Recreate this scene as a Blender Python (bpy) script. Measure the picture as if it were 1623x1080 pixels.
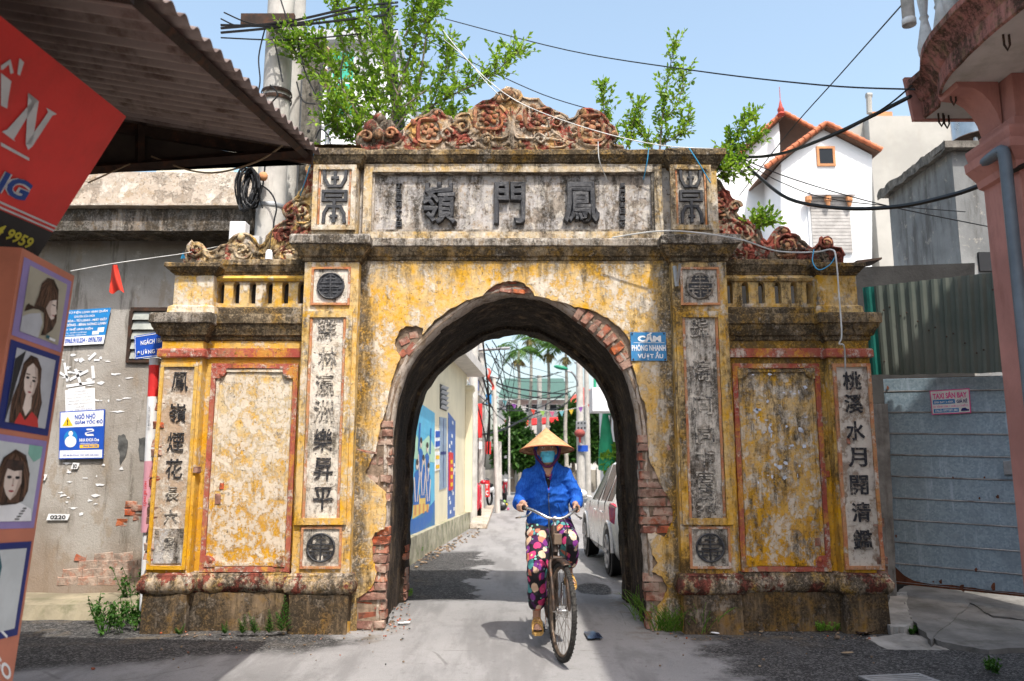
import bpy, bmesh, math, random
from mathutils import Vector, Matrix, noise, geometry
for _o in list(bpy.data.objects): bpy.data.objects.remove(_o)
SC = bpy.context.scene
COL = SC.collection
R = math.radians
rnd = random.Random(7)

# ------------------------------------------------------------------ camera
H = 1.35
F = 1262.0                                   # focal length in pixels of the 1623 px wide photograph
TH = math.atan(205 / F)
cam = bpy.data.cameras.new('camera')
cam.sensor_width = 36; cam.lens = 36 * F / 1623
cam.clip_start = .05; cam.clip_end = 3000
cam.dof.use_dof = True; cam.dof.focus_distance = 6.7; cam.dof.aperture_fstop = 2.4
camo = bpy.data.objects.new('camera', cam); COL.objects.link(camo)
camo.location = (0, 0, H); camo.rotation_euler = (R(90) + TH, 0, 0)
SC.camera = camo

# ------------------------------------------------------------------ sky and sun
KX, KY = -.22, .56                           # shadow of a point one metre up falls here on the ground
SUN = Vector((-KX, -KY, 1)).normalized()
ELEV = math.asin(SUN.z); AZ = math.atan2(SUN.x, SUN.y)
w = bpy.data.worlds.new('World'); SC.world = w; w.use_nodes = True
nt = w.node_tree; nt.nodes.clear()
sky = nt.nodes.new('ShaderNodeTexSky'); sky.sky_type = 'NISHITA'; sky.sun_disc = False
sky.sun_elevation = ELEV; sky.sun_rotation = AZ
sky.air_density = 1.2; sky.dust_density = 4.0; sky.ozone_density = 1.0; sky.altitude = 0
hs = nt.nodes.new('ShaderNodeHueSaturation'); hs.inputs['Saturation'].default_value = .88; hs.inputs['Hue'].default_value = .488
bg = nt.nodes.new('ShaderNodeBackground'); bg.inputs['Strength'].default_value = .15
wo = nt.nodes.new('ShaderNodeOutputWorld')
nt.links.new(sky.outputs[0], hs.inputs['Color']); nt.links.new(hs.outputs[0], bg.inputs[0]); nt.links.new(bg.outputs[0], wo.inputs[0])
sl = bpy.data.lights.new('sun', 'SUN'); sl.energy = 2.75; sl.angle = R(.53); sl.color = (1, .955, .88)
so = bpy.data.objects.new('sun', sl); COL.objects.link(so)
so.rotation_euler = SUN.to_track_quat('Z', 'Y').to_euler(); so.location = (6, -8, 14)
SC.view_settings.view_transform = 'Standard'; SC.view_settings.look = 'None'
SC.view_settings.gamma = 1; SC.view_settings.exposure = 1.08; SC.view_settings.use_curve_mapping = False
SC.cycles.max_bounces = 6; SC.cycles.diffuse_bounces = 4

# ------------------------------------------------------------------ measuring helpers (pixel of the photograph -> metres on a plane)
_c, _s = math.cos(TH), math.sin(TH)
def P(px, py, Y):
    u = (px - 811.5) / F; v = (540 - py) / F
    t = Y / (_c - v * _s)
    return Vector((u * t, Y, H + (_s + v * _c) * t))
def G(px, py, z=0.0):
    u = (px - 811.5) / F; v = (540 - py) / F
    t = (z - H) / (_s + v * _c)
    return Vector((u * t, (_c - v * _s) * t, z))
def X(px, py, Y): return P(px, py, Y).x
def Z(py, Y): return P(811.5, py, Y).z

# ------------------------------------------------------------------ mesh builder
class MB:
    def __init__(s): s.v = []; s.f = []; s.m = []
    def add(s, v, f, mi=0):
        b = len(s.v); s.v += [Vector(p) for p in v]
        s.f += [tuple(i + b for i in q) for q in f]; s.m += [mi] * len(f); return s
    def box(s, x0, x1, y0, y1, z0, z1, mi=0, tf=None):
        v = [Vector((x, y, z)) for x in (x0, x1) for y in (y0, y1) for z in (z0, z1)]
        if tf: v = [tf @ p for p in v]
        return s.add(v, [(0, 1, 3, 2), (4, 6, 7, 5), (0, 4, 5, 1), (2, 3, 7, 6), (0, 2, 6, 4), (1, 5, 7, 3)], mi)
    def tube(s, pts, r, n=8, mi=0, cap=True, closed=False, flat=None):
        pts = [Vector(p) for p in pts]; k = len(pts)
        rs = r if isinstance(r, (list, tuple)) else [r] * k
        up = None; vs = []
        for i, p in enumerate(pts):
            if closed: t = pts[(i + 1) % k] - pts[i - 1]
            else: t = pts[min(i + 1, k - 1)] - pts[max(i - 1, 0)]
            if t.length < 1e-9: t = Vector((0, 0, 1))
            t.normalize()
            if up is None:
                a = Vector((0, 0, 1)) if abs(t.z) < .9 else Vector((0, 1, 0))
                up = (a - t * a.dot(t)).normalized()
            else:
                up = up - t * up.dot(t)
                up = up.normalized() if up.length > 1e-6 else t.orthogonal().normalized()
            sd = t.cross(up)
            for j in range(n):
                a = 2 * math.pi * j / n
                o = (up * math.cos(a) + sd * math.sin(a)) * rs[i]
                if flat: o = Vector((o.x, o.y * flat, o.z))
                vs.append(p + o)
        fs = []
        for i in range(k if closed else k - 1):
            for j in range(n):
                a = i * n + j; b = i * n + (j + 1) % n; c = ((i + 1) % k) * n
                fs.append((a, b, c + (j + 1) % n, c + j))
        if cap and not closed:
            fs.append(tuple(range(n))[::-1]); fs.append(tuple((k - 1) * n + j for j in range(n)))
        return s.add(vs, fs, mi)
    def lathe(s, prof, c=(0, 0, 0), n=16, mi=0, M=None, cap=True):
        c = Vector(c); vs = []
        for r, z in prof:
            for j in range(n):
                a = 2 * math.pi * j / n; p = Vector((r * math.cos(a), r * math.sin(a), z))
                vs.append(c + (M @ p if M else p))
        fs = [(i * n + j, i * n + (j + 1) % n, (i + 1) * n + (j + 1) % n, (i + 1) * n + j) for i in range(len(prof) - 1) for j in range(n)]
        if cap: fs.append(tuple(range(n))[::-1]); fs.append(tuple((len(prof) - 1) * n + j for j in range(n)))
        return s.add(vs, fs, mi)
    def ell(s, c, r, n=12, mi=0, M=None):
        if not isinstance(r, (list, tuple, Vector)): r = (r, r, r)
        c = Vector(c); vs = []; k = max(4, n // 2)
        for i in range(k + 1):
            a = math.pi * i / k - math.pi / 2
            for j in range(n):
                b = 2 * math.pi * j / n
                p = Vector((r[0] * math.cos(a) * math.cos(b), r[1] * math.cos(a) * math.sin(b), r[2] * math.sin(a)))
                vs.append(c + (M @ p if M else p))
        fs = [(i * n + j, i * n + (j + 1) % n, (i + 1) * n + (j + 1) % n, (i + 1) * n + j) for i in range(k) for j in range(n)]
        return s.add(vs, fs, mi)
    def cap(s, p0, p1, r0, r1, n=12, mi=0):          # tapered capsule
        p0 = Vector(p0); p1 = Vector(p1); d = (p1 - p0).normalized()
        pts = [p0 - d * r0 * .999, p0 - d * r0 * .75, p0 - d * r0 * .4, p0, p1, p1 + d * r1 * .4, p1 + d * r1 * .75, p1 + d * r1 * .999]
        return s.tube(pts, [r0 * .05, r0 * .66, r0 * .92, r0, r1, r1 * .92, r1 * .66, r1 * .05], n, mi)
    def plate(s, outline, y0, y1, holes=(), mi=0, fn=None):   # outline in (x, z), front at y0, back at y1
        loops = [[Vector((p[0], p[1], 0)) for p in l] for l in [outline] + list(holes)]
        tris = geometry.tessellate_polygon(loops)
        flat = [p for l in loops for p in l]; n = len(flat)
        g = fn or (lambda x, y, z: Vector((x, y, z)))
        vs = [g(p.x, y0, p.y) for p in flat] + [g(p.x, y1, p.y) for p in flat]
        fs = [];
        for t in tris:
            a, b, c = (flat[i] for i in t)
            if (b - a).cross(c - a).z < 0: t = (t[0], t[2], t[1])
            fs.append(tuple(t)); fs.append((t[0] + n, t[2] + n, t[1] + n))
        o = 0
        for l in loops:
            k = len(l)
            for i in range(k): fs.append((o + i, o + (i + 1) % k, n + o + (i + 1) % k, n + o + i))
            o += k
        return s.add(vs, fs, mi)
    def molding(s, x0, x1, y0, y1, prof, seg=10, mi=0, cap=True):   # prof: (overhang, z) from bottom to top, round all sides but the back
        rings = []
        for o, z in prof:
            r = []
            a = (x0 - o, y0 - o); b = (x1 + o, y0 - o)
            r.append((x0 - o, y1, z))
            for i in range(3): r.append((x0 - o, y1 + (y0 - o - y1) * (i + 1) / 3, z))
            for i in range(1, seg): r.append((a[0] + (b[0] - a[0]) * i / seg, y0 - o, z))
            for i in range(3): r.append((x1 + o, y0 - o + (y1 - y0 + o) * i / 3, z))
            r.append((x1 + o, y1, z)); rings.append(r)
        n = len(rings[0]); vs = [p for r in rings for p in r]; fs = []
        for i in range(len(rings) - 1):
            for j in range(n): fs.append((i * n + j, i * n + (j + 1) % n, (i + 1) * n + (j + 1) % n, (i + 1) * n + j))
        if cap: fs.append(tuple(range(n))[::-1]); fs.append(tuple(range((len(rings) - 1) * n, len(rings) * n)))
        return s.add(vs, fs, mi)
    def quad(s, a, b, c, d, mi=0): return s.add([a, b, c, d], [(0, 1, 2, 3)], mi)
    def sheet(s, a, b, c, d, t, mi=0):              # a thin slab: corner quad plus thickness vector
        t = Vector(t); q = [Vector(p) for p in (a, b, c, d)]; q += [p + t for p in q]
        return s.add(q, [(0, 1, 2, 3), (7, 6, 5, 4), (0, 4, 5, 1), (1, 5, 6, 2), (2, 6, 7, 3), (3, 7, 4, 0)], mi)
    def grid(s, fn, nu, nv, mi=0):
        vs = [fn(i / nu, j / nv) for j in range(nv + 1) for i in range(nu + 1)]; w_ = nu + 1
        return s.add(vs, [(j * w_ + i, j * w_ + i + 1, (j + 1) * w_ + i + 1, (j + 1) * w_ + i) for j in range(nv) for i in range(nu)], mi)
    def rough(s, amp, sc=8, amp2=0, sc2=30):
        for i, p in enumerate(s.v):
            d = noise.noise_vector(p * sc) * amp
            if amp2: d += noise.noise_vector(p * sc2 + Vector((9, 3, 5))) * amp2
            s.v[i] = p + d
        return s
    def xf(s, M): s.v = [M @ p for p in s.v]; return s
    def build(s, name, mat, parent=None, world=True, smooth=None, bevel=0, sub=0):
        me = bpy.data.meshes.new(name)
        off = WL.get(parent, Vector()) if (world and parent is not None) else Vector()
        me.from_pydata([tuple(p - off) for p in s.v], [], s.f)
        mats = mat if isinstance(mat, (list, tuple)) else [mat]
        for m in mats: me.materials.append(m)
        if len(mats) > 1: me.polygons.foreach_set('material_index', s.m)
        bm = bmesh.new(); bm.from_mesh(me)
        bmesh.ops.recalc_face_normals(bm, faces=bm.faces); bm.to_mesh(me); bm.free()
        if smooth is not None:
            me.polygons.foreach_set('use_smooth', [True] * len(me.polygons))
            if smooth < 179: me.set_sharp_from_angle(angle=R(smooth))
        o = bpy.data.objects.new(name, me); COL.objects.link(o)
        if parent is not None: o.parent = parent; WL[o] = WL[parent] if world else WL.get(parent, Vector())
        else: WL[o] = Vector()
        if bevel:
            b = o.modifiers.new('bevel', 'BEVEL'); b.width = bevel; b.segments = 2; b.limit_method = 'ANGLE'; b.angle_limit = R(40)
        if sub:
            b = o.modifiers.new('sub', 'SUBSURF'); b.levels = sub; b.render_levels = sub
        return o
WL = {}
def thing(name, label, cat, loc=(0, 0, 0), rot=(0, 0, 0), group=None):
    o = bpy.data.objects.new(name, None); COL.objects.link(o); o.empty_display_size = .1
    o.location = loc; o.rotation_euler = rot; WL[o] = Vector(loc)
    o['label'] = label; o['category'] = cat
    if group: o['group'] = group
    return o
def tag(o, label, cat, group=None):
    o['label'] = label; o['category'] = cat
    if group: o['group'] = group
    return o
def kind(o, k): o['kind'] = k; return o
def copy_tree(o, parent=None):
    c = o.copy(); COL.objects.link(c)
    if parent is not None: c.parent = parent
    for ch in list(o.children): copy_tree(ch, c)
    return c
def remesh(mb, name, mat, parent, voxel=.008, smooth=4, world=True, disp=None):
    t = mb.build('tmp', mat, None)
    m = t.modifiers.new('r', 'REMESH'); m.mode = 'VOXEL'; m.voxel_size = voxel
    m = t.modifiers.new('s', 'SMOOTH'); m.iterations = smooth; m.factor = .5
    dg = bpy.context.evaluated_depsgraph_get()
    me = bpy.data.meshes.new_from_object(t.evaluated_get(dg)); me.name = name
    bpy.data.objects.remove(t)
    if disp:
        nn = [v.normal.copy() for v in me.vertices]
        for v, q in zip(me.vertices, nn): v.co = v.co + q * disp(v.co)
    off = WL.get(parent, Vector()) if world else Vector()
    for v in me.vertices: v.co = v.co - off
    me.polygons.foreach_set('use_smooth', [True] * len(me.polygons))
    o = bpy.data.objects.new(name, me); COL.objects.link(o); o.parent = parent; WL[o] = WL.get(parent, Vector())
    return o
# text: flat or raised letters fitted into a box
_tc = {}
def glyphs(s, bold=0.0, ext=0.0, shear=0.0, bev=0.0):
    k = (s, bold, ext, shear, bev)
    if k not in _tc:
        cu = bpy.data.curves.new('t', 'FONT'); cu.body = s; cu.extrude = ext; cu.offset = bold; cu.shear = shear
        cu.resolution_u = 3; cu.bevel_depth = bev; cu.bevel_resolution = 1
        o = bpy.data.objects.new('t', cu); COL.objects.link(o)
        dg = bpy.context.evaluated_depsgraph_get(); me = bpy.data.meshes.new_from_object(o.evaluated_get(dg))
        _tc[k] = ([v.co.copy() for v in me.vertices], [tuple(p.vertices) for p in me.polygons])
        bpy.data.objects.remove(o); bpy.data.meshes.remove(me)
    return _tc[k]
def text(mb, s, O, U, V, wd=None, ht=None, bold=0, ext=0, shear=0, mi=0, anchor=0, lift=.003, bev=0, jit=0):
    """letters with their lower left corner at O (anchor 0) or centre at O (anchor 1), along U, up V; wd and ht in metres"""
    vs, fs = glyphs(s, bold, ext, shear, bev)
    if not vs: return mb
    O = Vector(O); U = Vector(U).normalized(); V = Vector(V).normalized(); N = U.cross(V).normalized()
    x0 = min(p.x for p in vs); x1 = max(p.x for p in vs); y0 = min(p.y for p in vs); y1 = max(p.y for p in vs)
    sx = (wd / (x1 - x0)) if wd else None; sy = (ht / (y1 - y0)) if ht else None
    sx = sx or sy; sy = sy or sx
    cx = (x0 + x1) / 2 if anchor == 1 else x0; cy = (y0 + y1) / 2 if anchor == 1 else y0
    out = []
    for p in vs:
        q = O + U * ((p.x - cx) * sx) + V * ((p.y - cy) * sy) + N * (lift + p.z)
        if jit: q += noise.noise_vector(q * 30) * jit
        out.append(q)
    return mb.add(out, fs, mi)
def jag(pts, amp, n=3, closed=False):
    out = []; k = len(pts)
    for i in range(k if closed else k - 1):
        a = Vector((pts[i][0], pts[i][1])); b = Vector((pts[(i + 1) % k][0], pts[(i + 1) % k][1]))
        d = b - a; nn = Vector((-d.y, d.x)); L = d.length
        nn = nn / L if L > 1e-9 else nn
        m = max(1, min(n, int(L / .025)))
        for j in range(m):
            t = j / m; o = 0 if j == 0 else rnd.uniform(-amp, amp)
            out.append(tuple(a + d * t + nn * o))
    if not closed: out.append((pts[-1][0], pts[-1][1]))
    return out

# ------------------------------------------------------------------ materials
class NT:
    def __init__(s, name):
        s.mat = bpy.data.materials.new(name); s.mat.use_nodes = True
        s.t = s.mat.node_tree; s.b = s.t.nodes['Principled BSDF']; s.p = None
    def n(s, ty, **kw):
        d = s.t.nodes.new('ShaderNode' + ty)
        for k, v in kw.items(): setattr(d, k, v)
        return d
    def put(s, sock, v):
        if hasattr(v, 'is_linked') or isinstance(v, bpy.types.NodeSocket): s.t.links.new(v, sock)
        elif isinstance(v, (tuple, list)) and len(v) == 3 and sock.type == 'RGBA': sock.default_value = (*v, 1)
        else: sock.default_value = v
    def pos(s):
        if s.p is None: s.p = s.n('NewGeometry').outputs['Position']
        return s.p
    def obj(s): return s.n('TexCoord').outputs['Object']
    def rand(s): return s.n('ObjectInfo').outputs['Random']
    def sc(s, v, k, loc=(0, 0, 0)):
        m = s.n('Mapping'); s.put(m.inputs['Vector'], v); m.inputs['Scale'].default_value = k; m.inputs['Location'].default_value = loc
        return m.outputs[0]
    def noise(s, scale, detail=6, rough=.6, vec=None, dist=0.0):
        d = s.n('TexNoise'); s.put(d.inputs['Vector'], vec or s.pos()); d.inputs['Scale'].default_value = scale
        d.inputs['Detail'].default_value = detail; d.inputs['Roughness'].default_value = rough; d.inputs['Distortion'].default_value = dist
        return d.outputs[0]
    def vor(s, scale, vec=None, out='Distance', feature='F1', rand=1.0):
        d = s.n('TexVoronoi', feature=feature); s.put(d.inputs['Vector'], vec or s.pos()); d.inputs['Scale'].default_value = scale
        d.inputs['Randomness'].default_value = rand
        return d.outputs[out]
    def ramp(s, f, stops, interp='LINEAR'):
        d = s.n('ValToRGB'); cr = d.color_ramp; cr.interpolation = interp
        while len(cr.elements) > 1: cr.elements.remove(cr.elements[-1])
        for i, (p, c) in enumerate(stops):
            e = cr.elements[0] if i == 0 else cr.elements.new(p)
            e.position = p; e.color = (c, c, c, 1) if not isinstance(c, (tuple, list)) else (*c, 1)
        s.put(d.inputs[0], f); return d.outputs[0]
    def mix(s, f, a, b, mode='MIX'):
        d = s.n('Mix', data_type='RGBA', blend_type=mode); s.put(d.inputs[0], f); s.put(d.inputs[6], a); s.put(d.inputs[7], b); return d.outputs[2]
    def math(s, op, a, b=0.0, clamp=False):
        d = s.n('Math', operation=op, use_clamp=clamp); s.put(d.inputs[0], a); s.put(d.inputs[1], b); return d.outputs[0]
    def ss(s, v, lo, hi, a=0.0, b=1.0):
        d = s.n('MapRange', interpolation_type='SMOOTHSTEP'); s.put(d.inputs[0], v)
        d.inputs[1].default_value = lo; d.inputs[2].default_value = hi; d.inputs[3].default_value = a; d.inputs[4].default_value = b
        return d.outputs[0]
    def xyz(s, v, i): 
        d = s.n('SeparateXYZ'); s.put(d.inputs[0], v); return d.outputs[i]
    def out(s, col, rough=.8, metal=0.0, bump=None, strength=.4, dist=.01, spec=.3, **kw):
        s.put(s.b.inputs['Base Color'], col); s.put(s.b.inputs['Roughness'], rough); s.put(s.b.inputs['Metallic'], metal)
        s.b.inputs['Specular IOR Level'].default_value = spec
        if bump is not None:
            d = s.n('Bump'); d.inputs['Strength'].default_value = strength; d.inputs['Distance'].default_value = dist
            s.put(d.inputs['Height'], bump); s.t.links.new(d.outputs[0], s.b.inputs['Normal'])
        for k, v in kw.items(): s.put(s.b.inputs[k.replace('_', ' ')], v)
        return s.mat
def simple(name, col, rough=.6, metal=0.0, var=.25, scale=6, bump=.15, bscale=40, spec=.3, dirt=0.0, dirtcol=(.05, .04, .03), objspace=False, streak=False):
    """one paint with mottling, dirt and fine relief"""
    a = NT(name); v = a.obj() if objspace else a.pos()
    dk = tuple(c * (1 - var) for c in col); lt = tuple(min(1, c * (1 + var * .6)) for c in col)
    n1 = a.noise(scale, 7, .62, v)
    c = a.mix(a.ss(n1, .3, .7), dk, lt)
    if dirt:
        d = a.noise(scale * 1.7, 9, .7, a.sc(v, (2.2, 2.2, .45) if streak else (1, 1, 1), (5, 2, 7)))
        c = a.mix(a.math('MULTIPLY', a.ss(d, .48, .68), dirt), c, dirtcol)
    b = a.noise(bscale, 5, .6, v)
    return a.out(c, a.ss(n1, 0, 1, max(0, rough - .1), min(1, rough + .1)), metal, b if bump else None, bump, .01, spec)
# ================================================================== materials of the gate
def plaster(name, yel=(.60, .33, .04), pale=(.66, .53, .35), white=.5, grey=.35, mould=.4, zoff=0.0, red=0.0, sc=1.0, pits=.6, sat=.5, mcol=(.024, .020, .015), low=0.0, smud=.7, corner=0.0, top=0.0):
    a = NT(name); p = a.sc(a.pos(), (sc, sc, sc), (zoff, zoff * .7, zoff * 1.3))
    nA = a.noise(2.6, 12, .74, p); nB = a.noise(8, 10, .76, a.sc(p, (1, 1, .75), (3, 1, 8))); nC = a.noise(21, 7, .78, a.sc(p, (1, 1, 1), (1, 6, 2)))
    nW = a.noise(5.5, 12, .80, a.sc(p, (1, 1, .8), (7, 7, 2))); nG = a.noise(3.4, 12, .76, a.sc(p, (1, 1, .7), (2, 9, 4))); grain = a.noise(52, 5, .8, p)
    nBC = a.math('ADD', a.math('MULTIPLY', nB, .55), a.math('MULTIPLY', nC, .45)); nAB = a.math('ADD', a.math('MULTIPLY', nA, .6), a.math('MULTIPLY', nB, .4))
    c = a.mix(a.ss(nAB, .40, .53), yel, pale)                            # lime yellow worn to pale, blotch within blotch
    c = a.mix(a.math('MULTIPLY', a.ss(nBC, .485, .585), smud), c, (.30, .205, .11))
    c = a.mix(a.math('MULTIPLY', a.ss(a.math('ADD', a.math('MULTIPLY', nG, .65), a.math('MULTIPLY', nC, .35)), .50, .565), sat), c, (.66, .35, .02))
    if low: c = a.mix(a.math('MULTIPLY', a.ss(a.math('ADD', a.xyz(a.pos(), 2), a.math('MULTIPLY', nA, 2.0)), 2.9, 1.5), low), c, a.mix(a.ss(nB, .4, .6), (.66, .34, .012), (.52, .25, .02)))
    fw = a.ss(a.math('ADD', a.math('MULTIPLY', nW, .8), a.math('MULTIPLY', nC, .2)), .565 - .13 * white, .645 - .13 * white); c = a.mix(a.math('MULTIPLY', fw, .8), c, a.mix(grain, (.60, .53, .43), (.76, .71, .64)))
    ng2 = a.math('ADD', a.math('MULTIPLY', nA, .5), a.math('MULTIPLY', nG, .5)); fg = a.ss(ng2, .62 - .13 * grey, .64 - .13 * grey)
    c = a.mix(a.math('MULTIPLY', fg, .75), c, a.mix(nBC, (.40, .33, .26), (.20, .165, .135)))
    if red: c = a.mix(a.ss(a.noise(5, 10, .74, a.sc(p, (1, 1, 1), (1, 5, 5))), .62 - .16 * red, .645 - .16 * red), c, a.mix(nC, (.22, .05, .035), (.34, .10, .07)))
    st = a.noise(3.2, 10, .76, a.sc(p, (3.2, 3.2, .5), (4, 4, 4))); st2 = a.noise(1.5, 6, .62, a.sc(p, (1, 1, .8), (8, 1, 1)))
    fm = a.ss(a.math('ADD', a.math('MULTIPLY', st, .50), a.math('ADD', a.math('MULTIPLY', st2, .32), a.math('MULTIPLY', nC, .18))), .62 - .20 * mould, .72 - .18 * mould)
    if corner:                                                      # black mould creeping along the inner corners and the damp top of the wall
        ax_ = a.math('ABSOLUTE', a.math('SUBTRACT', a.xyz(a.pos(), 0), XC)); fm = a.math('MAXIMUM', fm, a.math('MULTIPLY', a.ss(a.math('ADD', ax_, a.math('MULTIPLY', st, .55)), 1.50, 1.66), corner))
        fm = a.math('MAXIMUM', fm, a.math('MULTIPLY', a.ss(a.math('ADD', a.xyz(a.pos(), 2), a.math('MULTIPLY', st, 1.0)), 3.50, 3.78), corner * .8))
    if top: fm = a.math('MAXIMUM', fm, a.math('MULTIPLY', a.ss(a.math('ADD', a.xyz(a.pos(), 2), a.math('MULTIPLY', a.math('ADD', st, nB), 1.1)), top + 1.0, top + 1.35), .85))
    fm = a.math('MULTIPLY', fm, a.ss(a.math('ADD', a.math('MULTIPLY', grain, .6), a.math('MULTIPLY', nB, .4)), .40, .53, .30, 1.0))
    c = a.mix(a.math('MULTIPLY', fm, .88), c, mcol)
    pit = a.math('MULTIPLY', a.ss(a.noise(38, 4, .6, a.sc(p, (1, 1, 1), (2, 2, 2))), .635, .69), pits); c = a.mix(pit, c, (.09, .065, .04))
    h = a.math('ADD', a.math('MULTIPLY', fw, .35), a.math('ADD', a.math('MULTIPLY', fg, -.7), a.math('ADD', a.math('MULTIPLY', grain, .7), a.math('ADD', a.math('MULTIPLY', pit, -.9), a.math('MULTIPLY', nBC, 1.2)))))
    return a.out(c, .92, 0, h, .8, .014, .12)
XC = .03
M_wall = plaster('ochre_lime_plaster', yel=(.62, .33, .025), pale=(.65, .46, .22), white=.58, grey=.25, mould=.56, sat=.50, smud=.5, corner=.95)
M_lwing = plaster('bright_yellow_plaster', yel=(.64, .33, .012), pale=(.64, .41, .11), white=.30, grey=.0, mould=.42, smud=.5, zoff=3.3, sat=.5, low=.9)
M_lpanel = plaster('peach_worn_plaster', yel=(.68, .40, .07), pale=(.69, .54, .31), white=.90, grey=.25, mould=.42, zoff=5.1, sat=.50, sc=1.6, smud=.5, low=1.0, pits=.8)
M_rwing = plaster('stained_yellow_plaster', yel=(.66, .33, .015), pale=(.62, .40, .12), white=.15, grey=.0, mould=.80, top=2.02, zoff=7.7, sat=.7, low=.8)
M_rpanel = plaster('flaked_ochre_panel', yel=(.66, .36, .03), pale=(.62, .44, .22), white=.68, grey=.40, mould=.76, top=2.0, zoff=9.2, sat=.6, sc=1.3, low=1.0, pits=.9)
M_pil = plaster('pilaster_plaster', yel=(.60, .33, .03), pale=(.62, .45, .21), white=.5, grey=.2, mould=.62, zoff=11.4, sat=.45, low=.5)
M_upper = plaster('cream_grey_upper_plaster', yel=(.54, .34, .09), pale=(.56, .47, .34), white=.6, grey=.4, mould=.72, zoff=12.6, sat=.25)
M_rpil = plaster('mouldy_pilaster_plaster', yel=(.60, .32, .03), pale=(.60, .43, .20), white=.4, grey=.2, mould=.80, zoff=14.4, sat=.45, low=.5)
M_corn = plaster('mouldy_cornice_plaster', yel=(.36, .21, .05), pale=(.36, .28, .18), white=.15, grey=.5, mould=1.16, zoff=17.1, sat=.30)
M_fascia = plaster('grey_lime_fascia', yel=(.36, .31, .25), pale=(.44, .40, .35), white=.5, grey=.6, mould=1.02, zoff=19.1, sat=.05)
M_plinth = plaster('damp_plinth_render', yel=(.24, .135, .04), pale=(.19, .135, .085), white=-.6, grey=.7, mould=1.1, zoff=21.9, sat=.16)
M_torus = plaster('chipped_base_moulding', yel=(.52, .31, .06), pale=(.50, .40, .30), white=.35, grey=.6, mould=1.0, zoff=23.3, red=.70, sat=.4)
M_white = plaster('whitewashed_panel', yel=(.64, .56, .43), pale=(.70, .65, .57), white=1.0, grey=.5, mould=.60, zoff=25.0, sat=.14, pits=.9)
M_rwhite = plaster('mouldy_whitewash', yel=(.50, .44, .35), pale=(.62, .57, .50), white=1.0, grey=.6, mould=.92, zoff=27.0, sat=.05, pits=1)
M_brush = plaster('brown_white_panel', yel=(.40, .28, .19), pale=(.48, .36, .26), white=.75, grey=.2, mould=.12, zoff=29.0, sat=.0, pits=.3)
M_brushr = plaster('taupe_white_panel', yel=(.30, .225, .17), pale=(.33, .25, .19), white=1.15, grey=.1, mould=.10, zoff=30.2, sat=.0, pits=.3)
M_tab = plaster('grey_tablet_ground', yel=(.36, .34, .32), pale=(.50, .47, .45), white=.6, grey=.7, mould=.80, zoff=33.0, sat=.06, pits=.9)
M_arris = plaster('bare_grey_render', yel=(.40, .33, .27), pale=(.48, .41, .35), white=.3, grey=.7, mould=.50, zoff=35.0, sat=.0)
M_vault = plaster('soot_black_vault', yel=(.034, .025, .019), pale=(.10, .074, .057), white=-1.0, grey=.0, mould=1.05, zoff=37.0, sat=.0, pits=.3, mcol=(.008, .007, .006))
M_redp = plaster('faded_red_paint', yel=(.34, .07, .05), pale=(.38, .11, .075), white=.42, grey=.1, mould=.50, zoff=39.0, sat=.50, smud=.45)
M_redl = plaster('thin_red_fillet', yel=(.40, .12, .06), pale=(.50, .24, .12), white=.45, grey=.3, mould=.50, zoff=40.0, sat=.2)
M_orn = plaster('painted_stucco_ornament', yel=(.46, .27, .10), pale=(.38, .31, .24), white=.35, grey=.75, mould=.72, zoff=43.0, red=.55, sat=.25)
M_ornred = plaster('red_stucco_relief', yel=(.32, .11, .065), pale=(.40, .22, .12), white=.10, grey=.55, mould=.80, zoff=45.0, red=.45, sat=.18)
M_ornl = plaster('cream_stucco_ornament', yel=(.52, .33, .10), pale=(.44, .35, .24), white=.3, grey=.65, mould=.76, zoff=47.0, red=.65, sat=.35)
M_orny = plaster('yellow_stucco_relief', yel=(.58, .38, .10), pale=(.54, .44, .28), white=.3, grey=.4, mould=.50, zoff=48.0, red=.45, sat=.4)
M_ornr = plaster('dark_stucco_ornament', yel=(.22, .15, .09), pale=(.28, .24, .19), white=.0, grey=.75, mould=.92, zoff=49.0, red=.85, sat=.06)
M_char = simple('black_relief_letter', (.030, .031, .036), .55, var=.5, scale=22, bump=.5, bscale=55, spec=.4, dirt=.45, dirtcol=(.13, .125, .12))
a = NT('brush_ink'); n_ = a.noise(40, 8, .75)
M_ink = a.out(a.mix(a.ss(n_, .54, .62), (.022, .022, .026), (.30, .25, .20)), .8)
a = NT('faded_brush_ink'); n_ = a.noise(32, 8, .75)
M_fade = a.out(a.mix(a.ss(n_, .42, .56), (.05, .048, .048), (.48, .43, .36)), .85)
a = NT('old_brick'); r_ = a.rand(); v_ = a.obj()
c_ = a.ramp(r_, [(0, (.42, .085, .03)), (.25, (.30, .09, .05)), (.5, (.24, .10, .075)), (.7, (.46, .12, .04)), (.85, (.20, .10, .08)), (1, (.33, .17, .13))])
c_ = a.mix(a.ss(a.noise(2.2, 6, .7), .42, .62), c_, (.30, .19, .145))
n_ = a.noise(16, 8, .7); n2_ = a.noise(5, 8, .7)
c_ = a.mix(a.math('MULTIPLY', a.ss(n_, .44, .62), .75), c_, (.11, .06, .045)); c_ = a.mix(a.math('MULTIPLY', a.ss(n2_, .50, .62), .7), c_, (.42, .33, .26))
M_brick = a.out(c_, .95, 0, a.noise(60, 7, .75), .8, .008, .1)
M_mortar = simple('crumbling_mortar', (.24, .175, .125), .95, var=.5, scale=9, bump=.9, bscale=35, spec=.1, dirt=.6)

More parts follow.
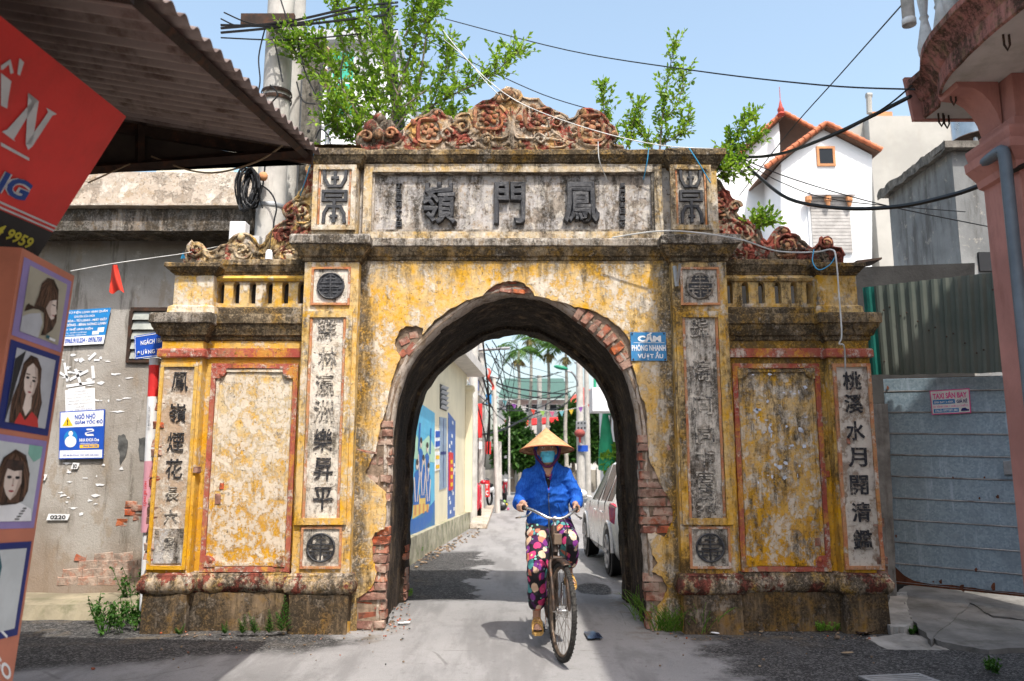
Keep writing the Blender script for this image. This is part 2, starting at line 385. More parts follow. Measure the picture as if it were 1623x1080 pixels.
# ================================================================== the gate
XC = .03
YP, YO, YW, YG = 7.00, 7.03, 7.12, 7.14
gate = thing('village_gate', 'old yellow plastered brick village gate with arch, tablet and black Chinese characters', 'gate', (XC, 7.5, 0))
BRK = []
for i in range(5):
    bm = bmesh.new(); bmesh.ops.create_cube(bm, size=1)
    bmesh.ops.bevel(bm, geom=bm.edges[:], offset=.06, segments=1, affect='EDGES')
    for v in bm.verts:
        v.co += Vector((rnd.uniform(-.06, .06), rnd.uniform(-.09, .09), rnd.uniform(-.10, .10)))
    me = bpy.data.meshes.new('brick'); bm.to_mesh(me); bm.free(); me.materials.append(M_brick); BRK.append(me)
def brick(par, c, size, ry=0.0, rz=0.0, rx=0.0):
    o = bpy.data.objects.new('brick', rnd.choice(BRK)); COL.objects.link(o); o.parent = par
    o.location = Vector(c) - WL[par]; o.scale = size; o.rotation_euler = (rx + rnd.uniform(-.03, .03), ry + rnd.uniform(-.03, .03), rz + rnd.uniform(-.04, .04))
    return o
# front plaster sheet of the centre, its torn edge traced round the lost plaster
EDGE = [(564.5, 998), (564.5, 949), (576, 942), (590, 929), (597, 907), (590, 887), (589, 855), (594, 844), (609, 839), (612, 810), (611, 781), (600, 771), (586, 759), (579, 750), (587, 732), (595, 716), (599, 693), (602, 676),
        (609, 657), (614, 641), (620, 605), (630, 576), (635, 566), (628, 556), (626, 543), (632, 526), (643, 517), (659, 516), (671, 521), (669, 531), (688, 508), (714, 489), (739, 476), (765, 469), (770, 463), (781, 454), (797, 447), (816, 445), (831, 449), (842, 460), (847, 469),
        (858, 471), (880, 477), (900, 482), (911, 487), (922, 488), (941, 493), (964, 504), (980, 517), (992, 530), (1002, 548), (1005, 562), (1001, 574), (1009, 599), (1015, 625), (1023, 641), (1025, 657), (1026, 680),
        (1027, 708), (1030, 729), (1038, 746), (1050, 772), (1060, 791), (1067, 811), (1066, 825), (1053, 852), (1039, 844), (1027, 846), (1034, 880), (1043, 893), (1034, 907), (1049, 914), (1058, 931), (1053, 948), (1043, 962), (1039, 985)]
edge = [P(x, y, YW) for x, y in EDGE]; edge = [(p.x, max(p.z, .0)) for p in edge]
edge[0] = (edge[0][0], -.05); edge.append((edge[-1][0], -.05))
path = jag(edge, .007, 4)
ol = path + [(XC + 1.45, -.05), (XC + 1.45, 3.5), (XC - 1.45, 3.5), (XC - 1.45, -.05)]
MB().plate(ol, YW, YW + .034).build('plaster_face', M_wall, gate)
# brick core with the opening
CA, CZ = 1.075, 1.336
AP = [(1.105, 1.336), (1.106, 1.58), (1.078, 1.90), (1.012, 2.16), (.928, 2.34), (.79, 2.515), (.62, 2.672), (.376, 2.845), (.185, 2.918), (.0, 2.945)]
def ring(a, top, n=44, nj=10):
    """outline of the opening: upright jambs and a rounded, slightly flattened head"""
    k = (top - CZ) / (2.945 - CZ); q = a / CA
    pts = [Vector((-u, z)) for u, z in AP]; pts = pts + [Vector((u, z)) for u, z in AP[-2::-1]]
    m_ = max(2, n // 18); sm_ = []
    for i in range(len(pts) - 1):
        p0, p1, p2, p3 = pts[max(0, i - 1)], pts[i], pts[i + 1], pts[min(len(pts) - 1, i + 2)]
        for t in [j_ / m_ for j_ in range(m_)]: sm_.append(.5 * ((2 * p1) + (p2 - p0) * t + (2 * p0 - 5 * p1 + 4 * p2 - p3) * t * t + (3 * p1 - p0 - 3 * p2 + p3) * t ** 3))
    sm_.append(pts[-1])
    out = [(-1.145 + .04 * i / nj, -.05 + (CZ + .05) * i / nj) for i in range(nj)] + [(p.x, p.y) for p in sm_] + [(1.105 + .04 * (i + 1) / nj, CZ - (CZ + .05) * (i + 1) / nj) for i in range(nj)]
    return [(x * q + XC, z if z < CZ else CZ + (z - CZ) * k) for x, z in out]
inn = ring(1.10, 2.98)
ol = inn + [(XC + 1.44, -.05), (XC + 1.44, 3.48), (XC - 1.44, 3.48), (XC - 1.44, -.05)]
MB().plate(ol, YW + .036, YW + .12).rough(.006, 20).build('brick_core', M_mortar, gate)
rear = ring(1.10, 2.90)
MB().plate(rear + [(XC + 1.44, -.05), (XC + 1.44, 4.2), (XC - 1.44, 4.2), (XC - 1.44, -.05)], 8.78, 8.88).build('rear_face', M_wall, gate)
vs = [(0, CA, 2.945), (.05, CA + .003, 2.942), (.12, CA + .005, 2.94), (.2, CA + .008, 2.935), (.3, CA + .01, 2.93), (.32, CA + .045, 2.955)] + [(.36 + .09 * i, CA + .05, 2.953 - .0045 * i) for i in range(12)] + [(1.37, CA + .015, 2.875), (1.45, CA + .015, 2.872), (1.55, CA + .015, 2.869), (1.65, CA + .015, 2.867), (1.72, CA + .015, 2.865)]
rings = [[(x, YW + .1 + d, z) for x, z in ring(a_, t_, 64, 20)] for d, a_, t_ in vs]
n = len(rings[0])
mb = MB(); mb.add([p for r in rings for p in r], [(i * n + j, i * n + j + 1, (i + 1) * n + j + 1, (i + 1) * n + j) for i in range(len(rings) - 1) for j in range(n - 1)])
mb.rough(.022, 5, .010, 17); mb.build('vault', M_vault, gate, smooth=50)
rings = [[(x, YW + d, z) for x, z in ring(a_, t_, 90, 34)] for d, a_, t_ in [(.030, 1.135, 3.005), (.032, 1.12, 2.992), (.05, 1.088, 2.962), (.09, CA - .004, 2.94), (.15, CA - .002, 2.938)]]
n = len(rings[0]); mb = MB()
mb.add([p for r in rings for p in r], [(i * n + j, i * n + j + 1, (i + 1) * n + j + 1, (i + 1) * n + j) for i in range(4) for j in range(n - 1)])
mb.rough(.010, 7, .008, 28); mb.build('arch_edge', M_arris, gate, smooth=50)
# the mass above and beside the passage
for s in (-1, 1):
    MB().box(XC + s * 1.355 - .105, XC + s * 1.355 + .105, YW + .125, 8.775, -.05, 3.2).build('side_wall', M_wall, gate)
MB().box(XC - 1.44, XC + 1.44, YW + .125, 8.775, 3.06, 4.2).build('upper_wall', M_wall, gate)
# bricks laid bare
def courses(z0, z1, xa, xb, edge_side, y=YW + .045, dep=.11, seed=0):
    k = 0; z = z0
    while z < z1:
        x = xa; first = (.22 if k % 2 else .11)
        while (x < xb):
            L = first if x == xa else .22
            if x == xa: L += rnd.uniform(-.02, .015)
            cx = x + L / 2
            yield k, cx, z + .033, L
            x += L + .012
        z += .079; k += 1
def inpoly(px, pz, poly):
    c = False; j = len(poly) - 1
    for i in range(len(poly)):
        if (poly[i][1] > pz) != (poly[j][1] > pz) and px < (poly[j][0] - poly[i][0]) * (pz - poly[i][1]) / (poly[j][1] - poly[i][1]) + poly[i][0]: c = not c
        j = i
    return c
for side, spans in ((-1, [(0, .86), (1.08, 1.42), (1.48, 1.75)]), (1, [(.0, .43), (.80, 1.66)])):
    for z0, z1 in spans:
        for k, dx, zc, L in courses(z0, z1, 0, .34, side):
            cx = XC + side * (1.128 - .03 * min(1, zc / 1.3) + dx)
            pr = rnd.uniform(-.016, .022)
            if rnd.random() < .06: continue
            brick(gate, (cx, YW + .084 + pr, zc), (L, .12, .066), ry=rnd.uniform(-.02, .02))
hp_ = [Vector(p) for p in ring(1.08, 2.945, 180, 4) if p[0] > XC + .45 and p[1] > 2.25]
acc = 0
for i in range(1, len(hp_)):                                          # fan of bricks on the haunch
    acc += (hp_[i] - hp_[i - 1]).length
    if acc > .077:
        acc = 0; t_ = (hp_[i] - hp_[i - 1]).normalized(); nx, nz = -t_.y, t_.x; ln = rnd.uniform(.09, .15)
        brick(gate, (hp_[i].x + nx * (ln / 2 - .012), YW + .074 + rnd.uniform(-.016, .014), hp_[i].y + nz * (ln / 2 - .012)), (ln, .10, .066), ry=-math.atan2(nz, nx))
for i in range(4):
    brick(gate, (XC - .20 + i * .115 + rnd.uniform(-.01, .01), YW + .078, 2.985 + rnd.uniform(-.012, .01)), (.11, .10, .062), ry=rnd.uniform(-.08, .08))
for i in range(2):
    brick(gate, (XC - .08 + i * .19, YW + .082, 3.062), (.19, .09, .06), ry=rnd.uniform(-.06, .06))
for (px, py, L, r_) in [(640, 540, .09, .5), (650, 552, .12, .9), (638, 560, .07, .8), (655, 530, .08, .2)]:
    p = P(px, py, YW); brick(gate, (p.x, YW + .066, p.z), (L, .07, .06), ry=-r_)
for z in (.05, .13, .21, .29, .45, .53):                                # bricks showing on the rear jamb
    brick(gate, (XC - 1.165, 8.70 + rnd.uniform(-.02, .02), z), (.07, .2, .066))
# moulding profiles
def corniche(x0, x1, y0, y1, z0, z1, oh, name, mat, seg=14, r=.006, par=gate, fascia=None):
    h = z1 - z0
    prof = [(0, z0), (oh * .15, z0 + h * .05), (oh * .18, z0 + h * .16), (oh * .42, z0 + h * .22), (oh * .5, z0 + h * .34), (oh * .78, z0 + h * .50), (oh * .84, z0 + h * .6)]
    m = MB().molding(x0, x1, y0, y1, prof, seg); m.rough(r, 9, r * .6, 33); o = m.build(name, mat, par, smooth=28)
    m = MB().molding(x0, x1, y0, y1, [(oh * .88, z0 + h * .602), (oh, z0 + h * .64), (oh, z0 + h * .93), (oh * .9, z1), ], seg); m.rough(r, 9, r * .6, 33)
    return m.build('fascia', fascia or mat, par, smooth=28)
def frame(x0, x1, z0, z1, y, t, proud, name, mat, par=gate, jit=.003):
    m = MB()
    for bx in ((x0, x0 + t, z0, z1), (x1 - t, x1, z0, z1), (x0 + t, x1 - t, z0, z0 + t), (x0 + t, x1 - t, z1 - t, z1)):
        nz = max(1, int(max(bx[1] - bx[0], bx[3] - bx[2]) / .12))
        vert = bx[3] - bx[2] > bx[1] - bx[0]
        for i in range(nz):
            if vert: m.box(bx[0], bx[1], y - proud, y + .01, bx[2] + (bx[3] - bx[2]) * i / nz, bx[2] + (bx[3] - bx[2]) * (i + 1) / nz)
            else: m.box(bx[0] + (bx[1] - bx[0]) * i / nz, bx[0] + (bx[1] - bx[0]) * (i + 1) / nz, y - proud, y + .01, bx[2], bx[3])
    m.rough(jit, 14); return m.build(name, mat, par)
def stroke(mb, pts, wd, o, U, V, N, d, mi=0):                      # flat raised brush stroke along points in panel coordinates
    o = Vector(o)
    P3 = [o + U * p[0] + V * p[1] for p in pts]
    for i in range(len(P3) - 1):
        a_, b_ = P3[i], P3[i + 1]; t = (b_ - a_); 
        if t.length < 1e-6: continue
        t.normalize(); s = N.cross(t) * wd / 2; a2 = a_ - t * wd * .35; b2 = b_ + t * wd * .35
        n = [a2 + s, b2 + s, b2 - s, a2 - s]; top = [p + N * d for p in (a2 + s * .8, b2 + s * .8, b2 - s * .8, a2 - s * .8)]
        mb.add(n + top, [(4, 5, 6, 7), (0, 1, 5, 4), (1, 2, 6, 5), (2, 3, 7, 6), (3, 0, 4, 7)], mi)
U_, V_, N_ = Vector((1, 0, 0)), Vector((0, 0, 1)), Vector((0, -1, 0))
def roundel(cx, cz, y, r, par, dark, name='roundel'):
    m = MB(); ro = MB()
    q = []
    k = 40
    for i in range(k):
        a_ = 2 * math.pi * i / k; q.append((cx + r * .90 * math.cos(a_), y - .012, cz + r * .90 * math.sin(a_)))
    m.tube(q, r * .075, 6, closed=True)
    W_ = r * (.12 if dark else .085)
    for st in ([(0, .78), (0, -.78)], [(-.30, .5), (.30, .5)], [(-.75, .22), (.75, .22)], [(-.75, .22), (-.6, .5)], [(.75, .22), (.6, .5)],
               [(-.55, -.05), (.55, -.05)], [(-.78, -.22), (.78, -.22)], [(-.5, -.22), (-.5, -.48), (-.2, -.48)], [(.5, -.22), (.5, -.48), (.2, -.48)], [(-.62, -.5), (-.3, -.76)], [(.62, -.5), (.3, -.76)], [(-.25, .7), (0, .84), (.25, .7)]):
        stroke(m, [(x * r, z * r) for x, z in st], W_, (cx, y - .004, cz), U_, V_, N_, .016)
    m.rough(.003, 30); 
    if dark:
        d = MB().lathe([(r * .97, 0), (r * .95, .012)], (cx, y, cz), 36, M=Matrix.Rotation(R(90), 3, 'X')); d.build('disc', M_char, par)
    return m.build(name, M_fascia if dark == 2 else M_char, par, smooth=30)
def seal(x0, x1, z0, z1, y, par):
    m = MB(); w_, h_ = x1 - x0, z1 - z0
    for st in ([(.08, .98), (.1, .84), (.26, .70), (.74, .70), (.9, .84), (.92, .98)], [(.5, .96), (.5, .70)], [(.40, .86), (.6, .86)], [(.06, .60), (.94, .60)], [(.06, .44), (.94, .44)], [(.06, .60), (.06, .44)], [(.94, .60), (.94, .44)], [(.2, .52), (.75, .52)],
               [(.5, .44), (.5, .04)], [(.1, .03), (.12, .2), (.26, .32), (.74, .32), (.88, .2), (.92, .03)], [(.40, .14), (.6, .14)]):
        stroke(m, [(x * w_, z * h_) for x, z in st], w_ * .135, (x0, y, z0), U_, V_, N_, .02)
    m.rough(.004, 26); return m.build('seal_character', M_char, par, smooth=30)

# ---- inner pilasters
IN0, IN1 = 1.415, 1.905
COUP = {-1: '鮮林瀛洲樂昇平', 1: '錦濤向同下富晃'}
ZP0, ZP1 = Z(915, YP), Z(415, YP)
for s in (-1, 1):
    mt = M_pil if s < 0 else M_rpil
    x0, x1 = sorted((XC + s * IN0, XC + s * IN1)); xm = (x0 + x1) / 2
    m = MB(); m.grid(lambda u, v: Vector((x0 + (x1 - x0) * u, YP, ZP0 - .02 + (ZP1 - ZP0 + .06) * v)), 4, 30)
    m.box(x0, x1, YP + .002, 8.6, -.05, ZP1 + .05); m.rough(.003, 6)
    sh = m.build('pilaster', mt, gate)
    # long white panel with characters
    a0, a1 = (X(491, 540, YP), X(548, 540, YP)) if s < 0 else (X(1082, 540, YP), X(1138, 540, YP))
    q0, q1 = Z(828, YP), Z(498, YP)
    MB().box(a0 + .02, a1 - .02, YP - .004, YP + .01, q0 + .02, q1 - .02).build('couplet_panel', M_white if s < 0 else M_rwhite, gate)
    frame(a0, a1, q0, q1, YP, .022, .020, 'fillet', M_redl, gate)
    frame(a0 - .06, a1 + .06, q0 - .02, q1 + .02, YP, .055, .032, 'panel_border', mt, gate, .004)
    ys = (522, 567, 609, 651, 697, 743, 790) if s < 0 else (520, 588, 640, 690, 730, 762, 795)
    for i, ch in enumerate(COUP[s]):
        mm = MB(); zc = Z(ys[i], YP)
        if s > 0 and i in (3, 4): hh = .13
        else: hh = .19
        text(mm, ch, ((a0 + a1) / 2 + rnd.uniform(-.012, .012), YP - .004, zc), U_, V_, .165, hh, bold=.004, ext=.01, anchor=1, jit=.006)
        mm.build('character', M_ink if (s < 0 and i >= 4) else M_fade, gate)
    # roundels above and below
    for (yy, dk) in ((454, 1 if s < 0 else 1), (868, 0)):
        zc = Z(yy, YP); r_ = .128
        xm2 = xm
        MB().box(xm2 - .155, xm2 + .155, YP - .004, YP + .01, zc - .155, zc + .155).build('roundel_ground', M_white if s < 0 else M_rwhite, gate)
        frame(xm2 - .175, xm2 + .175, zc - .175, zc + .175, YP, .02, .018, 'fillet', M_redl, gate)
        roundel(xm2, zc, YP - .006, r_, gate, 2 if (s > 0 and yy < 500) else (1 if yy < 500 else 0))
    # middle cornice, upper block, cap
    corniche(x0, x1, YP, 7.9, Z(416, YP), Z(371, YP - .1), .115, 'cornice', M_corn, 8, fascia=M_fascia)
    b0, b1 = x0 + .04, x1 - .04
    zt0, zt1 = Z(372, YP), Z(264, YP)
    MB().box(b0, b1, YP + .03, 8.6, zt0 - .05, zt1 + .05).rough(.003).build('upper_block', M_upper, gate)
    c0, c1 = b0 + .05, b1 - .05
    if s < 0: c0, c1 = X(505, 310, YP + .02), X(556, 310, YP + .02)
    else: c0, c1 = X(1071, 310, YP + .02), X(1119, 310, YP + .02)
    zz0, zz1 = Z(362, YP + .02), Z(266, YP + .02)
    MB().box(c0 + .01, c1 - .01, YP + .022, YP + .04, zz0 + .01, zz1 - .01).build('seal_ground', M_white if s < 0 else M_rwhite, gate)
    frame(c0, c1, zz0, zz1, YP + .03, .016, .024, 'fillet', M_redl, gate)
    frame(c0 - .05, c1 + .05, zz0 - .02, zz1 + .02, YP + .03, .045, .036, 'panel_border', M_upper, gate)
    seal(c0 + .03, c1 - .03, zz0 + .04, zz1 - .03, YP + .02, gate)
    corniche(b0, b1, YP + .03, 8.0, zt1 - .01, Z(234, YP - .05), .075, 'cap', M_corn, 6)
MB().grid(lambda u, v: Vector((XC - 1.66 + .44 * (u - .5), 7.0 + .7 * v, 4.33 + .075 * math.sin(math.pi * u) * math.sin(math.pi * min(1, v * 3 + .02) * .5))), 10, 4).rough(.01, 9).build('rounded_top', M_corn, gate, smooth=60)
# ---- attic: tablet between the blocks
xa, xb = XC - IN0 - .05, XC + IN0 + .05
corniche(xa, xb, YW, 8.2, Z(414, YW), Z(378, YW - .07), .085, 'cornice', M_corn, 30, fascia=M_fascia)
t0, t1 = Z(366, YW), Z(268, YW)
MB().box(xa, xb, YW + .035, 8.6, Z(380, YW), Z(240, YW)).build('attic_wall', M_tab, gate)
frame(X(577, 300, YW), X(1049, 300, YW), Z(381, YW), Z(262, YW), YW + .03, .075, .055, 'tablet_border', M_upper, gate, .005)
frame(X(577, 300, YW) + .07, X(1049, 300, YW) - .07, Z(381, YW) + .075, Z(262, YW) - .06, YW + .03, .028, .03, 'tablet_fillet', M_fascia, gate, .003)
corniche(xa, xb, YW, 8.3, Z(264, YW), Z(238, YW - .06), .08, 'cap', M_corn, 34)
for ch, cx, wd in (('嶺', 696, 57), ('門', 808, 52), ('鳳', 921, 60)):
    p = P(cx, 322, YW); mm = MB()
    text(mm, ch, (p.x, YW + .032, p.z), U_, V_, wd * .00568, .41, bold=.012, ext=.03, bev=.020, anchor=1, jit=.010)
    mm.build('character', M_char, gate, smooth=40)
for cx, st in ((632, '丁丑五月十九日'), (987, '鳳門嶺吉日重修')):
    for i, ch in enumerate(st):
        p = P(cx, 294 + i * 10.2, YW); mm = MB(); text(mm, ch, (p.x, YW + .034, p.z), U_, V_, .052, .05, bold=.03, ext=.03, anchor=1); mm.build('small_character', M_char, gate)
# ---- plinth and base moulding
TOR = [(0, 0), (.02, .01), (.042, .03), (.055, .065), (.055, .10), (.042, .135), (.03, .15), (.03, .165), (.01, .18), (0, .185)]
def base(x0, x1, y0, y1, z0, seg, oh=1.0, nm='base_moulding'):
    m = MB().molding(x0, x1, y0, y1, [(o * oh, z0 + z) for o, z in TOR], seg); m.rough(.010, 9, .006, 30); m.build(nm, M_torus, gate, smooth=40)
zb = Z(946, YP - .05)
for s in (-1, 1):
    x0, x1 = sorted((XC + s * IN0, XC + s * IN1)); base(x0, x1, YP, 7.9, zb, 12)
    MB().molding(x0, x1, YP - .035, 8.0, [(.0, -.1), (.0, .1), (0, .25), (0, zb + .01)], 10).rough(.012, 6, .006, 25).build('plinth', M_plinth, gate)
# ---- wings
M_slotshade = simple('slot_shade_render', (.05, .045, .04), .95, var=.5, dirt=.5, dirtcol=(.015, .014, .012))  # near-black colour standing in for the shade seen through the balustrade slots
OU0, OU1 = 2.79, 3.155
def wing(s):
    mw, mp = (M_lwing, M_lpanel) if s < 0 else (M_rwing, M_rpanel)
    def xs(u0, u1): return sorted((XC + s * u0, XC + s * u1))
    w0, w1 = xs(IN1 - .02, OU0 + .02)
    m = MB(); m.box(w0, w1, YG + .002, 7.6, -.05, Z(536, YG)); m.build('wing_wall', mw, gate)
    p0, p1 = xs(1.955, 2.735); q0, q1 = Z(906, YG), Z(577, YG)
    MB().grid(lambda u, v: Vector((p0 + .03 + (p1 - p0 - .06) * u, YG - .006, q0 + .03 + (q1 - q0 - .06) * v)), 10, 20).rough(.004, 5).build('wing_panel', mp, gate)
    frame(p0, p1, q0, q1, YG, .042, .028, 'panel_frame', M_redp, gate, .006)
    frame(p0 + .05, p1 - .05, q0 + .05, q1 - .05, YG, .026, .020, 'inner_fillet', mp, gate, .005)
    for cx, sx in ((p0 + .042, 1), (p1 - .042, -1)):                    # corner scrolls of the frame
        for cz, sz in ((q0 + .042, 1), (q1 - .042, -1)):
            m = MB(); rr = .085
            pts = [(cx, cz), (cx + sx * rr * 1.1, cz)] + [(cx + sx * (rr * .25 + rr * .85 * math.cos(a_)), cz + sz * (rr * .25 + rr * .85 * math.sin(a_))) for a_ in [R(x) for x in (-5, 15, 35, 55, 75, 95)]] + [(cx, cz + sz * rr * 1.1)]
            m.plate(pts, YG - .036, YG); m.ell((cx + sx * .055, YG - .036, cz + sz * .055), (.022, .012, .022), 8); m.rough(.003, 20)
            m.build('corner_scroll', M_redp if (s < 0) == (sz < 0 or sx * s > 0) or s < 0 and sx > 0 else mp, gate)
    # outer pilaster
    o0, o1 = xs(OU0, OU1)
    m = MB(); m.box(o0, o1, YO, 7.75, -.05, Z(536, YO)); 
    bm_ = m; bm_.build('pilaster', mw, gate)
    if s < 0: a0, a1 = X(250, 640, YO), X(303, 640, YO)
    else: a0, a1 = X(1326, 640, YO), X(1375, 640, YO)
    a0, a1 = (o0 + .035, o1 - .055) if s < 0 else (o0 + .055, o1 - .035)
    q0, q1 = Z(897, YO), Z(582, YO)
    MB().box(a0, a1, YO - .005, YO + .01, q0, q1).rough(.003, 9).build('couplet_panel', M_brush if s < 0 else M_brushr, gate)
    frame(a0 - .03, a1 + .03, q0 - .03, q1 + .03, YO, .030, .022, 'fillet', mw if s < 0 else M_redl, gate, .005)
    chs = '鳳嶺煙花長六景' if s < 0 else '桃溪水月開清鑑'
    ys = (605, 655, 700, 743, 782, 818, 862) if s < 0 else (612, 660, 688 + 8, 741, 785, 812 + 12, 865)
    ys = ys if s < 0 else (604, 640, 683, 725, 769, 812, 855)
    for i, ch in enumerate(chs):
        mm = MB(); faded = s < 0 and i > 3
        text(mm, ch, ((a0 + a1) / 2 + (.01 if s < 0 else .0), YO - .006, Z(ys[i], YO)), U_, V_, (.145 if s < 0 else .160) if not faded else .11, .165 if not faded else .11, bold=.0 if s < 0 else .014, ext=.008, anchor=1, jit=.006)
        mm.build('character', M_fade if faded else M_ink, gate)
    if s < 0:
        MB().box(a0 + .02, a1 - .01, YO - .012, YO, Z(893, YO), Z(838, YO)).rough(.003, 12).build('cement_patch', M_tab, gate)
    # frieze, red band, cornice
    MB().box(*xs(IN1, OU0 + .0), YG - .03, YG + .01, Z(567, YG), Z(553, YG)).rough(.004, 9).build('red_band', M_redp, gate)
    MB().molding(o0, o1, YO, 7.5, [(.025, Z(567, YO)), (.03, Z(565, YO)), (.03, Z(556, YO)), (.02, Z(553, YO))], 6).rough(.004, 9).build('red_band', M_redp, gate)
    corniche(*xs(IN1, OU0 + .02), YG, 7.6, Z(541, YG), Z(497, YG - .09), .085, 'cornice', M_corn, 12)
    corniche(o0, o1, YO, 7.7, Z(541, YO), Z(495, YO - .09), .095, 'cornice', M_corn, 6, fascia=M_fascia if s < 0 else M_corn)
    # balustrade with slots
    zc0, zc1 = Z(497, YG) - .02, Z(432, YG)
    k0, k1 = xs(IN1 - .02, OU0 - .03); holes = []
    for hc in (1156.5, 1182, 1207.5, 1234, 1259.5, 1284):
        u = X(hc, 465, YG) - XC; cx = XC + s * u; h0, h1 = Z(481, YG), Z(452, YG); r_ = .031
        holes.append([(cx - r_, h0), (cx + r_, h0), (cx + r_, h1)] + [(cx + r_ * math.cos(a_), h1 + r_ * 1.1 * math.sin(a_)) for a_ in [R(x) for x in range(30, 180, 30)]] + [(cx - r_, h1)])
    MB().plate([(k0, zc0), (k1, zc0), (k1, zc1), (k0, zc1)], YG + .01, YG + .10, holes).rough(.004, 9).build('balustrade', M_pil if s < 0 else M_rpil, gate)
    if s < 0: MB().box(k0 + .03, k1 - .03, YG + .115, YG + .19, zc0, zc1).rough(.006).build('slot_shade_panel', M_slotshade, gate)  # added panel, its dark colour paints the shade behind the slots
    MB().molding(k0, k1, YG + .01, YG + .2, [(.02, Z(446, YG)), (.035, Z(442, YG)), (.02, Z(438, YG))], 10).rough(.003).build('rail', mw if s < 0 else M_rpil, gate)
    MB().molding(k0, k1, YG + .01, YG + .2, [(.03, zc0), (.03, Z(490, YG)), (.01, Z(487, YG))], 10).rough(.003).build('rail', M_corn, gate)
    d0, d1 = xs(OU0 - .05, OU1 - .06)
    MB().molding(d0, d1, YO + .02, 7.45, [(.035, Z(497, YO)), (.03, Z(486, YO)), (0, Z(483, YO)), (0, Z(436, YO)), (.01, Z(433, YO))], 4).rough(.004).build('pedestal', M_lpanel if s < 0 else M_rpil, gate)
    corniche(k0, k1, YG + .01, 7.5, Z(436, YG), Z(413, YG), .05, 'cornice', M_corn, 12)
    corniche(d0, d1, YO + .02, 7.5, Z(436, YO), Z(418, YO), .07, 'cap', M_corn, 5)
    # base
    base(*xs(IN1 - .02, OU0 + .02), YG, 7.6, zb, 16, 1.1); base(o0, o1, YO, 7.75, zb, 8)
    MB().molding(*xs(IN1 - .03, OU0 + .03), YG - .035, 7.7, [(0, -.1), (0, .12), (0, zb + .01)], 14).rough(.014, 6, .007, 25).build('plinth', M_plinth, gate)
    MB().molding(o0, o1, YO - .03, 7.8, [(0.01, -.1), (.005, .12), (0, zb + .01)], 8).rough(.014, 6, .007, 25).build('plinth', M_plinth, gate)
    for z in ([.62, .70, .92, 1.0, 1.08, 1.24, 1.32, 1.5, 1.58, 1.74, 1.9] if s < 0 else [.5, .58, .9]):   # bricks bare on the outer corner
        brick(gate, (XC + s * (OU1 - .02), YO + .10, z), (.10, .2, .066))
wing(-1); wing(1)
m = MB()                                                            # torn bills left on the stained panel
for _ in range(34):
    px, py = rnd.uniform(1192, 1285), rnd.uniform(592, 782); q = P(px, py, YG - .018); k = rnd.randint(4, 7); sx = rnd.uniform(.006, .035); sz = rnd.uniform(.006, .035); th = rnd.uniform(0, 3)
    m.add([(q.x + sx * rnd.uniform(.4, 1) * math.cos(th + 2 * math.pi * i / k), YG - .018, q.z + sz * rnd.uniform(.4, 1) * math.sin(th + 2 * math.pi * i / k)) for i in range(k)], [tuple(range(k))])
kind(m.build('paper_remnants', simple('faded_bill_paper', (.55, .58, .66), .9, var=.3, scale=30, bump=0), gate), 'stuff')
for px, py, L, hh in ((1309, 752, .06, .06), (346, 792, .05, .10), (352, 770, .04, .06), (1296, 900 - 40, .05, .08), (1336, 700, .03, .05), (318, 745, .04, .05)):
    q = P(px, py, YG); brick(gate, (q.x, (YG if px not in (1336, 318) else YO) + .030, q.z), (L, .08, hh))

# ---- stucco ornaments
def spiral(cx, cz, y, r0, turns, a0, sgn=1, n=26):
    return [(cx + r0 * (1 - .82 * i / n) * math.cos(a0 + sgn * turns * 2 * math.pi * i / n), y - .02 * i / n, cz + r0 * (1 - .82 * i / n) * math.sin(a0 + sgn * turns * 2 * math.pi * i / n)) for i in range(n + 1)]
def pxs(pts, ox, oy, k, Y): return [(P(ox + x / k, oy + y / k, Y).x, P(ox + x / k, oy + y / k, Y).z) for x, y in pts]
def smoothline(pts, n=4):
    out = []
    for i in range(len(pts) - 1):
        p0 = Vector(pts[max(0, i - 1)]); p1 = Vector(pts[i]); p2 = Vector(pts[i + 1]); p3 = Vector(pts[min(len(pts) - 1, i + 2)])
        for j in range(n):
            t = j / n; out.append(.5 * ((2 * p1) + (p2 - p0) * t + (2 * p0 - 5 * p1 + 4 * p2 - p3) * t * t + (3 * p1 - p0 - 3 * p2 + p3) * t ** 3))
    out.append(Vector(pts[-1])); return out
def ribbon(m, pts, r, y, mi=0, flat=.8): m.tube([(p[0], y, p[1]) for p in smoothline([(q[0], q[1]) for q in pts], 4)], r, 7, mi)
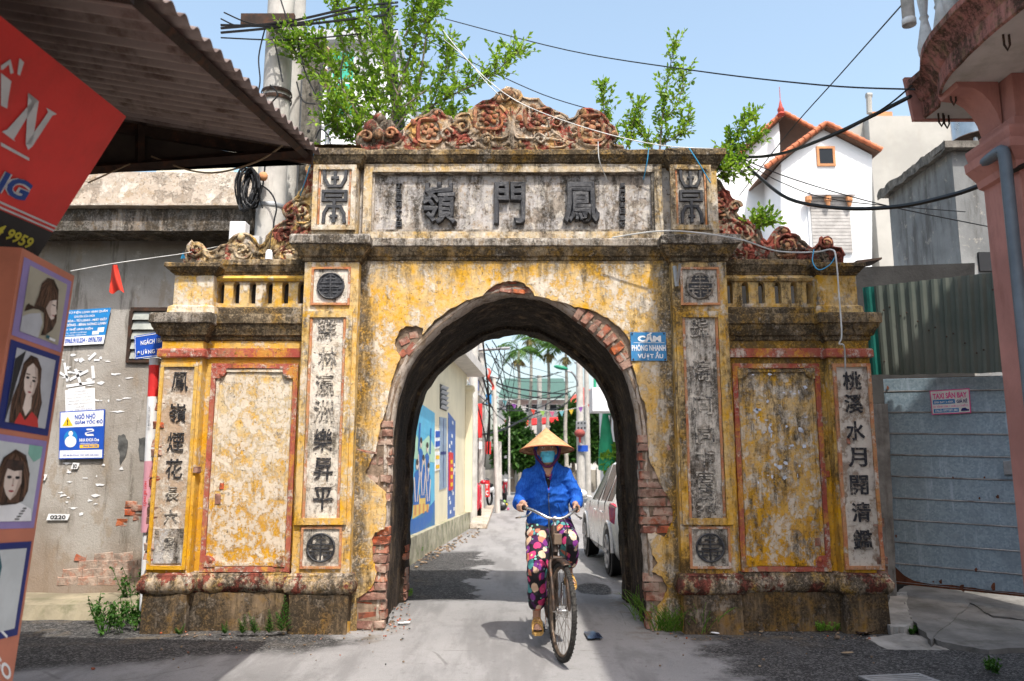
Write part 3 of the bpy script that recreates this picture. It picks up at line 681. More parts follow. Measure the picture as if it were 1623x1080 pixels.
def ornament(name, outline, y0, y1, mats, ribs, spirals, knobs, loops):
    sm = smoothline(outline, 3); m = MB(); m.plate([(p.x, p.y) for p in sm], y0, y1); m.rough(.006, 14)
    o = m.build(name, mats[0], gate)
    m = MB()
    rim = [(p.x, p.y) for p in sm[2:-2]]; m.tube([(p[0], y0 - .002, p[1]) for p in rim[::2]], .017, 6)
    for pts, r in ribs: ribbon(m, pts, r * .8, y0 - .006)
    for cx, cz, r, tn, a0, sg in spirals: m.tube(spiral(cx, cz, y0 - .012, r, tn, a0, sg), [.019 * (1 - .4 * i / 26) for i in range(27)], 7)
    ox0, ox1 = min(p.x for p in sm), max(p.x for p in sm); oz0, oz1 = min(p.y for p in sm), max(p.y for p in sm); poly_ = [(p.x, p.y) for p in sm]; got = 0
    while got < 110:
        x_, z_ = rnd.uniform(ox0, ox1), rnd.uniform(oz0, oz1)
        if inpoly(x_, z_, poly_) and inpoly(x_ + .02, z_ + .02, poly_): 
            a_ = rnd.uniform(0, 3.1); r_ = rnd.uniform(.018, .045); m.ell((x_, y0 - .002, z_), (r_ * 1.6, .016, r_ * .7), 8, M=Matrix.Rotation(a_, 3, 'Y')); got += 1
    m.rough(.010, 24, .005, 60); m.build('scroll_relief', mats[1], gate, smooth=50)
    m = MB()
    for cx, cz, r in knobs:
        kn_ = MB(); kn_.ell((cx, y0 - .006, cz), (r * .8, r * .5, r * .8), 10); kn_.rough(.008, 26, .004, 60); kn_.build('rosette', mats[2], gate, smooth=50)
    for cx, cz, rx, rz in loops:
        rot_ = rnd.uniform(-.25, .25); a0_ = rnd.uniform(1.2, 2.4)
        q = [(cx + rx * (1 - .3 * max(0, i - 20) / 6) * (abs(math.cos(a_)) ** .42) * (1 if math.cos(a_) > 0 else -1) + rot_ * .05 * i / 26, y0 - .012, cz + rz * (1 - .3 * max(0, i - 20) / 6) * (abs(math.sin(a_)) ** .42) * (1 if math.sin(a_) > 0 else -1)) for i in range(27) for a_ in [a0_ + 5.9 * i / 26]]
        fl_ = MB(); fl_.tube(q, [min(rx, rz) * .17 * (1.1 - .4 * i / 26) for i in range(27)], 7)
        for k_ in range(6): a_ = k_ * 1.047 + .3; fl_.ell((cx + rx * .5 * math.cos(a_), y0 - .012, cz + rz * .5 * math.sin(a_)), (rx * .22, .018, rz * .2), 7)
        fl_.rough(.011, 26, .005, 60); fl_.build('flower_ring', mats[2], gate, smooth=50)

YC = YW + .06; K = 3.689
def cp(x, y): q = P(560 + x / K, 130 + y / K, YC); return (q.x, q.z)
crest = [cp(x, y) for x, y in [(195, 400), (195, 382), (245, 372), (290, 335), (302, 280), (340, 240), (378, 212), (440, 195), (460, 175), (487, 163), (515, 178), (525, 198), (565, 208), (588, 240), (605, 208), (645, 188), (692, 190), (702, 155), (760, 120), (822, 105), (845, 68), (905, 50), (968, 65), (1005, 103), (1080, 105), (1112, 150), (1170, 172), (1240, 198), (1256, 225), (1308, 205), (1318, 172), (1362, 160), (1430, 175), (1478, 215), (1492, 245), (1532, 282), (1530, 340), (1512, 368), (1580, 380), (1580, 400)]]
rb = [([cp(x, y) for x, y in l], .022) for l in ([(330, 300), (350, 340), (400, 370), (470, 385)], [(560, 380), (680, 350), (800, 330), (890, 330), (910, 260), (900, 190), (860, 140)], [(1300, 375), (1200, 345), (1080, 330), (960, 330), (935, 260), (945, 190), (980, 140)], [(590, 370), (640, 320), (700, 300), (720, 250), (700, 200)], [(1250, 370), (1210, 320), (1170, 300), (1150, 250), (1160, 200)], [(930, 380), (928, 300), (926, 150)], [(1290, 260), (1310, 330), (1370, 375), (1450, 370), (1500, 310)], [(540, 355), (600, 385), (720, 385)], [(1130, 385), (1220, 385), (1290, 355)])]
sp = [(*cp(545, 310), .07, 1.4, 0, 1), (*cp(640, 265), .085, 1.3, 3, -1), (*cp(1195, 245), .075, 1.3, 0, 1), (*cp(780, 340), .06, 1.2, 0, 1), (*cp(1090, 340), .06, 1.2, 3, -1), (*cp(700, 365), .05, 1.2, 2, 1), (*cp(1290, 300), .06, 1.2, 0, 1), (*cp(900, 90), .10, 1.0, 0, 1), (*cp(950, 95), .08, 1.1, 3, -1)]
kn = [(*cp(450, 295), .05), (*cp(790, 215), .055), (*cp(1085, 215), .055), (*cp(1395, 275), .055), (*cp(1195, 240), .035), (*cp(640, 255), .03), (*cp(470, 215), .04), (*cp(785, 160), .04), (*cp(1050, 150), .04), (*cp(1370, 215), .04), (*cp(870, 215), .045), (*cp(970, 215), .045), (*cp(905, 80), .09), (*cp(860, 105), .05), (*cp(960, 95), .06), (*cp(350, 240), .04), (*cp(485, 180), .035), (*cp(1345, 180), .05), (*cp(1525, 310), .05), (*cp(545, 290), .04), (*cp(1400, 360), .045), (*cp(770, 300), .04), (*cp(1090, 300), .045), (*cp(440, 370), .045)]
lp = [(*cp(450, 290), .115, .115), (*cp(790, 215), .13, .115), (*cp(1085, 215), .13, .115), (*cp(1395, 275), .125, .125), (*cp(785, 300), .075, .05), (*cp(1095, 300), .075, .05), (*cp(640, 360), .07, .035), (*cp(1220, 355), .07, .035)]
ornament('crest', crest, YC, YC + .16, (M_orn, M_orn, M_ornred), rb, sp, kn, lp)
m = MB(); c_ = cp(145, 310)                                            # lotus bud beside the crest
for dx, dz, r in ((0, 0, .12), (-.13, -.03, .10), (.14, .0, .09), (-.07, .1, .09), (.07, .1, .09), (0, .19, .06), (-.12, -.12, .09), (.11, -.12, .09), (0, -.14, .10)):
    m.ell((c_[0] + dx, YC + .08, c_[1] + dz), (r, .085, r), 12)
m.rough(.014, 16); m.build('lotus_bud', M_ornr, gate, smooth=60)
m = MB(); m.ell((c_[0], YC - .01, c_[1]), (.05, .03, .05), 10); m.tube(spiral(c_[0] + .12, c_[1] + .01, YC, .06, 1.2, 0), .02, 6); m.tube(spiral(c_[0] - .11, c_[1] - .02, YC, .06, 1.2, 3, -1), .02, 6); m.build('flower_relief', M_ornred, gate, smooth=60)
# side scrolls, traced separately
YS = YG + .09; KL = 5.683
def lp_(x, y): q = P(260 + x / KL, 250 + y / KL, YS); return (q.x, q.z)
ls = [lp_(x, y) for x, y in [(150, 960), (200, 930), (205, 850), (240, 790), (300, 772), (350, 800), (380, 850), (450, 850), (520, 800), (578, 785), (600, 745), (660, 705), (740, 690), (800, 725), (840, 780), (880, 800), (920, 760), (950, 690), (1010, 640), (1060, 590), (1120, 570), (1088, 500), (1105, 430), (1190, 370), (1225, 310), (1270, 255), (1300, 160), (1290, 80), (1390, 40), (1400, 960)]]
ornament('side_scroll', ls, YS, YS + .14, (M_ornl, M_ornl, M_orny),
         [([lp_(x, y) for x, y in l], .026) for l in ([(350, 830), (400, 900), (480, 900), (560, 850), (580, 800)], [(780, 800), (830, 860), (920, 860), (990, 800), (1010, 700)], [(1000, 900), (1100, 800), (1170, 700), (1190, 600), (1180, 450)], [(1230, 400), (1290, 300), (1310, 200)], [(1180, 700), (1250, 640), (1330, 600)])],
         [(*lp_(295, 830), .085, 1.5, 2, 1), (*lp_(710, 840), .10, 1.4, 1, -1), (*lp_(1140, 490), .07, 1.2, 2, 1), (*lp_(1250, 480), .09, 1.3, 0, 1), (*lp_(1110, 700), .09, 1.2, 4, -1)],
         [(*lp_(295, 825), .04), (*lp_(700, 715), .05), (*lp_(665, 915), .035), (*lp_(720, 840), .045), (*lp_(1240, 470), .05), (*lp_(1130, 900), .06), (*lp_(1170, 480), .04), (*lp_(1300, 540), .045)],
         [(*lp_(715, 850), .075, .075), (*lp_(1250, 500), .07, .10), (*lp_(1130, 870), .08, .06)])
KR = 4.908
def rp_(x, y): q = P(1100 + x / KR, 230 + y / KR, YS); return (q.x, q.z)
rs = [rp_(x, y) for x, y in [(60, 960), (60, 150), (150, 160), (160, 250), (200, 290), (225, 345), (265, 370), (275, 410), (325, 440), (345, 490), (320, 530), (360, 570), (410, 590), (460, 640), (510, 680), (520, 720), (550, 750), (575, 755), (610, 700), (650, 655), (690, 645), (735, 665), (745, 695), (800, 705), (825, 745), (865, 765), (890, 800), (930, 815), (960, 780), (1000, 740), (1040, 722), (1072, 740), (1072, 800), (1160, 820), (1160, 960)]]
ornament('side_scroll', rs, YS, YS + .14, (M_ornr, M_ornr, M_ornred),
         [([rp_(x, y) for x, y in l], .028) for l in ([(160, 400), (230, 470), (260, 560), (330, 600), (400, 650), (440, 740), (480, 790)], [(480, 700), (540, 790), (610, 800), (650, 750)], [(780, 740), (830, 800), (900, 830)], [(180, 330), (240, 400), (290, 440)], [(350, 650), (380, 720), (340, 800), (290, 860)])],
         [(*rp_(195, 475), .09, 1.4, 1, -1), (*rp_(710, 780), .10, 1.5, 1, 1), (*rp_(315, 485), .06, 1.2, 0, 1), (*rp_(1020, 770), .06, 1.3, 2, 1), (*rp_(400, 700), .08, 1.2, 2, -1)],
         [(*rp_(195, 475), .055), (*rp_(710, 780), .055), (*rp_(318, 485), .045), (*rp_(705, 672), .04), (*rp_(1035, 760), .06), (*rp_(835, 800), .03), (*rp_(340, 660), .04)],
         [(*rp_(195, 480), .085, .09), (*rp_(712, 790), .10, .09), (*rp_(320, 860), .10, .06), (*rp_(730, 870), .07, .04)])
# ================================================================== street and ground
a = NT('street_surface'); p = a.pos()
x_ = a.xyz(p, 0); y_ = a.xyz(p, 1)
n1 = a.noise(1.1, 6, .6); n2 = a.noise(7, 8, .7); n3 = a.noise(.45, 4, .5, a.sc(p, (1, 1, 1), (3, 8, 1)))
fine = a.noise(130, 4, .8); fine2 = a.noise(330, 2, .7)
pale = a.mix(a.ss(n1, .3, .7), (.19, .185, .183), (.255, .248, .244))
pale = a.mix(a.math('MULTIPLY', a.ss(fine, .35, .62), .45), pale, (.36, .35, .345))
pale = a.mix(a.math('MULTIPLY', a.ss(fine2, .56, .68), .6), pale, (.13, .12, .115))
smear = a.noise(1.9, 9, .75, a.sc(p, (.9, 2.6, 1), (4, 1, 0)))
pale = a.mix(a.math('MULTIPLY', a.ss(smear, .60, .66), .75), pale, (.15, .14, .13))
agg = a.vor(75, out='Color'); agr = a.xyz(agg, 0)
dark = a.mix(a.ss(n2, .3, .7), (.030, .029, .030), (.060, .058, .056))
dark = a.mix(a.math('MULTIPLY', a.ss(agr, .55, 1.0), .55), dark, (.26, .25, .24))
dark = a.mix(a.ss(a.noise(240, 2, .6), .68, .72), dark, (.55, .53, .50))
trk = a.noise(1.6, 7, .66, a.sc(p, (1.5, .22, 1), (6, 2, 0))); pale = a.mix(a.math('MULTIPLY', a.ss(trk, .46, .62), .55), pale, (.135, .13, .128)); pale = a.mix(a.math('MULTIPLY', a.ss(a.noise(14, 8, .75), .54, .66), .5), pale, (.15, .145, .14))
# worn concrete carriageway runs through the arch; coarse dark asphalt lies along its sides
wob = a.math('MULTIPLY', a.math('SUBTRACT', a.noise(1.6, 8, .68), .5), 1.7)
xw = a.math('ADD', x_, wob)
yw = a.math('ADD', y_, a.math('MULTIPLY', a.math('SUBTRACT', a.noise(1.3, 8, .65, a.sc(p, (1, 1, 1), (9, 9, 0))), .5), 1.0))
near = a.ss(a.math('SUBTRACT', yw, a.math('MULTIPLY', a.math('ADD', x_, 3.4), .40)), 5.5, 5.85)                                   # left apron starts here
lft = a.math('MULTIPLY', near, a.ss(a.math('MULTIPLY', xw, -1), 1.18, 1.50))
lft = a.math('MULTIPLY', lft, a.ss(y_, 8.4, 8.0))
lft2 = a.math('MULTIPLY', a.ss(a.math('MULTIPLY', xw, -1), .42, .52), a.math('MULTIPLY', a.ss(yw, 8.6, 8.9), a.ss(yw, 14.2, 13.4)))
rgt = a.math('MULTIPLY', a.ss(xw, 1.34, 1.70), a.ss(y_, 8.6, 8.2))
rgt2 = a.math('MULTIPLY', a.ss(a.math('ADD', a.math('POWER', a.math('MULTIPLY', a.math('SUBTRACT', x_, .95), 2.6), 2.0), a.math('POWER', a.math('SUBTRACT', yw, 9.6), 2.0)), .32, .22), 1)
f_ = a.math('MAXIMUM', a.math('MAXIMUM', lft, lft2), a.math('MAXIMUM', rgt, rgt2))
col = a.mix(f_, pale, dark)
ck = a.vor(.62, a.sc(a.mix(.10, p, a.n('TexNoise').outputs['Color']), (1, .8, 0), (2.3, 1.1, 0)), 'Distance', 'DISTANCE_TO_EDGE')
col = a.mix(a.math('MULTIPLY', a.math('MULTIPLY', a.ss(ck, .0045, .0015), .5), a.ss(n1, .50, .62)), col, (.10, .095, .09))
oil = a.math('MULTIPLY', a.ss(a.noise(1.4, 7, .68, a.sc(p, (1.3, .7, 1), (7, 3, 0))), .55, .70), .45); col = a.mix(oil, col, (.13, .125, .12))
mud = a.math('MULTIPLY', a.ss(a.noise(2.4, 8, .7, a.sc(p, (1, 1, 1), (5, 5, 0))), .50, .62), a.ss(y_, 6.4, 6.9))
mud = a.math('MULTIPLY', mud, a.ss(a.math('ABSOLUTE', x_), .8, 1.2)); mud = a.math('MULTIPLY', mud, a.ss(y_, 12, 9))
col = a.mix(a.math('MULTIPLY', mud, .7), col, (.15, .12, .085))
h = a.math('ADD', a.math('MULTIPLY', fine, a.math('ADD', a.math('MULTIPLY', f_, .8), .4)), a.math('MULTIPLY', agr, f_))
M_ground = a.out(col, a.ss(n1, .2, .8, .72, .95), 0, h, .65, .012, .10)
def gz(x, y):                                                   # gentle swells; the yard on the right climbs to the metal door
    z = .012 * noise.noise(Vector((x * .7, y * .7, 0))) - .01
    return z
m = MB()
nx, ny = 90, 130
xs_ = [-60 + 57 * (i / 14) for i in range(14)] + [-3 + 6 * i / 61 for i in range(61)] + [3 + 57 * (i / 14) ** 1.5 for i in range(15)]
ys_ = [-14 + 16 * i / 8 for i in range(8)] + [2 + 11 * i / 70 for i in range(70)] + [13 + 400 * (i / 30) ** 2.2 for i in range(31)]
m.v = [Vector((x, y, gz(x, y) if 2 < y < 13 and abs(x) < 4 else -.01)) for y in ys_ for x in xs_]
nw = len(xs_)
m.f = [(j * nw + i, j * nw + i + 1, (j + 1) * nw + i + 1, (j + 1) * nw + i) for j in range(len(ys_) - 1) for i in range(nw - 1)]
m.m = [0] * len(m.f)
kind(m.build('street', M_ground, None, smooth=180), 'structure')
# ================================================================== boards: flat prints on a plane given by four corners
def ray(px, py):
    u = (px - 811.5) / F; v = (540 - py) / F
    return Vector((u, _c - v * _s, _s + v * _c))
class Board:
    def __init__(s, tl, tr, br, bl): s.c = [Vector(p) for p in (tl, tr, br, bl)]; s.N = (s.c[1] - s.c[3]).cross(s.c[0] - s.c[2]).normalized() if False else (s.c[2] - s.c[3]).cross(s.c[0] - s.c[3]).normalized()
    def map(s, u, v, l=0.0):
        tl, tr, br, bl = s.c
        return (bl * (1 - u) + br * u) * (1 - v) + (tl * (1 - u) + tr * u) * v + s.N * l
    def hit(s, px, py):
        d = ray(px, py); o = Vector((0, 0, H)); t = (s.c[0] - o).dot(s.N) / d.dot(s.N); return o + d * t
    def sub(s, q): return Board(*[s.hit(*p) for p in q])
    def rect(s, mb, u0, v0, u1, v1, mi=0, l=.002): return mb.quad(s.map(u0, v0, l), s.map(u1, v0, l), s.map(u1, v1, l), s.map(u0, v1, l), mi)
    def poly(s, mb, pts, mi=0, l=.002): return mb.add([s.map(u, v, l) for u, v in pts], [tuple(range(len(pts)))], mi)
    def ell(s, mb, cu, cv, ru, rv, mi=0, l=.002, n=20, a0=0, a1=360): return s.poly(mb, [(cu + ru * math.cos(R(a0 + (a1 - a0) * i / n)), cv + rv * math.sin(R(a0 + (a1 - a0) * i / n))) for i in range(n if a1 - a0 >= 360 else n + 1)], mi, l)
    def txt(s, mb, st, u0, v0, u1, v1, mi=0, bold=.02, l=.003, shear=0.0):
        vs, fs = glyphs(st, bold, 0, shear)
        x0 = min(p.x for p in vs); x1 = max(p.x for p in vs); y0 = min(p.y for p in vs); y1 = max(p.y for p in vs)
        return mb.add([s.map(u0 + (u1 - u0) * (p.x - x0) / (x1 - x0), v0 + (v1 - v0) * (p.y - y0) / (y1 - y0), l) for p in vs], fs, mi)
    def slab(s, mb, t, mi=0, u0=0, v0=0, u1=1, v1=1):
        return mb.sheet(s.map(u0, v0), s.map(u1, v0), s.map(u1, v1), s.map(u0, v1), s.N * -t, mi)
def flat(name, col, rough=.5, var=.10, em=0): return simple(name, col, rough, var=var, scale=5, bump=.03, bscale=80, spec=.3, dirt=.25, dirtcol=tuple(c * .55 for c in col))
M_pw = flat('print_white', (.74, .74, .74)); M_pblue = flat('print_blue', (.012, .075, .42)); M_pcyan = flat('print_sky_blue', (.015, .20, .50)); M_pyel = flat('print_yellow', (.80, .48, .02))
M_pnavy = flat('print_navy', (.012, .022, .14)); M_pblk = flat('print_black', (.015, .015, .017)); M_pred = flat('print_red', (.60, .03, .03)); M_pgrey = flat('print_grey', (.42, .43, .45)); M_ppink = flat('print_pink', (.75, .10, .32)); M_fpink = flat('faded_pink_wrap', (.62, .30, .36))
M_orange = flat('salmon_orange_paint', (.47, .165, .10)); M_lav = flat('print_lavender', (.26, .20, .41)); M_skin_p = flat('print_skin', (.66, .55, .47)); M_hair_p = simple('print_hair', (.045, .022, .015), .4, var=.8, scale=18, bump=0); M_hair2 = flat('print_teal_hair', (.02, .10, .12)); M_lip = flat('print_lip', (.32, .05, .06))
M_bgp = flat('print_backdrop', (.36, .33, .25)); M_mint = flat('print_mint', (.20, .42, .34))
M_steel = simple('galvanised_steel', (.36, .37, .38), .45, .7, var=.3, dirt=.4, dirtcol=(.14, .07, .035))
M_rust = simple('rusty_dark_steel', (.045, .028, .020), .8, .2, var=.5, dirt=.6, dirtcol=(.12, .045, .02))
M_conc = simple('pole_concrete', (.46, .44, .405), .9, var=.2, scale=3, bump=.4, bscale=60, dirt=.35, dirtcol=(.22, .20, .18), streak=True)
M_concd = simple('dark_mossy_concrete', (.16, .145, .125), .95, var=.55, scale=7, bump=.8, bscale=45, dirt=.8, dirtcol=(.035, .034, .026), streak=True)
M_wire = simple('black_cable_rubber', (.012, .012, .013), .5, var=.3, bump=0); M_wirew = simple('grey_white_cord', (.55, .55, .53), .6, bump=0); M_wireb = simple('blue_nylon_cord', (.04, .28, .48), .6, bump=0)
M_glassd = NT('dark_window_glass').out((.015, .018, .022), .18, spec=.22)
# ------------------------------------------------------------------ grey house behind the wing of the gate
a = NT('weathered_grey_render'); p = a.pos()
n1 = a.noise(1.2, 8, .6); n2 = a.noise(3.5, 9, .7, a.sc(p, (1, 1, .5), (2, 2, 2))); st = a.noise(2.5, 9, .7, a.sc(p, (2.6, 2.6, .35), (1, 4, 0)))
c = a.mix(a.ss(n1, .34, .64), (.23, .20, .165), (.36, .335, .30)); c = a.mix(a.math('MULTIPLY', a.ss(n2, .55, .62), .6), c, (.27, .215, .155))
c = a.mix(a.math('MULTIPLY', a.ss(st, .52, .66), .8), c, (.11, .095, .075)); c = a.mix(a.math('MULTIPLY', a.ss(a.noise(5, 10, .75, a.sc(p, (1, 1, 1), (8, 0, 3))), .60, .63), .7), c, (.44, .40, .35))
z_ = a.xyz(p, 2); lo = a.math('MULTIPLY', a.ss(a.math('ADD', z_, a.math('MULTIPLY', n1, .9)), 1.25, .65), .75); c = a.mix(lo, c, (.24, .175, .125))
M_grey = a.out(c, .93, 0, a.math('ADD', a.math('MULTIPLY', n2, 1.5), a.noise(45, 6, .7)), .5, .015, .15)
M_pbrick = simple('limewashed_brick', (.40, .31, .25), .95, var=.45, scale=10, bump=.8, bscale=40, dirt=.55, dirtcol=(.42, .13, .06), objspace=False)
YH = 8.40
M_smud = simple('grey_paint_smudge', (.10, .10, .095), .9, var=.5, scale=14)
house = thing('concrete_house', 'grey rendered house wall under a mossy concrete canopy, covered in pasted notices', 'house', (-5, YH, 0))
MB().grid(lambda u, v: Vector((-11 + 8.23 * u, YH + .004 * noise.noise(Vector((u * 30, v * 20, 0))), -.1 + 4.6 * v)), 40, 24).build('wall', M_grey, house)
MB().box(-11, -2.78, YH + .02, 10.4, -.1, 4.4).build('rear_wall', M_grey, house)
M_fas = plaster('black_mossy_fascia', yel=(.16, .145, .12), pale=(.26, .235, .21), white=.2, grey=.7, mould=1.15, zoff=61, sat=0)
M_par = plaster('bare_parapet_render', yel=(.42, .35, .28), pale=(.50, .43, .36), white=.5, grey=.7, mould=.25, zoff=64, sat=0)
zf0, zf1, zl, zpt = Z(366, 7.98), Z(331, 7.98), Z(322, 7.92), Z(272, 8.12)
MB().grid(lambda u, v: Vector((-11 + 8.30 * u, 7.98, zf0 + (zf1 - zf0) * v)), 50, 4).box(-11, -2.705, 7.985, YH, zf0 + .01, zf1).rough(.010, 8, .006, 25).build('canopy_slab', M_fas, house)
MB().grid(lambda u, v: Vector((-11 + 8.32 * u, 7.9 + .08 * (1 if v > .9 or v < .1 else 0), zf1 + (zl - zf1) * v)), 50, 4).box(-11, -2.685, 7.94, YH, zf1 + .005, zl - .004).rough(.005, 9).build('ledge', M_par, house)
MB().grid(lambda u, v: Vector((-11 + 8.22 * u, 8.12 + .02 * v, zl + (zpt - zl) * v + .03 * v * noise.noise(Vector((u * 20, 0, 0))))), 60, 6).box(-11, -2.79, 8.15, 8.35, zl, zpt - .03).rough(.008, 9).build('parapet', M_par, house)
win = MB(); b0, b1 = P(207, 571, YH), P(272, 494, YH)
win.box(b0.x - .03, b1.x + .04, YH - .03, YH + .02, b1.z, b1.z + .04); win.box(b0.x - .04, b0.x, YH - .03, YH + .02, b0.z, b1.z); win.box(b0.x - .04, b1.x, YH - .03, YH + .02, b0.z - .03, b0.z)
wf = win.build('window', M_rust, house)
M_slat = simple('dusty_louvre_glass', (.34, .35, .31), .25, var=.3, bump=.05, spec=.5)
for i in range(5):
    z = b0.z + .01 + i * (b1.z - b0.z) / 5; dz = (b1.z - b0.z) / 5
    MB().sheet((b0.x, YH - .035, z), (b1.x, YH - .035, z), (b1.x, YH + .0, z + dz * .97), (b0.x, YH + .0, z + dz * .97), (0, .006, .003)).build('louvre_slat', M_slat, wf)
def wallbrick(px, py, L, m, h=.085):
    q = P(px, py, YH); o = brick(house, (q.x, YH + .046, q.z), (L, .10, h), ry=rnd.uniform(-.03, .03))
    if m is not None:
        o.data = WB
WB = BRK[0].copy(); WB.materials.clear(); WB.materials.append(M_pbrick)
for row, (py, x0, x1) in enumerate([(921, 92, 170), (908, 100, 215), (895, 125, 226), (883, 150, 190)]):
    x = x0
    while x < x1: 
        wallbrick(x + 15, py, .2, 1); x += 31.5
for px, py in [(208, 800), (217, 806), (206, 812), (220, 820), (193, 828), (128, 884)]: wallbrick(px, py, .12, None, .07)
scr = MB()                                                     # torn remains of pasted bills
for _ in range(60):
    px = rnd.uniform(92, 205); py = rnd.choice([rnd.uniform(555, 640), rnd.uniform(640, 830), rnd.uniform(740, 800), 560 + 50 * rnd.random()])
    if px > 165 and rnd.random() < .6: px = 100 + rnd.random() * 60
    q = P(px, py, YH - .016); k = rnd.randint(8, 13); sx = rnd.uniform(.012, .085); sz = rnd.uniform(.006, .03); th = rnd.uniform(0, 3)
    scr.add([(q.x + sx * rnd.uniform(.25, 1) * math.cos(2 * math.pi * i / k), YH - .006, q.z + sz * rnd.uniform(.25, 1) * math.sin(2 * math.pi * i / k)) for i in range(k)], [tuple(range(k))[::-1]])
for q_ in ([(95, 590), (110, 602)], [(110, 602), (140, 588)], [(120, 585), (128, 612)], [(140, 570), (152, 560)], [(103, 575), (106, 605)], [(105, 612), (150, 606)], [(108, 618), (135, 615)], [(147, 580), (148, 600)]):
    p0, p1 = P(*q_[0], YH - .0065), P(*q_[1], YH - .0065); d = (p1 - p0).normalized(); nn = Vector((-d.z, 0, d.x)) * .018
    scr.add([p0 + nn * rnd.uniform(.2, 1), p0 - nn, p1 - nn * rnd.uniform(.2, 1), p1 + nn], [(0, 1, 2, 3)])
kind(scr.build('paper_remnants', M_pw, house), 'stuff')
for px, py, w_, st in [(92, 820, .20, '0220'), (66, 757, .07, '88'), (119, 739, .05, 'EO')]:
    mb = MB(); q = P(px, py, YH - .02); mb.quad(q + Vector((-w_ / 2 - .02, 0, -.03)), q + Vector((w_ / 2, 0, -.03)), q + Vector((w_ / 2 + .02, 0, .03)), q + Vector((-w_ / 2, 0, .035)), 0)
    text(mb, st, q, U_, V_, w_ * .8, .04, bold=.03, mi=1, anchor=1); mb.build('pasted_number', [M_pw, M_pblk], house)
for q_ in ([(188, 690), (196, 688), (203, 702), (200, 722), (191, 738), (189, 715)], [(220, 695), (236, 694), (236, 728), (222, 730)]):
    m = MB(); c_ = jag([(P(x, y, YH).x, P(x, y, YH).z) for x, y in q_], .012, 4, True); m.plate(c_, YH - .0065, YH + .01); m.build('paint_smudge', M_smud, house)
# raised pavement in front of it
M_slab = simple('mossy_pavement', (.26, .225, .155), .95, var=.35, scale=2.5, bump=.4, bscale=30, dirt=.6, dirtcol=(.075, .085, .035))
m = MB(); m.grid(lambda u, v: Vector((-11 + 7.9 * u, 7.62 + .8 * v + (.05 * noise.noise(Vector((u * 25, 0, 0))) if v < .1 else 0), (.115 + .02 * noise.noise(Vector((u * 20, v * 4, 1)))) if v > .08 else -.02)), 60, 12)
kind(m.build('pavement', M_slab, None), 'structure')
# ------------------------------------------------------------------ notices
Mset = [M_pw, M_pblue, M_pcyan, M_pyel, M_pblk, M_pred, M_pgrey, M_pnavy]
def board_thing(name, label, cat, q, Y, t=.012, bodymat=None, group=None):
    b = Board(*[P(x, y, Y) for x, y in q]); th = thing(name, label, cat, b.map(.5, 0), group=group)
    m = MB(); b.slab(m, t); m.build('sheet', bodymat or M_pw, th); return b, th
b, th = board_thing('blue_poster', 'blue and white repair poster with curling corner pasted on grey wall', 'poster', [(92, 493), (176, 488), (164, 545), (90, 549)], YH - .03, .004, M_pcyan)
m = MB(); b.rect(m, 0, 0, 1, .24, 0, .001)
b.txt(m, 'ĐIỆN TỬ ĐIỆN LẠNH ANH QUÂN', .05, .87, .95, .97, 0); b.txt(m, 'CHUYÊN SỬA CHỮA', .32, .77, .72, .85, 0); b.txt(m, 'ĐIỀU HÒA - TỦ LẠNH - MÁY GIẶT', .02, .635, .97, .755, 0, .03); b.txt(m, 'LÒ VI SÓNG - BÌNH NÓNG LẠNH', .02, .515, .97, .625, 0, .03)
b.txt(m, 'THAY THẾ LINH KIỆN', .04, .40, .72, .50, 0, .03); b.txt(m, 'UY TÍN - CHẤT LƯỢNG', .05, .325, .60, .385, 0); b.txt(m, 'SỬA CHỮA TẬN NƠI', .1, .255, .60, .31, 0); b.rect(m, .72, .27, .86, .37, 0, .002); b.rect(m, .82, .33, .95, .46, 0, .002); b.txt(m, 'ĐT: 0965.910.224 - 0976.758', .03, .06, .95, .20, 1, .035)
m.build('lettering', Mset, th)
b, th = board_thing('paper_notice', 'small white printed notice pasted above the speed warning board', 'notice', [(103, 619), (150, 615), (151, 651), (104, 656)], YH - .025, .003)
m = MB()
for i, (st, u0, u1) in enumerate([('THÔNG BÁO', .3, .7), ('NHẬN SỬA CHỮA', .2, .8), ('BẢO DƯỠNG - LẮP ĐẶT', .08, .92), ('ĐIỀU HÒA - TỦ LẠNH', .12, .88), ('MÁY GIẶT - BÌNH NÓNG', .1, .9), ('GIÁ RẺ', .35, .65), ('L/H: 098.777.6455', .1, .9)]): b.txt(m, st, u0, .88 - i * .135, u1, .96 - i * .135, 6, .01)
m.build('lettering', Mset, th)
b, th = board_thing('warning_board', 'blue and white alley speed warning board with yellow triangle and dentist advert', 'sign', [(95, 653), (166, 649), (163, 727), (93, 728)], YH - .035, .015, M_pblue)
m = MB(); b.rect(m, .02, .66, .98, .98, 0, .001); b.rect(m, .02, .02, .98, .18, 0, .001); b.rect(m, .02, .185, .98, .655, 1, .001)
b.poly(m, [(.06, .69), (.30, .69), (.18, .89)], 3, .002); b.txt(m, '!', .165, .71, .195, .83, 4, .05); b.txt(m, 'NGÕ NHỎ', .34, .82, .80, .95, 1, .03); b.txt(m, 'GIẢM TỐC ĐỘ', .34, .70, .97, .82, 1, .03)
b.ell(m, .26, .44, .15, .16, 2, .002); b.ell(m, .26, .36, .13, .12, 0, .003); b.ell(m, .26, .53, .05, .055, 0, .003); b.ell(m, .26, .555, .05, .04, 4, .0028)
for q_ in ([(.60, .615), (.74, .615), (.78, .59), (.78, .56), (.62, .53), (.62, .505), (.76, .505), (.78, .48), (.78, .465), (.62, .465), (.58, .50), (.58, .535), (.74, .565), (.74, .585), (.62, .585)],): 
    for t_ in geometry.tessellate_polygon([[Vector((x, y, 0)) for x, y in q_]]): b.poly(m, [q_[i] for i in t_], 0, .003)
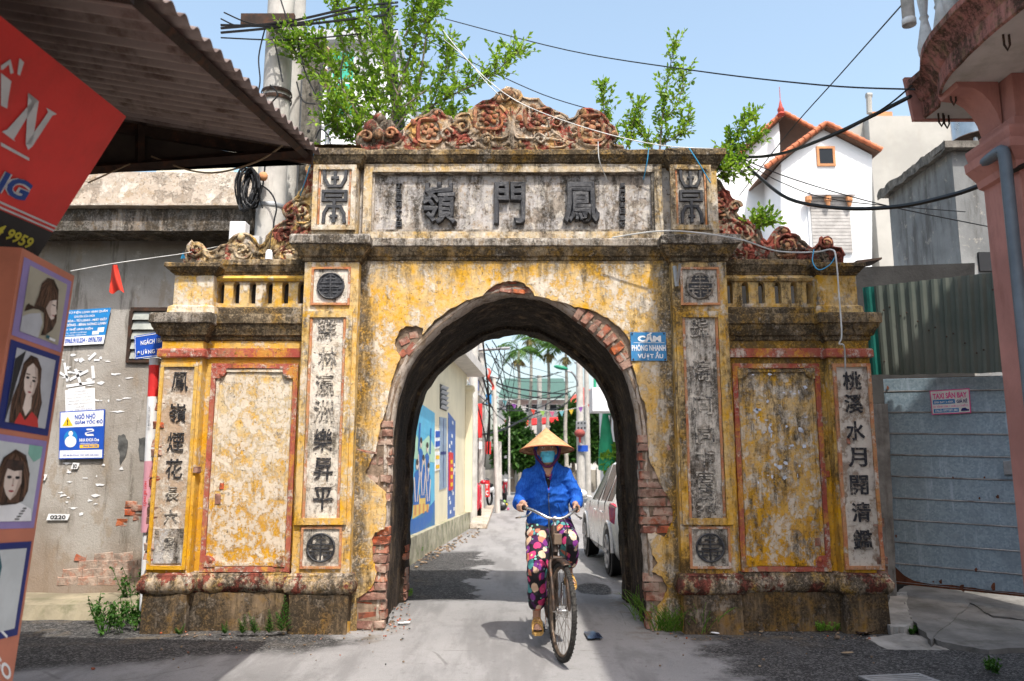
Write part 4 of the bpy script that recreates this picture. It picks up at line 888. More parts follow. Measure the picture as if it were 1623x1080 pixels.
b.txt(m, 'NHA KHOA One', .46, .35, .90, .42, 0, .03); b.txt(m, 'TRỒNG RĂNG IMPLANT', .47, .305, .88, .335, 0, .01); b.rect(m, .47, .22, .90, .29, 3, .002); b.txt(m, '0964 844 938', .54, .235, .87, .275, 1, .02)
b.txt(m, 'TÀI TRỢ', .38, .125, .6, .16, 6, .01); b.txt(m, 'SỐ 98 ĐƯỜNG TÂY HỒ, HÀ NỘI', .1, .05, .9, .11, 1, .01)
m.build('lettering', Mset, th)
# alley name plate and its wrapped pipe
YA = 7.22
pp = thing('sticker_covered_pipe', 'white plastic pipe wrapped in red and white adverts beside the gate', 'pipe', (P(233, 960, YA).x, YA, 0))
top_, bot_ = P(245, 568, YA), P(226, 968, YA)
segs = [(0, .03, M_pgrey), (.03, .16, M_pred), (.16, .33, M_pw), (.33, .42, M_pw), (.42, .60, M_fpink), (.60, .70, M_fpink), (.70, 1.0, M_pw)]
for t0_, t1_, mt in segs: MB().tube([top_.lerp(bot_, t0_), top_.lerp(bot_, t1_)], .045 - .018 * (t0_ > .6), 14).build('wrapped_sleeve', mt, pp, smooth=50)
m = MB(); q = top_.lerp(bot_, .43) + Vector((.01, -.03, 0)); d_ = (bot_ - top_).normalized()
for t_, st, mi in ((.245, 'XE PHỚT', 6), (.64, 'HÚT BỂ PHỐT', 1), (.55, 'HÚT BỂ PHỐT', 5)):
    text(m, st, top_.lerp(bot_, t_) + Vector((0, -.047 if t_ < .6 else -.03, 0)), d_, (1, 0, 0), .22, .030, bold=.02, mi=mi, anchor=1)
m.build('lettering', Mset, pp)
b, th = board_thing('alley_sign', 'blue alley name plate on the wrapped pipe, half hidden by the gate', 'sign', [(213, 533), (275, 523), (275, 562), (214, 570)], YA - .02, .006, M_pblue)
m = MB(); b.txt(m, 'NGÁCH 180', .16, .56, .70, .80, 0, .02); b.txt(m, 'ĐƯỜNG TÂY', .06, .15, .80, .38, 0, .02)
for r_ in ((.02, .94, .98, .965), (.02, .035, .98, .06), (.015, .04, .025, .96)): b.rect(m, *r_, 0)
m.build('lettering', Mset, th)
# ------------------------------------------------------------------ shop house, awning and signs on the near left
M_shop = simple('dark_shop_front', (.06, .045, .035), .8, var=.4, scale=3, bump=.3)
shop = thing('shop_house', 'shaded shop house with a dark front behind the portrait light box', 'shop', (-4.5, 2, 0))
MB().box(-7, -3.1, -4, 4.9, -.1, 3.9).build('wall', M_shop, shop); MB().box(-3.09, -3.03, 1.0, 4.6, .3, 2.5).build('shutter', M_rust, shop)
def awz(x, y): return 3.35 + .16 * (y - 4.8) + .17 * (-1.25 - x)
aw = thing('corrugated_awning', 'rusty corrugated metal awning on steel rafters over the shop front', 'awning', (-2.2, 3, 3.2))
a = NT('brown_awning_sheet'); n1 = a.noise(5, 8, .7); n2 = a.noise(1.2, 5, .6)
M_awn = a.out(a.mix(a.ss(n1, .45, .7), a.mix(n2, (.22, .165, .145), (.30, .235, .21)), (.10, .06, .045)), .6, .25, a.noise(30, 5), .2)
ya, yb = -.6, 4.82
per = .118
m = MB(); m.grid(lambda u, v: Vector((-1.22 - 2.0 * u, ya + (yb - ya) * v, awz(-1.22 - 2.0 * u, ya + (yb - ya) * v) + .016 * math.sin(2 * math.pi * (ya + (yb - ya) * v) / per) + .004 * noise.noise(Vector((u * 4, v * 40, 0))))), 10, 460)
o = m.build('roof_sheet', M_awn, aw, smooth=180); md = o.modifiers.new('s', 'SOLIDIFY'); md.thickness = .004
MB().tube([(-1.30, ya, awz(-1.30, ya) - .045), (-1.30, yb, awz(-1.30, yb) - .045)], .028, 4).build('eave_rail', M_rust, aw)
for yy in (4.76, 2.4, .2): MB().sheet((-1.26, yy, awz(-1.26, yy) - .02), (-3.1, yy, awz(-3.1, yy) - .02), (-3.1, yy, awz(-3.1, yy) - .09), (-1.26, yy, awz(-1.26, yy) - .09), (0, .04, 0)).build('rafter', M_rust, aw)
e0, e1 = P(494, 241, 4.76), P(100, 272, 4.76)
MB().tube([e0, e1], .035, 4).build('tie_beam', M_rust, aw); MB().tube([P(222, 200, 4.76), P(222, 262, 4.76)], .03, 4).build('strut', M_rust, aw)
MB().plate([(e0.x - .3, e0.z - .005), (e0.x - .05, awz(e0.x - .05, 4.8) - .1), (e1.x, awz(e1.x, 4.8) - .09), (e1.x, e1.z)], 4.80, 4.81).build('gable_board', M_shop, aw)
M_cord = simple('tan_cord', (.28, .20, .12), .7, bump=0)
cds = MB()
for q_ in ([(250, 0, 2.9), (290, 60, 3.1), (340, 105, 3.4), (390, 150, 3.8), (425, 185, 4.3), (452, 215, 4.6), (448, 230, 4.7), (410, 255, 4.75), (350, 273, 4.75), (300, 270, 4.75), (240, 248, 4.75)],):
    cds.tube(smoothline([P(x, y, Y) for x, y, Y in q_], 4), .006, 5)
tag(cds.build('loop_cord', M_cord, None), 'tan cord looping under the corrugated awning to its tie beam', 'cord')
cds = MB(); cds.tube([P(206, 260, 4.7), P(140, 290, 4.5)], .005, 5); tag(cds.build('stay_cord', M_cord, None), 'short taut tan cord from the awning beam to the red sign', 'cord')
# red signboard
TR = P(200, 185, 3.3); TL = P(0, 25, 2.45); BR = P(52, 418, 3.3)
TL2 = TR + (TL - TR) * 1.8; BL2 = TL2 + (BR - TR)
rb_ = Board(TL2, TR, BR, BL2)
sg = thing('shop_signboard', 'tilted red shop signboard with white, blue and yellow lettering under the awning', 'sign', rb_.map(.5, 0))
M_redb = simple('red_sign_sheet', (.58, .035, .03), .5, var=.15, scale=3, bump=.1, bscale=60, dirt=.2, dirtcol=(.25, .03, .02))
m = MB(); rb_.slab(m, .04); m.build('panel', M_redb, sg)
def vof(px, py):
    q = rb_.hit(px, py); return q
m = MB()
k1 = rb_.sub([(-60, 296), (88, 372), (52, 418), (-60, 330)])
s0 = rb_.hit(88, 372); vv = (s0 - BR).length / (TR - BR).length
rb_.rect(m, 0, 0, 1, vv, 4, .003); rb_.rect(m, 0, vv + .008, 1, vv + .018, 0, .003); rb_.rect(m, 0, vv + .032, 1, vv + .042, 0, .003)
Ms2 = [flat('sign_silver', (.50, .50, .50)), flat('sign_deep_blue', (.012, .05, .22)), M_pcyan, flat('sign_olive_yellow', (.55, .50, .05)), M_pblk]
def nl(px0, pts):                                               # a serif letter drawn by hand on the sign
    for q_ in pts:
        V2 = [Vector((x, y, 0)) for x, y in q_]
        for t_ in geometry.tessellate_polygon([V2]): 
            px_ = [rb_.hit(*q_[i]) + rb_.N * .004 for i in t_]
            m.add(px_, [(0, 1, 2)], 0)
f3 = lambda L: [(x / 3, 60 + y / 3) for x, y in L]
nl(0, [f3([(130, 260), (178, 300), (165, 310), (62, 480), (68, 492), (5, 445), (15, 440), (30, 435), (150, 300), (128, 275)]), f3([(130, 260), (180, 300), (150, 505), (118, 505)]), f3([(215, 330), (268, 362), (245, 368), (150, 515), (130, 532), (118, 505), (225, 352)]),
       f3([(0, 495), (135, 570), (135, 584), (0, 512)]), f3([(0, 165), (50, 205), (35, 290), (30, 335), (0, 320)]), f3([(0, 130), (45, 100), (60, 165), (45, 170), (38, 125), (10, 150), (0, 150)]), f3([(88, 95), (110, 115), (90, 180), (78, 170)])])
for st, q_, mi, bd in (('NG', [(-32, 253), (51, 291), (44, 322), (-40, 292)], 0, .075), ('NG', [(-32, 253), (51, 291), (44, 322), (-40, 292)], 1, .03), ('4 9959', [(-4, 352), (53, 378), (46, 396), (-12, 370)], 3, .03)):
    rb_.sub(q_).txt(m, st, 0, 0, 1, 1, mi, bd, .0045 if mi == 0 else .006, .25)
m.build('lettering', Ms2, sg)
# salon light box
tl, tr, br = P(35, 393, 3.0), P(118, 438, 3.38), P(20, 1080, 3.38)
dn = (br - tr) * 1.12; pb = Board(tl, tr, tr + dn, tl + dn)
lb = thing('salon_light_box', 'tall orange light box with four framed hair portraits by the shop', 'light box', pb.map(.5, 0))
m = MB(); pb.slab(m, .09); m.build('case', M_orange, lb)
Mp = [M_pw, M_hair_p, M_skin_p, M_lip, M_bgp, M_pgrey, M_hair2, M_mint, M_pblk, M_redb, flat('print_hair_shine', (.16, .085, .05)), flat('print_hair_dark', (.012, .008, .007)), flat('print_teal_shine', (.06, .22, .24)), flat('print_skin_shade', (.46, .36, .30)), flat('print_pale_ground', (.50, .53, .53))]
tall = 1 / 1.12
for i, (v0, v1, fm) in enumerate([(.018, .203, M_lav), (.213, .415, M_pnavy), (.428, .640, M_lav), (.672, .892, M_pnavy)]):
    v0, v1 = 1 - v1 * tall, 1 - v0 * tall
    fr = MB(); pb.rect(fr, .05, v0, .95, v1, 0, .002); ob = fr.build('portrait', fm, lb)
    h = v1 - v0; s = Board(pb.map(.16 if i != 2 else .06, v1 - h * .07, .003), pb.map(.87, v1 - h * .07, .003), pb.map(.87, v0 + h * .08, .003), pb.map(.16 if i != 2 else .06, v0 + h * .08, .003))
    m = MB(); s.rect(m, 0, 0, 1, 1, (4, 5, 14, 14)[i], .001)
    def poly(L, mi, l):
        for t_ in geometry.tessellate_polygon([[Vector((x, y, 0)) for x, y in L]]): s.poly(m, [L[j] for j in t_], mi, l)
    if i == 0:
        poly([(.15, .30), (.0, .22), (0, 0), (.45, .0), (.50, .25), (.42, .38)], 5, .002)
        poly([(.10, .45), (.22, .40), (.30, .62), (.33, .82), (.45, .95), (.62, .97), (.78, .85), (.82, .60), (.85, .35), (.78, .20), (.62, .08), (.50, .05), (.55, .20), (.50, .40), (.36, .42), (.16, .44), (.02, .30), (.05, .40)], 1, .003)
        poly([(.60, .62), (.76, .68), (.78, .55), (.82, .47), (.77, .44), (.77, .38), (.70, .34), (.60, .40), (.52, .48)], 2, .004); s.rect(m, .70, .41, .77, .425, 3, .005); s.rect(m, .66, .57, .75, .585, 8, .005); s.rect(m, .72, .03, .88, .07, 0, .005); s.rect(m, .63, .04, .72, .09, 6, .005)
    elif i == 1:
        poly([(.0, .0), (.0, .85), (.22, 1), (.10, .5)], 8, .002)
        poly([(.08, .0), (.06, .3), (.16, .55), (.20, .82), (.34, .96), (.52, .95), (.66, .82), (.70, .55), (.80, .35), (.76, .08), (.6, .0)], 1, .003)
        poly([(.27, .60), (.30, .78), (.42, .86), (.55, .80), (.60, .62), (.55, .45), (.46, .36), (.38, .40), (.30, .48)], 2, .004); poly([(.37, .42), (.52, .40), (.54, .24), (.44, .12), (.34, .22)], 2, .0038)
        for u in (.34, .50): s.ell(m, u, .645 - (u - .34) * .15, .042, .018, 8, .005); s.rect(m, u - .05, .685 - (u - .34) * .15, u + .05, .70 - (u - .34) * .15, 1, .005)
        s.ell(m, .435, .455, .045, .012, 3, .005); s.rect(m, .42, .53, .45, .54, 3, .005); poly([(.2, 0), (.3, .16), (.44, .06), (.58, .2), (.75, .12), (.8, 0)], 9, .0035)
    elif i == 2:
        poly([(.70, 1), (1, 1), (1, .85), (.85, .78), (.7, .88)], 7, .002); poly([(0, .0), (0, .2), (.3, .25), (.6, .27), (.95, .16), (1, 0)], 0, .002)
        poly([(.10, .25), (.08, .5), (.20, .80), (.42, .92), (.66, .86), (.80, .62), (.82, .40), (.74, .26), (.60, .22), (.3, .2)], 1, .003)
        poly([(.28, .55), (.32, .70), (.60, .70), (.64, .50), (.56, .34), (.46, .27), (.36, .34), (.29, .44)], 2, .004)
        for u in (.37, .54): s.ell(m, u, .56, .05, .02, 8, .005)
        s.ell(m, .45, .385, .055, .014, 3, .005); s.rect(m, .44, .45, .475, .46, 3, .005)
        for k in range(5): s.rect(m, .62 + k * .035, .02 + k * .035, .72 + k * .03, .035 + k * .035, 8, .004)
    else:
        poly([(0, .0), (0, .95), (.35, .96), (.45, .8), (.42, .4), (.30, .15), (.2, .1)], 6, .003); poly([(0, .1), (0, .5), (.12, .5), (.16, .3), (.1, .1)], 2, .004)
        for k in range(4): s.rect(m, .0 + k * .05, .02 + k * .03, .06 + k * .05, .045 + k * .03, 8, .005)
    hp = {0: [(.10, .45), (.22, .40), (.30, .62), (.33, .82), (.45, .95), (.62, .97), (.78, .85), (.82, .60), (.85, .35), (.78, .20), (.62, .08), (.50, .05), (.55, .20), (.50, .40), (.36, .42), (.16, .44)], 1: [(.08, .0), (.06, .3), (.16, .55), (.20, .82), (.34, .96), (.52, .95), (.66, .82), (.70, .55), (.80, .35), (.76, .08), (.6, .0)], 2: [(.10, .25), (.08, .5), (.20, .80), (.42, .92), (.66, .86), (.80, .62), (.82, .40), (.74, .26), (.60, .22), (.3, .2)], 3: [(0, .0), (0, .95), (.35, .96), (.45, .8), (.42, .4), (.30, .15), (.2, .1)]}[i]
    ct = {0: (.56, .93), 1: (.43, .93), 2: (.44, .90), 3: (.1, .95)}[i]
    for k in range(110):                                            # strands of hair catching the light
        u1 = rnd.uniform(0, .95); w_ = rnd.uniform(.003, .008); ph = rnd.uniform(0, 6); pv_ = None; mi = rnd.choice((10, 10, 11) if i < 3 else (12, 12, 11))
        for j in range(13):
            t = j / 12; u = ct[0] + (u1 - ct[0]) * min(1, t * 2.2) ** .6 + .025 * math.sin(t * 9 + ph) * t * (1.4 if i == 1 else .5); v = ct[1] - t * (ct[1] - .02)
            if pv_ and inpoly(u, v, hp) and inpoly(pv_[0], pv_[1], hp): s.poly(m, [(pv_[0] - w_, pv_[1]), (pv_[0] + w_, pv_[1]), (u + w_, v), (u - w_, v)], mi, .0034)
            pv_ = (u, v)
    if i == 0: poly([(.60, .62), (.66, .64), (.64, .50), (.68, .40), (.62, .38), (.52, .48)], 13, .0045)
    if i == 1: poly([(.46, .84), (.55, .80), (.60, .62), (.55, .45), (.46, .36), (.52, .5), (.52, .7)], 13, .0045); poly([(.42, .60), (.46, .60), (.47, .52), (.44, .50)], 13, .0046)
    if i == 2: poly([(.54, .70), (.60, .70), (.64, .50), (.56, .34), (.46, .27), (.54, .42), (.57, .55)], 13, .0045); poly([(.44, .55), (.48, .55), (.485, .45), (.45, .44)], 13, .0046); poly([(.24, .60), (.26, .78), (.62, .78), (.66, .60), (.60, .66), (.45, .64), (.30, .67)], 1, .0047)
    m.build('photograph', Mp, ob)
m = MB(); pb.sub([(-8, 965), (14, 990), (10, 1012), (-12, 990)]).txt(m, '2', 0, 0, 1, 1, 0, .03); pb.sub([(-12, 1030), (18, 1060), (14, 1082), (-16, 1052)]).txt(m, 'GO', 0, 0, 1, 1, 0, .03); m.build('lettering', [M_pw], lb)
# ================================================================== metal door, sheets and yard on the right
a = NT('spangled_galvanised_door'); p = a.pos()
n1 = a.vor(60, out='Color'); n2 = a.noise(2.2, 6, .6); st = a.noise(4, 8, .7, a.sc(p, (5, 5, .5)))
c = a.mix(a.xyz(n1, 0), (.21, .29, .35), (.32, .41, .48)); c = a.mix(a.math('MULTIPLY', a.ss(st, .52, .68), .6), c, (.46, .55, .66)); c = a.mix(a.math('MULTIPLY', a.ss(n2, .45, .7), .5), c, (.19, .24, .28))
c = a.mix(a.ss(a.noise(5, 9, .7, a.sc(p, (1, 1, .7), (3, 3, 9))), .69, .71), c, (.09, .03, .015))
M_galv = a.out(c, .5, .35, a.noise(50, 4), .15)
M_rustred = simple('flaking_rust', (.10, .035, .018), .9, var=.6, scale=14, bump=.6)
a = NT('faded_green_sheet'); p = a.pos(); n1 = a.noise(1.5, 6, .6); st = a.noise(7, 8, .7, a.sc(p, (4, 4, .5)))
c = a.mix(a.ss(n1, .3, .7), (.075, .092, .075), (.12, .13, .108)); c = a.mix(a.math('MULTIPLY', a.ss(st, .55, .75), .5), c, (.10, .17, .14)); c = a.mix(a.ss(a.noise(9, 7, .7, a.sc(p, (3, 3, .4), (2, 7, 1))), .70, .73), c, (.22, .11, .05))
M_fgreen = a.out(c, .6, .1, a.noise(40, 4), .1)
M_teal = simple('teal_sheet_paint', (.008, .12, .095), .5, var=.3, dirt=.3, dirtcol=(.02, .06, .05))
dq = [P(1400, 600, 8.15), P(1660, 594, 7.30), P(1680, 952, 7.30), P(1420, 925, 8.15)]
db = Board(*dq)
door = thing('metal_door', 'grey galvanised metal door of horizontal panels with rusty bottom edge', 'door', db.map(.5, 0))
m = MB(); db.slab(m, .03, 0, 0, 0, 1, 1); o_ = m.build('backing', M_rust, door); 
ys = [600, 622, 656, 690, 724, 758, 792, 826, 861, 894, 922]
for i in range(10):
    v1 = 1 - (ys[i] - 600) / 325; v0 = 1 - (ys[i + 1] - 600) / 325
    m = MB(); q = [db.map(0.0, v0 + .004, .012), db.map(1, v0 + .004, .012), db.map(1, v1 - .004, .012), db.map(0, v1 - .004, .012)]
    m.sheet(*q, db.N * -.012); m.build('panel', M_galv, door, bevel=.003)
    m = MB(); m.tube([db.map(0, v0, .010), db.map(1, v0, .010)], .008, 5); m.build('seam', M_steel, door)
m = MB(); pts = [(0, 0)] + [(t / 16, .012 + .035 * abs(noise.noise(Vector((t * 1.7, 3, 0)))) + (.07 if t == 0 else .02 if t == 1 else 0)) for t in range(17)] + [(1, 0)]
for t_ in geometry.tessellate_polygon([[Vector((x, y, 0)) for x, y in pts]]): db.poly(m, [pts[i] for i in t_], 0, .0165)
m.build('rusty_edge', M_rustred, door)
for px, py, r_ in [(1492, 922, .022), (1548, 904, .02), (1480, 922, .009), (1527, 931, .03), (1421, 850, .013), (1576, 930, .03), (1412, 790, .03), (1553, 790, .011), (1511, 757, .01), (1561, 757, .01), (1408, 616, .02), (1582, 788, .018)]:
    m = MB(); q = db.hit(px, py) + db.N * .0175; k = 9
    m.add([q + (U_ * math.cos(2 * math.pi * i / k) * rnd.uniform(.6, 1.2) + V_ * math.sin(2 * math.pi * i / k) * rnd.uniform(.6, 1.4)) * r_ for i in range(k)], [tuple(range(k))]); m.build('rust_spot', M_rustred, door)
lk = db.sub([(1590, 731), (1616, 729), (1618, 752), (1592, 753)]); m = MB(); lk.slab(m, -.02); lo = m.build('lock_plate', M_steel, door, bevel=.004)
m = MB(); lk.rect(m, .55, .25, .8, .6, 0, .022); m.build('keyhole', M_rust, lo)
b, th = board_thing('taxi_notice', 'small pink and white airport taxi advert stuck on the metal door', 'notice', [(1474, 620), (1537, 616), (1540, 655), (1478, 658)], 7.6, .004)
q = [db.hit(*x) + db.N * .022 for x in [(1474, 620), (1537, 616), (1540, 655), (1478, 658)]]
for ch in list(th.children): bpy.data.objects.remove(ch)
b = Board(*q); th.location = b.map(.5, 0); WL[th] = b.map(.5, 0)
m = MB(); b.slab(m, .003); m.build('sheet', M_ppink, th); m = MB(); b.rect(m, .025, .04, .975, .96, 0)
b.txt(m, 'TAXI SÂN BAY', .07, .64, .93, .92, 6, .035); b.rect(m, .06, .42, .62, .60, 2, .003); b.txt(m, 'SÂN BAY 3-400K', .09, .455, .59, .565, 0, .03, .004); b.txt(m, 'GIÁ RẺ', .66, .43, .93, .61, 1, .035)
b.txt(m, 'ĐI TỈNH 10K / 1KM (2 CHIỀU)', .06, .26, .94, .39, 6, .01); b.rect(m, .06, .07, .70, .23, 2, .003); b.txt(m, 'ZALO: 0977.871.081', .09, .10, .67, .20, 0, .03, .004); b.poly(m, [(.75, .09), (.95, .09), (.96, .16), (.91, .17), (.87, .23), (.79, .22), (.76, .16)], 1, .003)
m.build('lettering', [M_pw, M_pnavy, M_pcyan, M_pyel, M_pblk, M_pred, M_ppink], th)
cb = Board(P(1366, 456, 8.0), P(1606, 428, 7.0), P(1612, 590, 7.0), P(1379, 595, 8.0))
shp = thing('corrugated_sheet', 'faded green corrugated sheet screen hung above the metal door', 'metal sheet', cb.map(.5, 0))
def corr(u0, u1, nm, mt, l=0.0, per=.105):
    W_ = (cb.c[1] - cb.c[0]).length; n_ = int((u1 - u0) * W_ / per * 8)
    def f(u, v):
        uu = u0 + (u1 - u0) * u; t = (uu * W_ / per) % 1.0
        hgt = .018 * min(1, max(0, (abs(t - .5) - .18) / .10)); return cb.map(uu, v + .012 * (1 - v) * noise.noise(Vector((uu * 6, 0, 0))), l - hgt)
    m = MB(); m.grid(f, n_, 3); o = m.build(nm, mt, shp); md = o.modifiers.new('s', 'SOLIDIFY'); md.thickness = .003
corr(.0, .09, 'sheet', M_teal); corr(.085, .94, 'sheet', M_fgreen, .004); corr(.935, 1.0, 'sheet', M_teal)
for i in range(14): 
    m = MB(); m.ell(cb.map(.12 + .8 * ((i * .618) % 1), .15 + .7 * ((i * .37) % 1), .004), .009, 6); m.build('rivet', M_rust, shp)
M_wallr = simple('dark_streaked_render', (.032, .031, .030), .95, var=.5, scale=2.2, bump=.5, bscale=30, dirt=.75, dirtcol=(.03, .03, .03), streak=True)
pst = thing('gate_post', 'leaning grey concrete post between the gate and the metal door', 'post', (P(1405, 940, 8.1).x, 8.1, 0))
q0, q1 = P(1408, 940, 8.1), P(1394, 640, 8.1)
m = MB(); 
for i in range(9):
    pass
m.grid(lambda u, v: q0.lerp(q1, v) + Vector((.085 * (-1 + 2 * u), .02 * math.sin(u * 3.1), 0)), 3, 14); m.sheet(q0 + Vector((-.085, .02, -.1)), q0 + Vector((.085, .02, -.1)), q1 + Vector((.085, .02, 0)), q1 + Vector((-.085, .02, 0)), (0, .14, 0)); m.rough(.012, 6)
m.build('shaft', simple('cracked_post_concrete', (.20, .195, .185), .9, var=.4, bump=.4, dirt=.5, streak=True), pst)
# dark yard wall and grey house behind the sheets
yw_ = thing('yard_wall', 'dark mouldy concrete wall above the corrugated sheet', 'wall', (5.2, 8.6, 0))
wq = Board(P(1130, 432, 8.95), P(1545, 417, 8.6), P(1545, 1000, 8.6), P(1130, 1000, 8.95)); m = MB(); wq.slab(m, .2); m.build('wall', M_wallr, yw_)
m = MB(); m.sheet(P(1358, 413, 8.75), P(1398, 408, 8.75), P(1398, 411, 8.75), P(1358, 418, 8.75), (0, .3, 0)); m.build('roof_sheet', M_rust, yw_)
a = NT('blue_grey_stained_render'); p = a.pos(); n1 = a.noise(.9, 7, .6); st = a.noise(2.2, 9, .72, a.sc(p, (2.5, 2.5, .45))); n3 = a.noise(6, 8, .7)
c = a.mix(a.ss(n1, .3, .7), (.15, .155, .155), (.30, .305, .30)); c = a.mix(a.math('MULTIPLY', a.ss(st, .45, .65), .8), c, (.085, .08, .075)); c = a.mix(a.math('MULTIPLY', a.ss(n3, .58, .64), .5), c, (.40, .37, .32))
M_bgr = a.out(c, .95, 0, a.noise(40, 6, .7), .4)
gh = thing('grey_house', 'stained windowless grey house with a slab roof beside the pink building', 'house', (7, 11, 0))
yc = 9.9; xcn = P(1513, 300, yc).x; ztp = P(1513, 240, yc).z
MB().box(xcn, xcn + 4, yc, yc + 1.75, -.1, ztp - .002).grid(lambda u, v: Vector((xcn - .004, yc + 1.75 - 1.75 * u, 1 + (ztp - 1) * v)), 20, 20).build('wall', M_bgr, gh)
m = MB(); m.box(xcn - .12, xcn + 4.1, yc - .12, yc + 1.85, ztp, ztp + .10); m.grid(lambda u, v: Vector((xcn - .13, yc - .13 + 1.98 * u, ztp - .03 + .14 * v)), 40, 2); m.rough(.03, 5, .015, 22); m.build('roof_slab', M_concd, gh)
v0, v1 = P(1553, 430, yc - .02), P(1590, 400, yc - .02); MB().box(v0.x, v1.x, yc - .03, yc + .01, v0.z, v1.z).build('opening', M_pblk, gh)
wt = thing('water_tank', 'steel water tank on its stand atop the grey house', 'water tank', (P(1545, 235, 11.5).x, 11.5, 6.2))
q = P(1556, 196, 11.5); m = MB(); m.lathe([(.28, -.32), (.42, -.30), (.42, .5), (.2, .62)], q, 20); m.build('tank', simple('stainless_steel', (.42, .45, .48), .3, .8, var=.2, bump=.1), wt, smooth=40)
m = MB(); m.lathe([(.46, -.36), (.50, -.30), (.46, -.27)], q, 20); m.build('ring', M_rust, wt, smooth=40); m = MB(); [m.tube([q + Vector((x, y, -.3)), q + Vector((x * 1.1, y * 1.1, -1.0))], .03, 5) for x, y in ((-.3, -.3), (.3, -.3), (.3, .3), (-.3, .3))]; kind(m.build('stand', M_steel, wt), 'stuff')
# cracked concrete yard
M_yard = simple('cracked_yard_concrete', (.165, .157, .145), .95, var=.4, scale=2.2, bump=.5, bscale=28, dirt=.7, dirtcol=(.065, .062, .05))
M_yardl = simple('broken_pale_concrete', (.29, .275, .25), .95, var=.35, scale=4, bump=.5, bscale=30, dirt=.5, dirtcol=(.10, .09, .07))
M_mud = simple('wet_dark_mud', (.055, .05, .036), .7, var=.5, scale=5, bump=.6, bscale=25, dirt=.5, dirtcol=(.03, .035, .018))
def slabs(pts, z, t, mat, nm='yard_slab'):
    pl = [G(x, y, zz if (zz := z) is not None else 0) for x, y in pts]
    q = jag([(p.x, p.y) for p in pl], .018, 6, True)
    tri = geometry.tessellate_polygon([[Vector((x, y, 0)) for x, y in q]]); n_ = len(q)
    m = MB(); m.add([(x, y, z + .015 * noise.noise(Vector((x * 3, y * 3, 2))) + .05 * (y - 7.6)) for x, y in q] + [(x * 1.004 - .01, y - .01, z - t) for x, y in q], [tuple(t_) for t_ in tri] + [(i, (i + 1) % n_, n_ + (i + 1) % n_, n_ + i) for i in range(n_)])
    return kind(m.build(nm, mat, None), 'structure')
K4 = 2.841
f4 = lambda L: [(1340 + x / K4, 700 + y / K4) for x, y in L]
slabs(f4([(240, 690), (300, 660), (600, 690), (900, 700), (900, 800), (660, 775), (560, 730), (380, 860), (300, 790)]), .10, .12, M_yard)
slabs(f4([(570, 728), (665, 785), (900, 805), (900, 880), (640, 895), (430, 868), (390, 850)]), .09, .12, M_yard)
slabs(f4([(90, 860), (240, 845), (400, 862), (470, 910), (380, 940), (270, 935)]), .05, .1, M_yardl)
slabs(f4([(190, 800), (200, 700), (280, 690), (290, 770), (300, 800), (270, 815), (200, 815)]), .10, .12, M_yardl)
slabs(f4([(440, 875), (650, 900), (560, 960), (500, 985), (470, 930)]), .04, .08, M_yardl)
slabs(f4([(390, 945), (490, 935), (510, 985), (460, 1005), (430, 980)]), .02, .06, M_yardl)
slabs(f4([(440, 1020), (620, 1025), (690, 1055), (730, 1090), (560, 1090)]), .02, .06, M_yardl)
slabs(f4([(640, 905), (900, 890), (900, 1100), (760, 1100), (700, 1050), (560, 985), (570, 960)]), .015, .04, M_mud, 'mud_bank')
slabs(f4([(30, 845), (200, 850), (380, 945), (430, 990), (500, 1000), (600, 1010), (620, 1030), (420, 1012), (250, 960), (20, 900)]), .012, .03, M_mud, 'mud_bank')
slabs(f4([(30, 832), (190, 812), (205, 822), (120, 842), (60, 855)]), .035, .02, M_rust, 'scrap_sheet')
grt = thing('drain_grate', 'grey iron drain grate set in the dark asphalt', 'drain cover', G(1430, 1078, .0))
g0, g1 = G(1360, 1071, .012), G(1446, 1067, .012); gd = (g1 - g0).normalized(); ge = Vector((gd.y, -gd.x, 0)); GW = (g1 - g0).length * 1.12; GL = .34
M_iron = simple('worn_cast_iron', (.30, .30, .30), .6, .3, var=.3, bump=.3)
def gbar(a0, a1, b0, b1, nm): MB().sheet(g0 + gd * a0 + ge * b0, g0 + gd * a1 + ge * b0, g0 + gd * a1 + ge * b1, g0 + gd * a0 + ge * b1, (0, 0, -.02)).build(nm, M_iron, grt)
for r_ in ((0, GW, 0, .035), (0, GW, GL - .03, GL), (0, .03, .035, GL - .03), (GW - .03, GW, .035, GL - .03)): gbar(*r_, 'frame')
for i in range(7): gbar(.03, GW - .03, .058 + i * .04, .078 + i * .04, 'bar')
MB().sheet(g0, g0 + gd * GW, g0 + gd * GW + ge * GL, g0 + ge * GL, (0, 0, -.005)).xf(Matrix.Translation((0, 0, -.010))).build('pit', M_pblk, grt)
# ------------------------------------------------------------------ pink house with the balcony
M_pink = simple('faded_pink_render', (.43, .20, .165), .9, var=.2, scale=2.2, bump=.35, bscale=25, dirt=.4, dirtcol=(.20, .08, .06), streak=True)
M_pinkd = plaster('mouldy_pink_moulding', yel=(.38, .15, .12), pale=(.40, .18, .15), white=-.5, grey=-.3, mould=1.0, zoff=71, sat=0)
M_sof = simple('stained_white_soffit', (.56, .53, .49), .9, var=.2, scale=1.2, bump=.2, bscale=20, dirt=.45, dirtcol=(.20, .20, .13))
M_balw = simple('grimy_white_baluster', (.55, .55, .54), .8, var=.25, dirt=.5, dirtcol=(.2, .2, .19))
pk = thing('pink_house', 'pink rendered house with curved balcony, corner column and grey drainpipe', 'house', (4, 3, 0))
MB().box(3.3, 6, .5, 4.25, -.1, 7.6).build('wall', M_pink, pk)  # rises out of view, height and length shaped for the shade on the gate
MB().box(2.35, 6, .5, 4.75, 7.6, 7.8).build('roof', M_pink, pk)  # unseen slab added above the balcony, overhang set to shade the gate wing
x_, y0_, y1_ = 2.86, 4.28, 4.62
